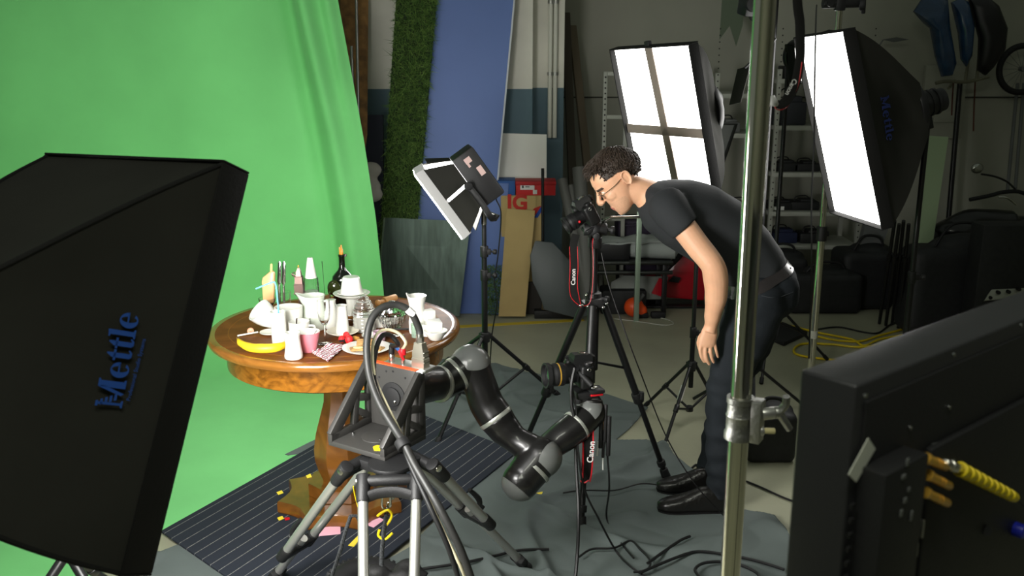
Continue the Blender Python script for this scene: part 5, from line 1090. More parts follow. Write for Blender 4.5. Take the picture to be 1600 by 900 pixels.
# ------------------------------------------------------------------ cameras
def frame_f(f, up=Z3):
    f = V(f).normalized(); x = f.cross(up).normalized(); return Matrix((x, f, x.cross(f))).transposed()
def dslr(label, O, f, ll, lr, ringm, roll=0, up=Z3):
    Rm = frame_f(f, up); P = lambda x, y, z: O + Rm @ V((x, y, z))
    t = thing('camera', label, 'camera', P(0, 0, -.05)); bodym = mat('camera_body', rgb(17, 17, 18), .45, bump=.12, bscale=500)
    b = MB(); b.box(P(0, 0, -.006), (.135, .05, .088), Rm, bev=.010, seg=3); b.box(P(.052, .02, -.010), (.034, .045, .082), Rm, bev=.011, seg=3)
    b.loft([[P(x, y, z) for x, y, z in ((-.036, .034, .030), (.036, .034, .030), (.034, -.03, .030), (-.034, -.03, .030))], [P(x, y, z) for x, y, z in ((-.028, .040, .052), (.028, .040, .052), (.024, -.032, .056), (-.024, -.032, .056))], [P(x, y, z) for x, y, z in ((-.018, .034, .066), (.018, .034, .066), (.016, -.024, .066), (-.016, -.024, .066))]])
    build('body', b, bodym, t, 35)
    b = MB(); b.cyl(P(.048, -.005, .038), P(.048, -.005, .05), .014, n=20, bev=.002); b.cyl(P(-.05, -.005, .036), P(-.05, -.005, .048), .016, n=20, bev=.002); b.cyl(P(.055, .03, .03), P(.055, .034, .04), .008, n=14); build('dial', b, blk, t)
    b = MB(); b.box(P(0, 0, .067), (.022, .022, .004), Rm, bev=.001); build('hot_shoe', b, silver, t)
    b = MB(); b.box(P(0, -.038, .046), (.036, .018, .024), Rm, bev=.005); build('eyecup', b, blkr, t)
    b = MB(); b.box(P(-.005, -.0265, -.010), (.075, .003, .052), Rm, bev=.001); build('rear_screen', b, mat('screen_glass', rgb(12, 13, 15), .08), t)
    b = MB()
    for x, z in ((.046, .0), (.046, -.015), (.055, .018), (.036, .03)): b.cyl(P(x, -.025, z), P(x, -.029, z), .004, n=10)
    for sx in (1, -1): b.tube([P(.069 * sx, 0, .026 + .006 * math.sin(R(45 * k))) + Rm @ V((.004 * sx, .006 * math.cos(R(45 * k)), 0)) for k in range(8)], .0014, 6, closed=True)
    build('button', b, steel, t)
    y0 = .025; b = MB(); b.lathe([(lr * .8, 0), (lr * .8, .008), (lr * .86, .012), (lr * .86, ll * .35), (lr * .95, ll * .4), (lr * .95, ll * .72), (lr * .92, ll * .74), (lr * .92, ll * .84), (lr * 1.05, ll * .86), (lr * 1.06, ll), (lr * .92, ll), (lr * .86, ll - .012), (0, ll - .02)], P(0, y0, -.006), Rm @ Y3, 40)
    ln = build('lens', b, blkp, t)
    b = MB()
    for f0, f1 in ((.42, .54), (.62, .70)):
        for k in range(48): a = R(7.5 * k); b.box(P(lr * .955 * math.cos(a), y0 + ll * (f0 + f1) / 2, -.006 + lr * .955 * math.sin(a)), (.002, ll * (f1 - f0), .002), Rm @ Matrix.Rotation(-a, 3, 'Y'))
    build('grip_ring', b, blkr, ln)
    b = MB(); b.cyl(P(0, y0 + ll * .56, -.006), P(0, y0 + ll * .60, -.006), lr * .975, n=40); build('accent_ring', b, ringm, ln)
    b = MB(); b.lathe([(lr * .84, 0), (lr * .5, .004), (0, .006)], P(0, y0 + ll - .016, -.006), Rm @ Y3, 32); build('front_glass', b, mat('lens_glass', rgb(16, 14, 22), .04, coat=1), ln)
    return t, P, Rm
def canon_strap(label, top_a, top_b, low, width, txt_at, up_dir, size, side):
    t = thing('camera_strap', label, 'strap', low); a, c_, l = V(top_a), V(top_b), V(low)
    d = c_ - a; mid = lambda p, q, f: p.lerp(q, f)
    pts = [a, a.lerp(l, .30) + d * -.10, a.lerp(l, .68) + d * -.02, l + d * -.16 + Z3 * .012, l, l + d * .16 + Z3 * .012, c_.lerp(l, .68) + d * .05, c_.lerp(l, .30) + d * .06, c_]
    b = MB(); b.tube(pts, width / 2, 10, 7, flat=(1, .09), up=V((0, 1, 0))); build('webbing', b, lipf, t)
    return t, pts
# tripod of the man
TP = V((.352, 4.0, 0)); zA = at(937, 474, 4.0).z
t = thing('camera_tripod', 'black video tripod holding the camera the man looks through', 'tripod', TP)
zK = at(935, 376, 4.0).z
b = MB(); b.cyl(TP + Z3 * (zA - .36), TP + Z3 * (zK), .0135, n=18); build('centre_column', b, blk, t)
b = MB(); b.cyl(TP + Z3 * (zA - .30), TP + Z3 * (zA - .0), .024, n=20, bev=.003); b.cyl(TP + Z3 * (zA - .02), TP + Z3 * (zA + .05), .034, n=20, bev=.006); b.box(TP + V((0, -.02, zA + .01)), (.075, .05, .04), bev=.008); knob(b, TP + V((.03, -.03, zA + .03)), (1, -.6, 0), .014, .035); build('crown', b, blkp, t)
b = MB()
for x, z in ((.036, -.005), (-.03, .0), (.05, .012)): b.ell(TP + V((x, -.05, zA + z)), .0075, n=12)
build('bolt', b, steel, t)
tf = [on(1041, 750), on(908, 830), V((.02, 4.28, 0))]
for f in tf:
    d = f - TP; d.z = 0; d.normalize(); s_ = V((-d.y, d.x, 0)); h = TP + d * .045 + Z3 * zA; ft = V((f.x, f.y, .014)); ax = (ft - h).normalized(); L = (ft - h).length
    b = MB(); b.tube([h, h + ax * L * .52], .0175, 12, flat=(1.2, .9)); b.cyl(h + ax * L * .5, ft, .0125, n=14); lg = build('leg', b, blk, t)
    b = MB(); c_ = h + ax * L * .52; b.cyl(c_ - ax * .02, c_ + ax * .03, .024, n=16, bev=.004); b.box(c_ + V((.018, -.018, .01)), (.02, .02, .04), bev=.005); build('leg_lock', b, blkp, lg); b = MB(); c2 = h + ax * L * .93; b.cyl(c2 - ax * .03, c2 + ax * .0, .020, n=14, bev=.004); build('leg_lock', b, blkp, lg)
    b = MB(); b.cyl(ft - ax * .05, ft + ax * .008, .019, .022, n=14, bev=.004); build('rubber_foot', b, blkr, lg)
    b = MB(); b.cyl(TP + d * .024 + Z3 * (zA - .27), h + ax * L * .36, .006, n=8); build('brace', b, blk, t)
b = MB(); p = TP + V((-.005, -.0255, zA - .10)); b.text('Velbon  DV-7000', p + V((.006, -.003, -.15)), Z3, -X3, .017, .001); build('lettering', b, whitep, t, label='white lettering up the column')
b = MB(); b.box(TP + V((-.004, -.024, zA - .06)), (.022, .006, .10), bev=.002); build('grey_slider', b, greyp, t)
b = MB(); b.cyl(TP + Z3 * (zK - .03), TP + Z3 * (zK + .015), .030, n=20, bev=.005); hd0 = TP + Z3 * (zK + .05); b.ell(hd0, (.04, .04, .045)); b.cyl(hd0 - X3 * .05 - Y3 * .01, hd0 + X3 * .05 - Y3 * .01, .026, n=18, bev=.005)
knob(b, hd0 + V((.05, -.02, .0)), (1, -.3, 0), .018, .03); knob(b, hd0 + V((.0, -.04, -.02)), (0, -1, 0), .015, .03)
b.box(at(922, 356, 4.0), (.08, .06, .02), frame_f(V((-.84, -.22, -.46))), bev=.005); build('pan_head', b, blkp, t)
hA, hB = at(955, 340, 3.97), at(1042, 338, 4.02)
b = MB(); b.cyl(hd0 + V((.03, .0, .03)), hA, .008, n=12); b.cyl(hA, hB, .0065, n=12); b.cyl(hA.lerp(hB, .62), hB, .0085, n=12, bev=.001); build('pan_handle', b, silver, t, label='silver pan handle')
FM = V((-.84, -.22, -.46)).normalized(); CO = at(917, 331, 3.98)
camA, PA, RA = dslr('black camera on the video tripod, the man looking through it', CO, FM, .085, .036, blk, up=V((0, 0, 1)))
b = MB(); b.ell(PA(-.036, .06, -.02) + V((0, -.002, .012)), .006, n=12); q = at(891, 346, 3.95); b.ell(q, (.0065, .003, .0065)); build('red_dot', b, red, camA, label='red dot on the lens')
# its strap
sa, sb_, sl = at(899, 368, 3.93), at(925, 372, 3.95), at(910, 478, 3.92)
t = thing('camera_strap', 'red edged black strap hanging in a long loop under the camera of the man', 'strap', sl)
pL = [at(900, 366, 3.95), at(896, 385, 3.93), at(897, 415, 3.92), at(896, 445, 3.92), at(899, 465, 3.92), at(908, 478, 3.92)]; pR = [at(908, 478, 3.92), at(918, 472, 3.925), at(922, 445, 3.93), at(923, 410, 3.94), at(922, 380, 3.96), at(925, 366, 3.98)]
b = MB(); b.tube(pL, .0165, 10, 7, flat=(.10, 1), up=X3); b.tube(pR, .010, 10, 7, flat=(.8, .25), up=X3); build('webbing', b, lipf, t)
b = MB()
for dx in (-.0165, .0165): b.tube([p + V((dx, -.003, 0)) for p in pL[1:-1]] + [pL[-1] + V((0, -.003, -.004))], .0016, 6, 7)
b.tube([p + V((.010, -.004, 0)) for p in pR], .0016, 6, 7); build('red_edge', b, red, t)
b = MB(); b.text('Canon', pL[3] + V((.007, -.005, .0)), Z3, -X3, .026, .0006, .0004); build('lettering', b, whitep, t, label='white brand lettering')
b = MB(); b.ell(at(916, 461, 3.91), .006, n=10); b.ell(at(908, 477, 3.91), (.012, .006, .004), n=10); build('buckle', b, silver, t)
# camera on the robot wrist
CO2 = ar(908, 581, 3.66)
camB, PB, RBm = dslr('black camera with gold lens ring mounted on the robot arm', CO2, V((-.93, -.30, .02)), .112, .042, gold); camB.scale = (1.08, 1.08, 1.08)
b = MB(); w_ = ar(912, 612, 3.64); b.box(w_, (.10, .09, .028), frame_f(V((-.93, -.3, 0))), bev=.006); b.cyl(w_ - Z3 * .04, w_, .045, n=24, bev=.004); b.cyl(w_ - Z3 * .012, ar(925, 640, 3.63), .035, n=20)
mt = thing('camera_mount', 'black plate mount with red edge between robot wrist and camera', 'mount', w_ - Z3 * .04); build('mount', b, blkp, mt)
b = MB(); b.box(ar(930, 609, 3.62), (.062, .06, .016), frame_f(V((-.93, -.3, 0))), bev=.006); qp = build('quick_release', b, blkp, mt)
b = MB(); b.box(ar(930, 615, 3.615), (.04, .05, .008), frame_f(V((-.93, -.3, 0))), bev=.002); build('red_edge', b, red, qp)
b = MB(); c_ = ar(928, 605, 3.60); b.ell(c_, (.016, .012, .004)); build('level', b, silver, qp)
b = MB(); a = ar(903, 580, 3.60); b.tube([a, ar(915, 592, 3.58), ar(925, 603, 3.56)], [.009, .011, .010], 12, 4); single('camera_plug', b, blkr, 'thick black plug sticking out of the side of the robot camera', 'plug')
# robot strap
t = thing('camera_strap', 'red edged black strap hanging from the camera on the robot arm', 'strap', ar(915, 750, 3.56))
pl = [ar(918, 668, 3.56), ar(918, 700, 3.55), ar(916, 735, 3.55), ar(913, 752, 3.55)]
b = MB(); b.tube(pl, [.020, .021, .020, .016], 10, 6, flat=(.10, 1), up=X3); build('webbing', b, lipf, t)
b = MB()
for dx in (-.021, .021): b.tube([p + V((dx + .004 * i * (dx < 0), -.004, 0)) for i, p in enumerate(pl)], .003, 6, 6)
b.tube([pl[-1] + V((-.016, -.004, .004)), pl[-1] + V((0, -.004, -.004)), pl[-1] + V((.016, -.004, .006))], .003, 6, 5); build('red_edge', b, red, t)
b = MB(); b.text('Canon', ar(924, 722, 3.54) + V((.004, -.008, 0)), V((.08, 0, 1)), V((-1, 0, .08)), .033, .0006, .0005); build('lettering', b, whitep, t, label='white brand lettering')
# wires at the wrist
def wire(pts, r_, lab, m=None, sm=7): b = MB(); b.tube(pts, r_, 7, sm); single('cable', b, m or cableb, lab, 'cable')
wire([ar(898, 575, 3.58), ar(893, 600, 3.56), ar(893, 630, 3.55), ar(899, 665, 3.54), ar(900, 720, 3.52), ar(904, 800, 3.4), ar(902, 870, 3.35), on(896, 930, .02)], .007, 'black cable hanging from the robot camera past the red strap to the floor')
wire([ar(890, 590, 3.57), ar(900, 640, 3.55), ar(902, 690, 3.52), ar(912, 760, 3.5), ar(935, 810, 3.5), on(962, 860, .03), on(985, 885, .03), on(1015, 905, .03)], .004, 'thin black cable running from the robot camera down to the right floor tangle')
wire([ar(927, 610, 3.62), ar(938, 625, 3.62), ar(944, 650, 3.62), ar(948, 700, 3.62), ar(952, 760, 3.62), on(948, 810, .03), on(968, 845, .03), on(990, 872, .03)], .004, 'thin black cable dropping right of the red strap onto the grey cloth')
wire([ar(925, 622, 3.61), ar(936, 640, 3.60), ar(943, 660, 3.60), ar(941, 690, 3.6)], .005, 'short brown cable curving off the robot camera mount', mat('tan_cable', rgb(150, 120, 90), .6))
t = thing('plug_bundle', 'bunch of loose black plugs dangling right of the robot wrist', 'plugs', ar(945, 720, 3.6))
b = MB()
for x, y0, y1, r_ in ((940, 640, 700, .008), (947, 632, 690, .007), (952, 650, 712, .009), (944, 670, 715, .006)): b.cyl(ar(x, y0, 3.6), ar(x - 2, y1, 3.59), r_, n=10, bev=.002)
build('plugs', b, blkr, t); b = MB(); b.cyl(ar(942, 716, 3.59), ar(942, 734, 3.59), .003, n=8); b.cyl(ar(935, 690, 3.6), ar(933, 712, 3.6), .004, n=8); build('tips', b, whitep, t)
# ------------------------------------------------------------------ the man
YM = 3.97; PXM = .00265
man0 = V((on(1085, 800).x, 3.9, 0))
man = thing('person', 'man in black T-shirt and jeans bending forward to look through a tripod camera', 'person', man0)
CH = at(957, 272, YM); yaw = R(7)
fw = V((-.77, 0, -.64)); up_ = V((-.64, 0, .77)); sd = V((0, -1, 0))
fw2 = (fw * math.cos(yaw) + sd * math.sin(yaw) * .8).normalized(); sd2 = (sd - fw2 * sd.dot(fw2)).normalized(); up2 = up_ - fw2 * up_.dot(fw2); up2 = (up2 - sd2 * up2.dot(sd2)).normalized()
HP = lambda f, s, u: CH + fw2 * f + sd2 * s + up2 * u
HR = Matrix((fw2, sd2, up2)).transposed()
def sring(cen, a1, r1, a2, r2, n=28, ex=2.3):
    g = []
    for i in range(n):
        th = 2 * math.pi * i / n; c_, s_ = math.cos(th), math.sin(th)
        g.append(cen + a1 * r1 * math.copysign(abs(c_) ** (2 / ex), c_) + a2 * r2 * math.copysign(abs(s_) ** (2 / ex), s_))
    return g
body = MB()
# head
rg = []
for u, fc, rf, rs in ((.082, -.01, .045, .035), (.065, -.006, .070, .055), (.04, .0, .088, .069), (.015, .003, .094, .0735), (-.008, .004, .0935, .074), (-.030, .006, .084, .071), (-.055, .016, .076, .067), (-.080, .024, .066, .062), (-.105, .031, .057, .057), (-.127, .038, .048, .049), (-.148, .045, .035, .036), (-.160, .050, .018, .020)):
    rg.append(sring(HP(fc, 0, u), fw2, rf, sd2, rs, 32, 2.15))
body.loft(rg)
body.ell(HP(-.014, 0, .004), (.097, .0755, .086), HR, 32)
body.tube([HP(.092, 0, -.016), HP(.104, 0, -.038), HP(.117, 0, -.058), HP(.108, 0, -.070)], [.008, .0095, .0125, .009], 12, 4)
for s in (1, -1):
    body.ell(HP(.104, .011 * s, -.064), (.011, .008, .008), HR, 14)
    body.tube([HP(.086, .008 * s, -.010), HP(.090, .028 * s, -.008), HP(.074, .052 * s, -.014)], [.007, .009, .006], 10, 4)
    body.ell(HP(.052, .037 * s, -.056), (.034, .027, .030), HR, 14)
    # ear
    eo = lambda f, u, o=.0: HP(-.026 + f, (.074 + o) * s, -.036 + u)
    body.ell(eo(0, 0, .002), (.017, .0075, .030), HR @ Matrix.Rotation(R(-14), 3, 'Y'), 16)
    body.tube([eo(.012, -.014, .009), eo(.016, .012, .010), eo(.004, .030, .012), eo(-.014, .024, .014), eo(-.017, .0, .013), eo(-.008, -.022, .010), eo(.002, -.030, .007)], [.0035, .004, .0045, .0048, .0045, .004, .006], 8, 4)
    body.ell(HP(.083, .033 * s, -.033), (.011, .014, .009), HR, 14)
body.ell(HP(.084, 0, -.106), (.0115, .023, .0055), HR, 16); body.ell(HP(.081, 0, -.117), (.0115, .020, .0065), HR, 16); body.ell(HP(.070, 0, -.147), (.014, .017, .013), HR, 16)
nk0, nk1 = HP(-.022, 0, -.070), at(1016, 307, YM)
body.tube([HP(-.005, 0, -.06), HP(-.012, 0, -.085), nk0.lerp(nk1, .55), nk1, at(1040, 322, YM)], [.052, .055, .058, .068, .075], 24, 5)
# trunk under the clothes
TOR = [(1012, 304, 27, .078), (1030, 318, 44, .150), (1058, 331, 55, .195), (1092, 345, 60, .190), (1126, 366, 60, .178), (1156, 395, 56, .166), (1178, 425, 54, .168)]
cen = [at(x, y, YM) for x, y, _, _ in TOR]
def torso(scale, mb, until=99, extra=()):
    rs = []
    for i, (x, y, hp, hd) in enumerate(TOR):
        d = (cen[min(i + 1, len(cen) - 1)] - cen[max(i - 1, 0)]); d.y = 0; d.normalize(); nrm = V((d.z, 0, -d.x)); nrm = nrm if nrm.z > 0 else -nrm
        rs.append(sring(cen[i], nrm, hp * PXM * scale, Y3, hd * scale, 36, 2.25))
    mb.loft(rs)
torso(.90, body)
SN, EN, WN = at(1046, 326, 3.80), at(1112, 412, 3.70), at(1111, 508, 3.74)
body.tube([SN, at(1066, 352, 3.765), at(1090, 384, 3.73), EN, at(1118, 432, 3.705), at(1119, 462, 3.715), at(1114, 490, 3.73), WN, at(1108, 518, 3.74)], [.060, .052, .050, .0475, .050, .045, .034, .0265, .028], 20, 5)
body.tube([at(1111, 504, 3.737), WN, at(1108, 522, 3.738), at(1105, 534, 3.738), at(1104, 541, 3.738)], [.025, .027, .036, .038, .034], 18, 4, flat=(.98, .46), up=Y3)
def finger(pts, r0, r1):
    P_ = [at(x, y, Y) for x, y, Y in pts]; body.tube(P_, [r0, r0 * .98, r0 * .92, r1], 12, 4); body.ell(P_[-1], r1, None, 12)
finger([(1096, 532, 3.736), (1094, 546, 3.729), (1096, 557, 3.733), (1100, 565, 3.743)], .0084, .0066)
finger([(1103, 533, 3.736), (1102, 549, 3.729), (1104, 561, 3.733), (1108, 569, 3.744)], .0086, .0068)
finger([(1110, 533, 3.739), (1110, 548, 3.732), (1112, 559, 3.737), (1115, 566, 3.748)], .0082, .0064)
finger([(1116, 531, 3.742), (1118, 543, 3.738), (1120, 552, 3.743), (1122, 558, 3.752)], .0072, .0056)
finger([(1103, 517, 3.744), (1095, 526, 3.752), (1092, 536, 3.757), (1093, 545, 3.764)], .0110, .0082)
SF, EF, WF = at(1046, 328, 4.13), at(1092, 392, 4.16), at(1052, 352, 4.09)
body.tube([SF, SF.lerp(EF, .5), EF], [.060, .050, .046], 16, 5); body.tube([EF, EF.lerp(WF, .45), WF], [.046, .042, .027], 16, 5)
hd_ = at(1040, 340, 4.035); body.tube([WF, hd_], [.027, .033], 14, flat=(.7, 1))
for k in range(4):
    q = at(1046 - k * 6, 338, 4.02); body.tube([q + V((.01, .03, -.015)), q + V((0, .012, -.024)), q + V((-.002, -.012, -.014)), q + V((-.002, -.012, .008)), q + V((0, .004, .016))], [.0095, .009, .0085, .008, .007], 10, 3)
body.tube([hd_ + V((.01, .01, .02)), hd_ + V((-.012, -.006, .022)), hd_ + V((-.03, -.014, .014))], [.012, .0105, .008], 10, 3)
NL = [(1183, 448, 3.89, .090), (1182, 470, 3.848, .122), (1166, 520, 3.83, .112), (1148, 565, 3.82, .090), (1132, 612, 3.81, .076), (1128, 660, 3.82, .070), (1127, 715, 3.82, .056), (1126, 765, 3.82, .046)]
FLG = [(1186, 448, 4.05, .090), (1185, 470, 4.092, .122), (1174, 520, 4.10, .110), (1158, 565, 4.09, .088), (1140, 605, 4.07, .074), (1128, 650, 4.05, .068), (1116, 700, 4.04, .055), (1109, 738, 4.03, .046)]
for LG in (NL, FLG): body.tube([at(x, y, Y) for x, y, Y, _ in LG], [.06] + [r_ * .70 for *_, r_ in LG[1:]], 18, 4)
body.ell(at(1184, 455, YM), (.10, .13, .10), None, 20)
body.remesh(.0032, 7, .5)
def skin(): 
    m = mat('skin', rgb(224, 172, 138), .48, var=.05, scale=25, bump=.05, bscale=220); p = m.node_tree.nodes['Principled BSDF']; p.inputs['Subsurface Weight'].default_value = .08; p.inputs['Subsurface Radius'].default_value = (.01, .004, .002); return m
lipm = mat('lip_skin', rgb(196, 122, 108), .42); stub = mat('stubble_skin', rgb(212, 164, 132), .52, var=.1, scale=300); brow = mat('eyebrow_hair', rgb(60, 44, 34), .8)
for f in body.bm.faces:
    c_ = f.calc_center_median() - CH; a, s, u = c_.dot(fw2), c_.dot(sd2), c_.dot(up2)
    if a > .079 and abs(s) < .021 - abs(u + .111) * .6 and -.124 < u < -.101: f.material_index = 1
    elif -.16 < u < -.086 and a > .02 and (u < -.118 or abs(s) > .03 or u > -.098) and u < -.080 + .15 * (a - .09) - .1 * max(0, abs(s) - .05) and a > .02: f.material_index = 2
    elif a > .062 and abs(u + .009 - .04 * max(0, abs(s) - .03) * -1) < .005 and .012 < abs(s) < .054: f.material_index = 3
    else: f.material_index = 0
build('body', body, [skin(), lipm, stub, brow], man, 0)
for o in man.children:
    for p in o.data.polygons: p.use_smooth = True
b = MB()
for s in (1, -1): b.ell(HP(.0795, .033 * s, -.032), (.0115, .0125, .0105), HR, 16)
build('eyeball', b, mat('eye_white', rgb(225, 220, 212), .2), man, label='white of the eyes')
b = MB()
for s in (1, -1): b.ell(HP(.0885, .033 * s, -.035), (.0035, .0055, .0055), HR, 12)
build('iris', b, mat('iris', rgb(60, 44, 30), .1), man, label='dark iris')
# glasses
b = MB(); fr = mat('glasses_metal', rgb(92, 78, 58), .3, .9)
for s in (1, -1):
    b.tube([HP(.097 + .002 * math.cos(R(20 * k)), s * (.035 + .024 * math.cos(R(20 * k))), -.032 + .018 * math.sin(R(20 * k))) for k in range(18)], .0013, 6, closed=True)
    b.tube([HP(.095, s * .060, -.027), HP(.089, s * .072, -.029), HP(.03, s * .078, -.030), HP(-.018, s * .080, -.024), HP(-.030, s * .079, -.034)], .0014, 6, 5)
b.tube([HP(.098, -.012, -.030), HP(.106, 0, -.027), HP(.098, .012, -.030)], .0013, 6, 4); gl = build('glasses', b, fr, man, label='thin metal glasses')
for s in (1, -1): b = MB(); b.cyl(HP(.0965, s * .035, -.032), HP(.0975, s * .035, -.032), .0205, n=24); build('lens', b, glass, gl)
# hair
random.seed(21); b = MB()
def hair_ok(f, s, u):
    if u > .55 - .0 * f: return True
    if f > .62: return u > .52
    if f > .30: return u > .20 - abs(s) * .25
    if f > -.15: return u > -.02 if abs(s) > .5 else True
    return u > -.66 if abs(s) < .62 else u > -.50
def hdir(d):
    f, s, u = d; k = 1 + .03 * sstep(.2, .9, u) + .10 * sstep(.2, .8, -f) * sstep(.5, -.2, u) + .08 * sstep(.2, .8, f) * sstep(.2, .7, u)
    return HP(-.014 + f * .104 * k, s * .0815, .006 + u * .094 * k)
b.grid(lambda a, c_: hdir((math.cos(2 * math.pi * a) * math.sin(math.pi * c_), math.sin(2 * math.pi * a) * math.sin(math.pi * c_), math.cos(math.pi * c_))), 60, 40, lambda a, c_: hair_ok(math.cos(2 * math.pi * a) * math.sin(math.pi * c_), math.sin(2 * math.pi * a) * math.sin(math.pi * c_), math.cos(math.pi * c_)))
b.bm.faces.ensure_lookup_table(); bmesh.ops.remove_doubles(b.bm, verts=b.bm.verts, dist=.0008); bmesh.ops.recalc_face_normals(b.bm, faces=b.bm.faces); bmesh.ops.solidify(b.bm, geom=b.bm.faces[:], thickness=.008)
n = 0
while n < 1300:
    d = V((random.gauss(0, 1), random.gauss(0, 1), random.gauss(.3, 1))).normalized()
    if not hair_ok(*d): continue
    n += 1; p = hdir(d); nor = HR @ d; crown = V((-.55, 0, .83))
    flow = (d - crown * d.dot(crown)); flow = flow.normalized() if flow.length > .1 else V((1, 0, 0))
    front = sstep(.0, .7, d.x) * sstep(.1, .6, d.z); L = random.uniform(.22, .40) * (1 + .6 * front) * (1 - .45 * sstep(.1, -.5, d.z))
    fl = flow + V((random.gauss(0, .2), random.gauss(0, .2), random.gauss(0, .2))) * (.6 + 1.2 * front)
    d1 = (d + fl * L * .5).normalized(); d2 = (d + fl * L).normalized(); lf = random.uniform(.0005, .004) + front * random.uniform(0, .012)
    q1 = hdir(d1) + (HR @ d1) * lf; q2 = hdir(d2) + (HR @ d2) * (lf * 1.3 - .001) + (HR @ fl.normalized()) * .014 * front * random.random() - Z3 * .010 * front
    b.tube([p - nor * .003, q1, q2], [.0034, .0030, .0009], 5, 3)
hair_m = mat('dark_hair', rgb(50, 39, 31), .6, var=.3, scale=120)
build('hair', b, hair_m, man, 60)
# T-shirt
b = MB(); torso(1.0, b); b.tube([at(1040, 318, 3.83), SN, at(1062, 347, 3.765), at(1071, 357, 3.755)], [.080, .078, .068, .064], 22, 4); b.tube([at(1040, 322, 4.08), SF, SF.lerp(EF, .42)], [.085, .078, .066], 20, 4)
b.ell(at(1036, 308, YM), (.10, .14, .06), euler3(0, 0, .3), 20)
b.tube([cen[-2], cen[-1], at(1184, 440, YM)], [.15, .15, .15], 30, 4, flat=(1.12, .94), up=X3)
b.remesh(.007, 7, .5)
for v_ in b.bm.verts: c_ = v_.co; v_.co = c_ + v_.normal * .004 * noise.noise(V((c_.x * 9, c_.y * 9, c_.z * 9)))
bvh_s = BVHTree.FromBMesh(b.bm)
shirt_m = mat('black_cotton', rgb(46, 48, 50), .85, bump=.12, bscale=260, spec=.25)
build('t_shirt', b, shirt_m, man, 0); man.children[-1].data.polygons.foreach_set('use_smooth', [True] * len(man.children[-1].data.polygons))
# jeans
b = MB()
for LG, yo in ((NL, 3.84), (FLG, 4.10)):
    P_ = [at(x, y, Y) for x, y, Y, _ in LG]; R_ = [r_ for *_, r_ in LG]; P_[-1] = P_[-1] - Z3 * .03; R_[-1] += .012; R_[-2] += .008; b.tube(P_, R_, 22, 5)
hp = [at(1179, 424, YM), at(1186, 445, YM), at(1189, 462, YM), at(1186, 482, YM)]
rs = []
for i, (hp_, hw) in enumerate(((.148, .172), (.154, .182), (.152, .190), (.135, .185))):
    d = V((.30, 0, -.95)).normalized(); nrm = V((.95, 0, .30)).normalized(); rs.append(sring(hp[i], nrm, hp_, Y3, hw, 34, 2.3))
b.loft(rs); b.ell(at(1206, 458, 3.88), (.115, .10, .12), None, 20); b.ell(at(1206, 458, 4.06), (.115, .10, .12), None, 20)
b.remesh(.007, 14, .5)
for v_ in b.bm.verts:
    c_ = v_.co; k = sstep(.75, .5, c_.z) * .5 + .5; v_.co = c_ + v_.normal * (.006 * k * noise.noise(V((c_.x * 8, c_.y * 8, c_.z * 16))) + .004 * k * math.sin(c_.z * 70 + 4 * noise.noise(c_ * 6)))
bvh_j = BVHTree.FromBMesh(b.bm)
jm = mat('dark_denim', rgb(33, 37, 41), .85, var=.2, scale=12, bump=.2, bscale=320, spec=.2)
jo = build('jeans', b, jm, man, 0); jo.data.polygons.foreach_set('use_smooth', [True] * len(jo.data.polygons))
b = MB(); d = V((.36, 0, -.93)).normalized(); nrm = V((.93, 0, .36)).normalized(); bc = at(1180, 427, YM)
def g(off, e):
    P_ = []; o_ = bc + d * off; rr_ = []
    for i in range(60):
        q = nrm * math.cos(2 * math.pi * i / 60) * .15 + Y3 * math.sin(2 * math.pi * i / 60) * .18; q.normalize(); best = .05
        for tr in (bvh_s, bvh_j):
            h_ = tr.ray_cast(o_ + q * .6, -q)
            if h_[0] is not None and h_[3] < .55: best = max(best, .6 - h_[3])
        rr_.append((q, best))
    for i in range(60): P_.append(o_ + rr_[i][0] * (sum(rr_[(i + k) % 60][1] for k in (-1, 0, 1)) / 3 + e))
    return P_
b.loft([g(-.019, -.004), g(-.019, .004), g(.0, .005), g(.018, .004), g(.018, -.004)], cap=False); build('belt', b, mat('belt_leather', rgb(46, 42, 42), .25), man, label='dark leather belt')
b = MB()
def on_j(x, y):
    r_ = ray(x, y); h_ = bvh_j.ray_cast(CAM, r_); return (h_[0] - r_ * .0005) if h_[0] is not None else at(x, y, 3.85)
for q in ([(1192, 441), (1205, 443), (1220, 440), (1236, 434)], [(1190, 462), (1205, 465), (1222, 463), (1240, 456)], [(1196, 432), (1210, 436), (1222, 433)]): b.tube([on_j(*p) for p in q], .0014, 6, 6)
build('pocket_seam', b, mat('seam_thread', rgb(58, 62, 66), .8), man)
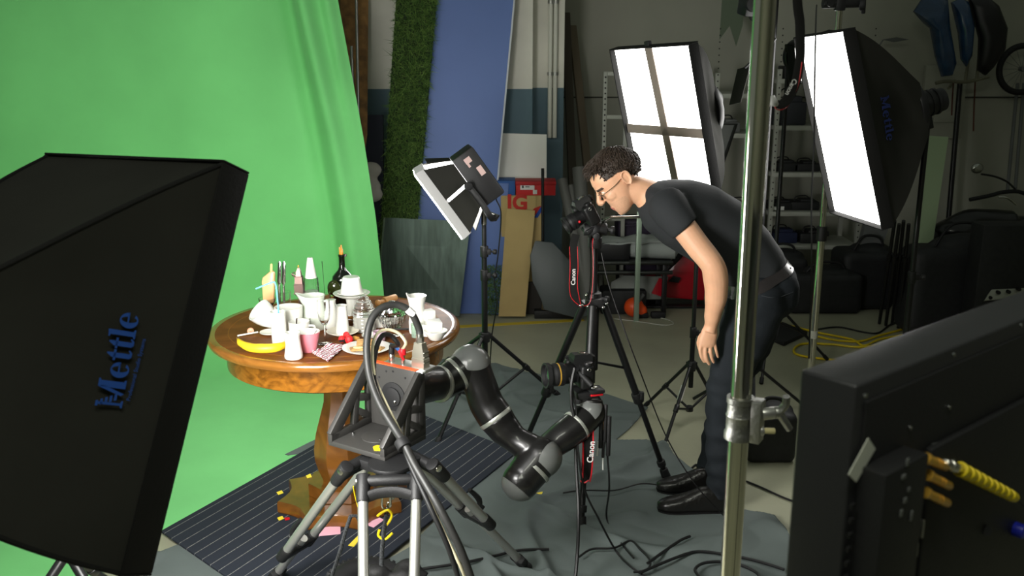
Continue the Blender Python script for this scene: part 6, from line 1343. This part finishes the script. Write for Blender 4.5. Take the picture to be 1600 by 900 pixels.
# shoes
def shoe(heel, lab):
    L = .30; prof = [(-.004, .016, .035), (.004, .028, .060), (.03, .036, .085), (.075, .038, .098), (.115, .040, .092), (.15, .043, .074), (.19, .047, .058), (.225, .048, .048), (.255, .044, .041), (.28, .033, .033), (.296, .016, .024)]
    rs = []
    for dx, hw, hh in prof: rs.append([heel + V((-dx, -hw * math.cos(math.pi * i / 12) + .006 * math.sin(dx * 9), .014 + hh * math.sin(math.pi * i / 12) ** .75)) for i in range(13)])
    b = MB(); b.loft(rs); so = build('shoe', b, mat('shoe_leather', rgb(24, 23, 22), .28, bump=.3, bscale=60, coat=.2), man, label=lab, ang=60)
    b = MB(); P_ = [(heel.x - dx, heel.y - (hw + .004)) for dx, hw, _ in prof] + [(heel.x - dx, heel.y + hw + .004) for dx, hw, _ in prof[::-1]]
    b.plate([(x, y) for x, y in P_], (0, 0, .002), X3, Y3, .018); build('sole', b, blkr, so)
    b = MB()
    for k in range(4): x = heel.x - .125 - k * .018; b.tube([V((x, heel.y - .026, .088 - k * .010)), V((x - .004, heel.y, .103 - k * .011)), V((x, heel.y + .026, .088 - k * .010))], .0025, 6, 4)
    build('lace', b, blkr, so)
hz_ = on(1134, 801); shoe(V((hz_.x, hz_.y + .0, 0.012)), 'near black leather shoe')
hz2 = on(1128, 770); shoe(V((hz2.x, hz2.y, .012)), 'far black leather shoe')

# ------------------------------------------------------------------ background on the right
dk = mat('dark_gear', rgb(26, 27, 28), .6, var=.3, scale=30); shelf_m = mat('shelf_metal', rgb(160, 162, 152), .5)
YB = 7.75
def shelf_unit(label, x0, x1, ys, yt, yb, dep=.42):
    a, c_ = at(x0, 300, YB).x, at(x1, 300, YB).x; t = thing('shelf_unit', label, 'shelf', V(((a + c_) / 2, YB + dep / 2, 0)))
    for x in (a, c_):
        for y in (YB, YB + dep):
            b = MB(); zt = at(x0, yt, YB).z; b.box((x, y, zt / 2), (.035, .035, zt), bev=.003)
            build('upright', b, shelf_m, t)
    h = MB()
    for x in (a, c_):
        for k in range(40): h.cyl((x, YB - .0178, .15 + k * .05), (x, YB - .0185, .15 + k * .05), .006, n=8)
    build('slot', h, blkr, t, kind='stuff')
    zs = []
    for y in ys: z = at(x0, y, YB).z; zs.append(z); b = MB(); b.box(((a + c_) / 2, YB + dep / 2, z), (c_ - a + .03, dep + .04, .035), bev=.003); build('shelf_board', b, shelf_m, t)
    return a, c_, zs
a, c_, zs = shelf_unit('grey metal shelf unit between the pole and the big lit softbox', 1206, 1345, (127, 200, 273, 334, 386), 108, 470)
a2, c2, zs2 = shelf_unit('grey perforated shelf unit behind the cross-strapped softbox', 1112, 1190, (150, 212, 345), 114, 470)
def gear(px, z, w_, h_, lab, m=None, cat='equipment', name='equipment_case', blob=True):
    x = at(px, 300, YB + .1).x; o = V((x, YB + .14, z + .0195)); t = thing(name, lab, cat, o); b = MB(); b.box(o + Z3 * h_ * .35, (w_, .18, h_ * .7), bev=.012)
    if blob: b.box(o + Z3 * h_ * .72 + X3 * w_ * .12, (w_ * .5, .12, h_ * .3), bev=.008)
    build('body', b, m or dk, t); b = MB(); b.tube([o + V((-w_ * .3, -.02, h_ * .7)), o + V((-w_ * .25, -.02, h_ * 1.05)), o + V((w_ * .1, -.02, h_ * 1.1)), o + V((w_ * .2, -.02, h_ * .8))], .006, 6, 4); build('handle', b, blkr, t)
gear(1228, zs[0], .2, .14, 'dark case on the top shelf board right of the pole'); gear(1224, zs[1], .26, .26, 'big dark case on the second shelf board right of the pole', mat('bluish_case', rgb(44, 46, 52), .6))
gear(1222, zs[2], .22, .10, 'low dark gear on the middle shelf board, next to the pole'); gear(1256, zs[2], .22, .09, 'low dark gear on the middle shelf board, right of its neighbour')
gear(1220, zs[3], .20, .09, 'dark device on the fourth shelf board, left one'); gear(1257, zs[3], .24, .10, 'dark device on the fourth shelf board, right one')
gear(1226, zs[4], .24, .13, 'dark blue bundle on the lowest shelf board', mat('blue_bundle', rgb(28, 36, 66), .8)); gear(1272, zs[4], .2, .12, 'dark device on the lowest shelf board, right of the blue bundle')
b = MB(); p = at(1218, 330, YB); b.box((p.x, YB + .03, zs[3] + .04), (.09, .004, .03)); single('paper_label', b, whitep, 'small white label card on the fourth shelf board', 'label')
gear(1132, zs2[1], .18, .12, 'small grey box on the perforated shelf beside the softbox', greyp); gear(1160, zs2[2], .3, .14, 'dark case on the lower perforated shelf behind the man')
# reflector, flag, small lamp
t = thing('reflector', 'dark-edged grey reflector panel right of the cross-strapped softbox', 'reflector', at(1130, 255, 6.2)); q = [at(1113, 258, 6.2), at(1128, 258, 6.2), at(1150, 194, 6.15), at(1115, 194, 6.15)]
b = MB(); b.slab(q, .012); build('panel', b, greyp, t); b = MB(); b.tube(q, .012, 8, closed=True); b.cyl(at(1121, 258, 6.2), V((at(1121, 258, 6.2).x, 6.25, .0)), .012, n=10); build('frame', b, blk, t)
t = thing('barn_flap', 'black lamp flap hanging left of the chrome pole at the top', 'flap', at(1155, 165, 4.9)); b = MB(); b.slab([at(1139, 164, 4.9), at(1157, 160, 4.85), at(1172, 102, 4.85), at(1152, 108, 4.9)], .006, bev=.001); build('flap', b, blkf, t)
b = MB(); b.tube([at(1164, 106, 4.86), at(1176, 96, 4.86), at(1190, 88, 4.88), at(1212, 60, 4.9)], .007, 8, 4); build('arm', b, blk, t)
t = thing('small_lamp', 'small black lamp head at the top edge left of the chrome pole', 'lamp', at(1170, 25, 4.9)); b = MB(); q0 = at(1172, 8, 4.9); b.box(q0, (.09, .09, .10), euler3(.3, .2, 0), bev=.01); b.cyl(q0 - Y3 * .04, q0 - Y3 * .08, .035, n=18, bev=.004); build('housing', b, blkp, t)
b = MB(); b.tube([q0 + V((0, 0, -.05)), q0 + V((.02, 0, -.07)), q0 + V((.10, 0, -.06))], .006, 8, 4); build('bracket', b, blk, t)
b = MB(); x = at(1212, 60, 4.9).x; b.cyl((x, 4.93, .02), (x, 4.93, 2.6), .012, n=12)
for k in range(3): b.cyl((x, 4.93, .3), (x + .35 * math.cos(R(20 + 120 * k)), 4.93 + .35 * math.sin(R(20 + 120 * k)), .015), .009, n=8)
single('light_stand', b, blk, 'thin black light stand directly behind the chrome pole', 'stand')
# left part of the dark back wall
t = thing('slotted_rack', 'grey perforated metal rack standing left of the cross-strapped softbox', 'frame', at(955, 250, 7.4)); b = MB()
fx0, fx1 = at(944, 200, 7.4).x, at(977, 200, 7.4).x; zt, zb = at(944, 112, 7.4).z, 0
for x in (fx0, fx1): b.box((x, 7.4, zt / 2), (.03, .04, zt), bev=.003)
for z in (zt, zt * .82, zt * .6, zt * .38): b.box(((fx0 + fx1) / 2, 7.4, z - .015), (fx1 - fx0, .03, .03), bev=.003)
build('frame', b, shelf_m, t); b = MB()
for k in range(30): b.cyl((fx0, 7.379, zt - .04 - k * .04), (fx0, 7.376, zt - .04 - k * .04), .007, n=8)
build('slot', b, blkr, t)
for px0, py0, px1, py1, r_, m, lab in ((894, 40, 940, 470, .03, mat('plank_wood', rgb(96, 86, 70), .8), 'leaning wooden pole against the dark wall left of the slotted rack'), (884, 20, 902, 470, .028, mat('plank_wood_dark', rgb(70, 64, 54), .8), 'dark wooden pole leaning in the corner beside the wall pipes')):
    b = MB(); b.box(at(px0, py0, 8.3).lerp(at(px1, py1, 7.75), .5), (.07, .03, (at(px0, py0, 8.3) - at(px1, py1, 7.75)).length), basis(at(px0, py0, 8.3) - at(px1, py1, 7.75)), bev=.004); single('wooden_pole', b, m, lab, 'pole')
for i, (x0, y0, x1, y1, r_) in enumerate(((878, 280, 905, 400, .035), (892, 290, 918, 405, .032), (905, 262, 914, 402, .05))):
    b = MB(); p, q = at(x0, y0, 6.9), at(x1, y1, 6.7); q2 = q + (q - p) * .55; b.cyl(p, q2, r_, n=16); single('grey_tube', b, mat('tube_grey', rgb(84, 84, 80), .6), ['left grey tube leaning behind the tripod camera', 'middle grey tube leaning behind the tripod camera', 'thick brown-grey roll leaning behind the hair of the man'][i], 'tube')
# bench with cloth roll, case, crate, bars
by = 6.95
t = thing('low_bench', 'low black rack of bars behind the video tripod, carrying the case and the cloth roll', 'rack', V((at(980, 420, by).x, by, 0)))
bx0, bx1 = at(893, 410, by).x, at(1050, 410, by).x; zb1, zb2 = at(900, 408, by).z, at(900, 424, by).z
b = MB(); b.box(((bx0 + bx1) / 2, by + .15, zb1 - .01), (bx1 - bx0, .36, .025), bev=.003); build('top', b, blk, t)
b = MB()
for z in (zb1 - .005, zb2): b.cyl((bx0, by - .04, z), (bx1, by - .04, z), .016, n=12, bev=.002)
build('bar', b, mat('dark_steel', rgb(70, 72, 70), .3, .8), t)
for x in (bx0 + .05, bx1 - .05):
    for y in (by, by + .3): b = MB(); b.box((x, y, zb1 / 2 - .01), (.035, .035, zb1 - .02), bev=.003); build('leg', b, blk, t)
b = MB(); p0, p1 = at(916, 381, by), at(984, 407, by); b.box(((p0.x + p1.x) / 2, by + .15, zb1 + .0035 + (p0.z - p1.z) / 2), (p1.x - p0.x, .26, p0.z - p1.z), bev=.006); single('equipment_case', b, blkp, 'flat black case lying on the bar rack under the grey cloth', 'case')
rc = mat('roll_cloth', rgb(150, 156, 152), .85, bump=.15, bscale=30); t = thing('cloth_roll', 'grey rolled cloth lying on the bar rack behind the arm of the man', 'cloth roll', at(1030, 408, by))
zr = zb1 + .0035; q0, q1 = V((at(985, 395, by).x + .01, by + .12, zr + .07)), V((at(1058, 392, by).x, by + .06, zr + .07))
b = MB(); b.cyl(q0, q1, .07, n=28, bev=.008)
for k in range(3): b.tube([q1 + V((.001, .02 * math.cos(R(a * 30)) * (1 + k * .7), .02 * math.sin(R(a * 30)) * (1 + k * .7))) for a in range(12)], .003, 6, closed=True)
build('roll', b, rc, t, 50)
zc2 = zr + (p0.z - p1.z) + .004
b = MB(); b.grid(lambda u, v: V((at(940, 370, by).x + u * (at(1045, 370, by).x - at(940, 370, by).x), by + .02 + v * .26, zr + .142 + .03 * u - .045 * abs(v - .5) + .02 * noise.noise(V((u * 4, v * 4, 5))))), 20, 12, thick=.012); build('loose_flap', b, rc, t, 60)
b = MB(); p = at(1000, 356, 7.6); b.box(p, (.38, .3, .17), bev=.01); b.box(p + V((0, -.16, .05)), (.3, .03, .02), bev=.004); b.box((p.x, p.y, (p.z - .085) / 2), (.34, .28, p.z - .087), bev=.01); single('crate', b, mat('purple_crate', rgb(44, 34, 54), .7), 'dark purple crate stack behind the rolled cloth', 'crate')
b = MB(); px = at(997, 400, 6.8).x; b.box((px, 6.8, at(997, 330, 6.8).z / 2), (.036, .036, at(997, 330, 6.8).z), bev=.002); single('square_post', b, mat('post_metal', rgb(150, 168, 150), .4, .6), 'thin square metal post standing between tripod and the arm of the man', 'post')
# red car part, fender, blower
rp = mat('car_red', rgb(170, 16, 34), .3, coat=.3); t = thing('car_bodywork', 'red car door with a dark handle slot at the back under the cloth roll', 'car part', at(1050, 472, 7.25))
q = [at(1005, 462, 7.25), at(1100, 470, 7.25), at(1110, 400, 7.3), at(1080, 382, 7.3), at(1062, 400, 7.3), at(1040, 424, 7.27), at(1006, 432, 7.25)]
b = MB(); b.slab(q, .06, bev=.012); build('panel', b, rp, t); b = MB(); b.slab([p + V((0, -.004, 0)) for p in (at(1044, 440, 7.21), at(1060, 442, 7.21), at(1064, 434, 7.21), at(1052, 431, 7.21))], .01, bev=.003); build('handle_slot', b, blkr, t)
b = MB(); b.tube([at(1040, 422, 7.2), at(1060, 402, 7.2), at(1078, 382, 7.21), at(1090, 372, 7.23)], .022, 8, 5); build('seal', b, blkr, t)
b = MB(); z_ = at(1050, 472, 7.25).z; b.box((at(1045, 472, 7.25).x, 7.28, z_ / 2 - .005), (.85, .24, z_ - .01), bev=.005); single('low_pallet', b, blk, 'low black pallet under the red car door', 'pallet')
t = thing('car_fender', 'grey car fender piece with a red corner behind the tripod column', 'car part', at(1000, 470, 7.05)); q = [at(950, 468, 7.05), at(1035, 468, 7.05), at(1045, 432, 7.1), at(975, 430, 7.1), at(955, 440, 7.07)]
b = MB(); b.slab(q, .04, bev=.01); build('panel', b, mat('fender_grey', rgb(120, 124, 118), .5), t); b = MB(); b.slab([p - Y3 * .006 for p in (at(1018, 458, 7.04), at(1036, 464, 7.04), at(1042, 440, 7.04), at(1030, 434, 7.04))], .01); build('red_corner', b, rp, t, label='red corner')
b = MB(); b.box(at(975, 476, 7.0) + V((0, .1, 0)), (.34, .2, .22), bev=.02); single('dark_bag', b, dk, 'dark bag on the floor left of the orange blower', 'bag')
t = thing('leaf_blower', 'small orange power tool with a grey handle on the floor behind the tripod', 'tool', on(990, 494)); o = on(990, 495)
b = MB(); b.ell(o + Z3 * .075, (.075, .07, .075)); b.ell(o + V((.05, -.01, .05)), (.05, .05, .05)); b.remesh(.008, 3); build('housing', b, mat('orange_plastic', rgb(225, 80, 30), .4), t)
b = MB(); b.cyl(o + V((-.02, -.05, .07)), o + V((.06, -.06, .19)), .014, n=14); build('handle', b, greyp, t); b = MB(); b.box(o + V((.06, -.02, .022)), (.09, .07, .04), bev=.008); build('foot', b, blkr, t)
b = MB(); o = on(1028, 497); b.box(o + Z3 * .026, (.11, .05, .05), bev=.012); single('power_adapter', b, blkr, 'small black power adapter on the floor with a white cable', 'adapter')
def floor_wire(pts, r_, lab, m, grp=None):
    b = MB(); b.tube([on(x, y, r_ + .002 + (dz if len(p) > 2 else 0)) for p in pts for x, y, *rest in [p] for dz in [rest[0] if rest else 0]], r_, 7, 8); single('cable', b, m, lab, 'cable', grp)
wc = mat('white_cable', rgb(170, 172, 160), .5)
floor_wire([(985, 494), (1010, 492), (1028, 496), (1045, 500), (1052, 506), (1035, 508), (1000, 503), (960, 498)], .004, 'thin white cable running from the black adapter over the floor', wc)
# dark corner on the right
grn = mat('pale_green_panel', rgb(146, 164, 130), .6)
leaning('green_board', [(1450, 212, 7.4), (1482, 214, 7.4), (1440, 500, 6.75), (1418, 500, 6.75)], .02, grn, 'narrow pale green board leaning behind the back of the big lit softbox', 'panel')
leaning('grey_board', [(1352, 350, 7.25), (1390, 352, 7.25), (1348, 470, 7.15), (1322, 470, 7.15)], .06, greyp, 'tilted grey board below the big lit softbox', 'panel')
b = MB(); p = at(1475, 160, 8.44); b.box((p.x, 8.47, p.z), (.36, .05, .62), bev=.004); b.box((p.x + .02, 8.44, p.z - .12), (.2, .03, .1), bev=.004); single('wall_cabinet', b, wallr_m, 'flat grey cabinet on the wall below the hanging blue fairings', 'cabinet')
for i, (x0, y0, x1, y1) in enumerate(((1398, 345, 1374, 505), (1405, 350, 1384, 508), (1412, 345, 1394, 506), (1420, 350, 1404, 512))):
    b = MB(); p, q = at(x0, y0, 6.3), on(x1, y1, .01); b.cyl(q, p, .012, n=10); b.cyl(p.lerp(q, .3), p.lerp(q, .36), .018, n=10); single('thin_rod', b, blk, ['first', 'second', 'third', 'fourth'][i] + ' from the left of the thin dark poles leaning below the lit softbox', 'pole', 'leaning poles')
def dark_bag(px, py, w_, d_, h_, lab, m=None, Y=None):
    o = on(px, py); b = MB()
    b.box(o + V((0, d_ / 2, h_ * .45)), (w_, d_, h_ * .9), bev=min(w_, h_) * .12, seg=3); b.ell(o + V((w_ * .1, d_ / 2, h_ * .86)), (w_ * .4, d_ * .4, h_ * .16)); b.remesh(.012, 3)
    t = thing('equipment_bag', lab, 'bag', o); build('body', b, m or dk, t, 50); b = MB(); b.tube([o + V((-w_ * .25, d_ * .3, h_ * .9)), o + V((-w_ * .1, d_ * .3, h_ * 1.12)), o + V((w_ * .2, d_ * .3, h_ * 1.1)), o + V((w_ * .3, d_ * .3, h_ * .9))], .010, 8, 5); build('handle', b, blkr, t)
dark_bag(1290, 492, .55, .35, .34, 'black bag on the floor behind the polished boom stand'); dark_bag(1220, 478, .4, .3, .42, 'black bag on the floor directly right of the hip of the man'); dark_bag(1355, 486, .42, .35, .50, 'tall black bag on the floor below the tilted grey board')
dark_bag(1205, 726, .24, .22, .28, 'black case on the floor behind the clamp of the chrome pole')
dark_bag(1495, 528, .72, .30, .70, 'big dark bag heap behind the monitor'); 
b = MB(); o = on(1505, 500); b.box((o.x, 6.92, .37), (.42, .3, .26), bev=.006); b.box((o.x, 6.9, .12), (.46, .28, .238), bev=.006); single('storage_boxes', b, mat('dim_card', rgb(96, 84, 52), .85), 'brown cardboard box pile in the dark behind the monitor', 'boxes')
b = MB(); b.slab([on(1195, 522, .03), on(1225, 535, .03), on(1262, 518, .03), on(1222, 502, .03)], .028, bev=.005); single('folded_mat', b, dk, 'dark folded mat on the floor right of the legs of the man', 'mat')
yc = mat('yellow_cable', rgb(200, 175, 15), .5)
floor_wire([(1205, 500), (1235, 509), (1280, 520), (1330, 530), (1350, 540), (1375, 530), (1420, 522)], .008, 'yellow cable on the floor, its upper strand crossing the polished stand', yc, 'yellow cables')
floor_wire([(1278, 526), (1310, 532), (1345, 533), (1375, 524), (1420, 512)], .008, 'yellow cable on the floor, its middle strand', yc, 'yellow cables')
floor_wire([(1420, 530), (1350, 542), (1300, 538), (1256, 537), (1241, 545), (1246, 554), (1280, 560), (1330, 564), (1380, 560)], .008, 'yellow cable looping on the floor nearest the monitor', yc, 'yellow cables')
floor_wire([(1275, 515), (1310, 511), (1350, 519), (1372, 520), (1390, 508), (1410, 500)], .006, 'black cable arching over the yellow cables on the floor', cableb)
# motorbike
t = thing('motorcycle', 'dark motorcycle parked in the right background, mirror and handlebar showing', 'motorcycle', on(1560, 470)); mY = 7.5
b = MB(); c_ = at(1550, 400, mY)
b.ell(c_, (.48, .16, .17)); b.ell(at(1590, 370, mY), (.30, .15, .17)); b.ell(at(1500, 360, mY), (.22, .14, .10)); b.tube([at(1480, 350, mY), at(1520, 345, mY), at(1580, 352, mY)], [.05, .10, .12], 12, 4); b.remesh(.015, 5); build('body', b, mat('bike_black', rgb(18, 18, 19), .3, coat=.3), t)
for px in (1478, 1640):
    wc_ = at(px, 450, mY); wc_.z = .30; b = MB(); b.tube([wc_ + V((.25 * math.cos(R(12 * k)), 0, .25 * math.sin(R(12 * k)))) for k in range(30)], .055, 12, closed=True); b.cyl(wc_ - Y3 * .05, wc_ + Y3 * .05, .06, n=18); wl = build('wheel', b, blkr, t)
    b = MB()
    for k in range(10): b.cyl(wc_, wc_ + V((.22 * math.cos(R(36 * k)), 0, .22 * math.sin(R(36 * k)))), .006, n=6)
    build('spokes', b, greyp, wl)
b = MB(); b.ell(at(1527, 263, mY), (.055, .03, .042), euler3(.3, .1, 0)); m_ = build('mirror', b, mat('mirror_glass', rgb(170, 172, 165), .15, .9), t)
b = MB(); b.tube([at(1533, 272, mY), at(1555, 276, mY), at(1575, 285, mY), at(1590, 300, mY)], .008, 8, 5); build('mirror_stem', b, blk, m_)
b = MB(); b.tube([at(1515, 312, mY), at(1545, 306, mY), at(1570, 300, mY), at(1600, 302, mY), at(1640, 330, mY)], .016, 10, 4); build('handlebar', b, blkr, t)
b = MB(); b.tube([at(1560, 308, mY - .05), at(1574, 309, mY - .06), at(1588, 320, mY - .06)], [.008, .010, .007], 8, 4); build('brake_lever', b, silver, t, label='shiny brake lever')
b = MB(); q = [at(1538, 470, 6.1), at(1625, 462, 6.1), at(1625, 438, 6.15), at(1556, 441, 6.15)]; b.slab(q, .02, bev=.004); pg = single('perforated_plate', b, mat('zinc_plate', rgb(150, 152, 140), .4, .6), 'pale metal plate with holes behind the top edge of the monitor', 'plate')
for x, y in ((1547, 465), (1560, 457), (1576, 456), (1592, 452), (1608, 452)): b = MB(); p = at(x, y, 6.11); b.cyl(p + V((0, .03, 0)), p - V((0, .010, 0)), .012, n=12); build('bolt_hole', b, blkr, pg)

b = MB(); b.box((at(1580, 470, 6.15).x, 6.22, .42), (.5, .18, .84), bev=.01); single('tool_cabinet', b, dk, 'dark cabinet under the pale plate with holes', 'cabinet')
# things hung high on the wall
hY = 7.9; fb = mat('fairing_blue', rgb(38, 62, 92), .25, coat=.3, var=.3, scale=10)
def fairing(px, t_, m, lab, bulge=.08):
    n = len(px); P_ = [at(x, y, hY) for x, y in px]; c_ = sum(P_, V()) / n; b = MB(); bb = bmesh.new()
    rings = []
    for k, f in enumerate((1, .97, .75, .45, .15)): rings.append([c_ + (p - c_) * f - Y3 * bulge * math.sqrt(max(0, 1 - f * f)) for p in P_])
    b.loft([[p + Y3 * .02 for p in rings[0]]] + rings); single('fairing', b, m, lab, 'fairing', 'motorcycle fairings on the wall', ang=50)
fairing([(1428, 18), (1440, 0), (1462, -8), (1480, -4), (1484, 40), (1494, 100), (1488, 118), (1472, 120), (1462, 88), (1454, 44), (1444, 36)], .02, fb, 'blue curved fairing hanging on the wall, leftmost of the three')
fairing([(1487, 4), (1502, -4), (1512, 2), (1522, 40), (1518, 88), (1510, 104), (1502, 92), (1498, 52)], .02, fb, 'narrow blue fairing hanging on the wall, middle of the three')
fairing([(1514, -2), (1540, -8), (1560, 8), (1574, 44), (1570, 78), (1552, 106), (1540, 118), (1528, 110), (1530, 60)], .02, mat('fairing_black', rgb(20, 19, 22), .4), 'large black rounded fairing hanging on the wall, rightmost of the three')
b = MB(); b.tube([at(1462, 130, 8.1), at(1480, 127, 8.1), at(1510, 128, 8.1), at(1545, 120, 8.1)], .014, 8, 4)
for x, y0, y1 in ((1508, 60, 128), (1482, 126, 138), (1526, 30, 124)): b.cyl(at(x + 10, y0, 8.2), at(x, y1, 8.1), .012, n=8)
single('wall_hook_rail', b, mat('hook_metal', rgb(120, 118, 100), .5, .5), 'metal hook rail holding the hanging fairings', 'rail')
t = thing('bicycle_wheel', 'black bicycle wheel hanging on the wall at the right edge', 'wheel', at(1597, 145, 8.2)); wc_ = at(1597, 108, 8.2); b = MB(); b.tube([wc_ + V((.19 * math.cos(R(10 * k)), 0, .19 * math.sin(R(10 * k)))) for k in range(36)], .026, 10, closed=True); build('tyre', b, blkr, t)
b = MB(); b.cyl(wc_ - Y3 * .03, wc_ + Y3 * .03, .02, n=12)
for k in range(16): b.cyl(wc_, wc_ + V((.18 * math.cos(R(22.5 * k)), 0, .18 * math.sin(R(22.5 * k)))), .002, n=5)
build('spokes', b, greyp, t)
for x0, x1, lab in ((1590, 1574, 'left thin grey pipe leaning beside the bicycle wheel'), (1600, 1586, 'right thin grey pipe leaning beside the bicycle wheel')):
    b = MB(); b.cyl(at(x0, 130, 8.35), at(x1, 300, 8.1), .014, n=8); single('thin_pipe', b, greyp, lab, 'pipe', 'thin pipes by the wheel')
b = MB(); b.cyl(at(1500, 130, 8.3), V((at(1478, 400, 8.2).x, 8.2, .02)), .022, n=10); single('dark_pole', b, blk, 'dark pole leaning on the wall below the hanging fairings', 'pole')
for px, y0, y1, lab in ((1490, 130, 180, 'thin reddish cord hanging below the blue fairings, left'), (1524, 128, 205, 'thin reddish cord hanging below the black fairing, right')):
    b = MB(); b.tube([at(px, y0 - 3, 8.1), at(px - 2, (y0 + y1) / 2, 8.32), at(px - 3, y1, 8.3)], .006, 6, 4); single('hanging_cord', b, mat('cord_red', rgb(90, 44, 30), .8), lab, 'cord')
b = MB(); q = [at(1378, 62, 8.3), at(1400, 58, 8.3), at(1420, 62, 8.3), at(1396, 66, 8.3)]; b.slab(q, .01); b.tube([at(1380, 62, 8.3), at(1374, 72, 8.3), at(1371, 88, 8.35), at(1371, 92, 8.5)], .006, 6, 3); single('desk_lamp', b, greyp, 'small flat grey lamp on a thin arm on the wall above the big softbox', 'lamp')
b = MB(); q = [at(1128, 0, 8.0), at(1165, -6, 8.0), at(1160, 40, 8.0), at(1150, 72, 8.0), at(1140, 40, 8.0), at(1124, 62, 8.0)]; b.slab(q, .006); single('green_foil', b, mat('green_foil', rgb(92, 104, 86), .7), 'torn greenish foil hanging on the wall at the top, left of the chrome pole', 'foil')
# ------------------------------------------------------------------ cables on the drop cloth
def cloth_wire(pts, r_, lab): b = MB(); b.tube([on(x, y, .034 + r_) for x, y in pts], r_, 7, 9); single('cable', b, cableb, lab, 'cable')
cloth_wire([(905, 870), (925, 858), (960, 856), (985, 845), (1000, 858), (1015, 875), (1012, 890), (990, 894)], .0045, 'black cable forming a small tangle at the bottom right of the tripod foot')
cloth_wire([(560, 905), (640, 892), (720, 880), (775, 868), (810, 860), (858, 858)], .006, 'black cable curving over the grey cloth behind the right silver tripod leg')
cloth_wire([(1000, 895), (1030, 882), (1060, 870), (1090, 862), (1130, 866), (1180, 876), (1225, 890)], .006, 'long black cable crossing the grey cloth below the pole')
cloth_wire([(1096, 905), (1086, 890), (1100, 880), (1130, 878), (1160, 884), (1185, 898), (1180, 912)], .006, 'black cable coil at the bottom edge beside the pole')
cloth_wire([(1012, 880), (1040, 860), (1062, 845), (1078, 838)], .006, 'short black cable end on the grey cloth right of the tangle')
cloth_wire([(880, 770), (910, 766), (960, 766), (1000, 756), (1030, 758), (1060, 764)], .0035, 'thin dark cable across the grey cloth behind the tripod foot')
floor_wire([(958, 706), (985, 728), (1020, 735), (1060, 737), (1092, 735), (1088, 726), (1080, 732)], .005, 'black cable on the cloth behind the tripod foot near the shoes', cableb)
floor_wire([(1166, 752), (1190, 762), (1225, 778), (1260, 790)], .005, 'black cable on the pale concrete right of the chrome pole', cableb)
floor_wire([(1150, 640), (1130, 690), (1120, 730)], .003, 'thin black cable along the leg of the man', cableb) if False else None
b = MB(); b.tube([at(940, 395, 3.9), at(950, 440, 3.88), at(970, 500, 3.85), at(1000, 580, 3.8), at(1040, 680, 3.72), at(1085, 755, 3.66), on(1130, 805, .05)], .003, 6, 8); single('cable', b, cableb, 'thin black cable slanting from the video tripod head down to the shoes', 'cable')
b = MB(); b.slab([on(700, 882, .031), on(712, 876, .031), on(708, 888, .031)], .002)
scrap('tape_marker', [(838, 770), (848, 768), (846, 774)], .034, yellowt, 'tiny yellow tape corner on the grey cloth under the robot arm', group='tape markers')
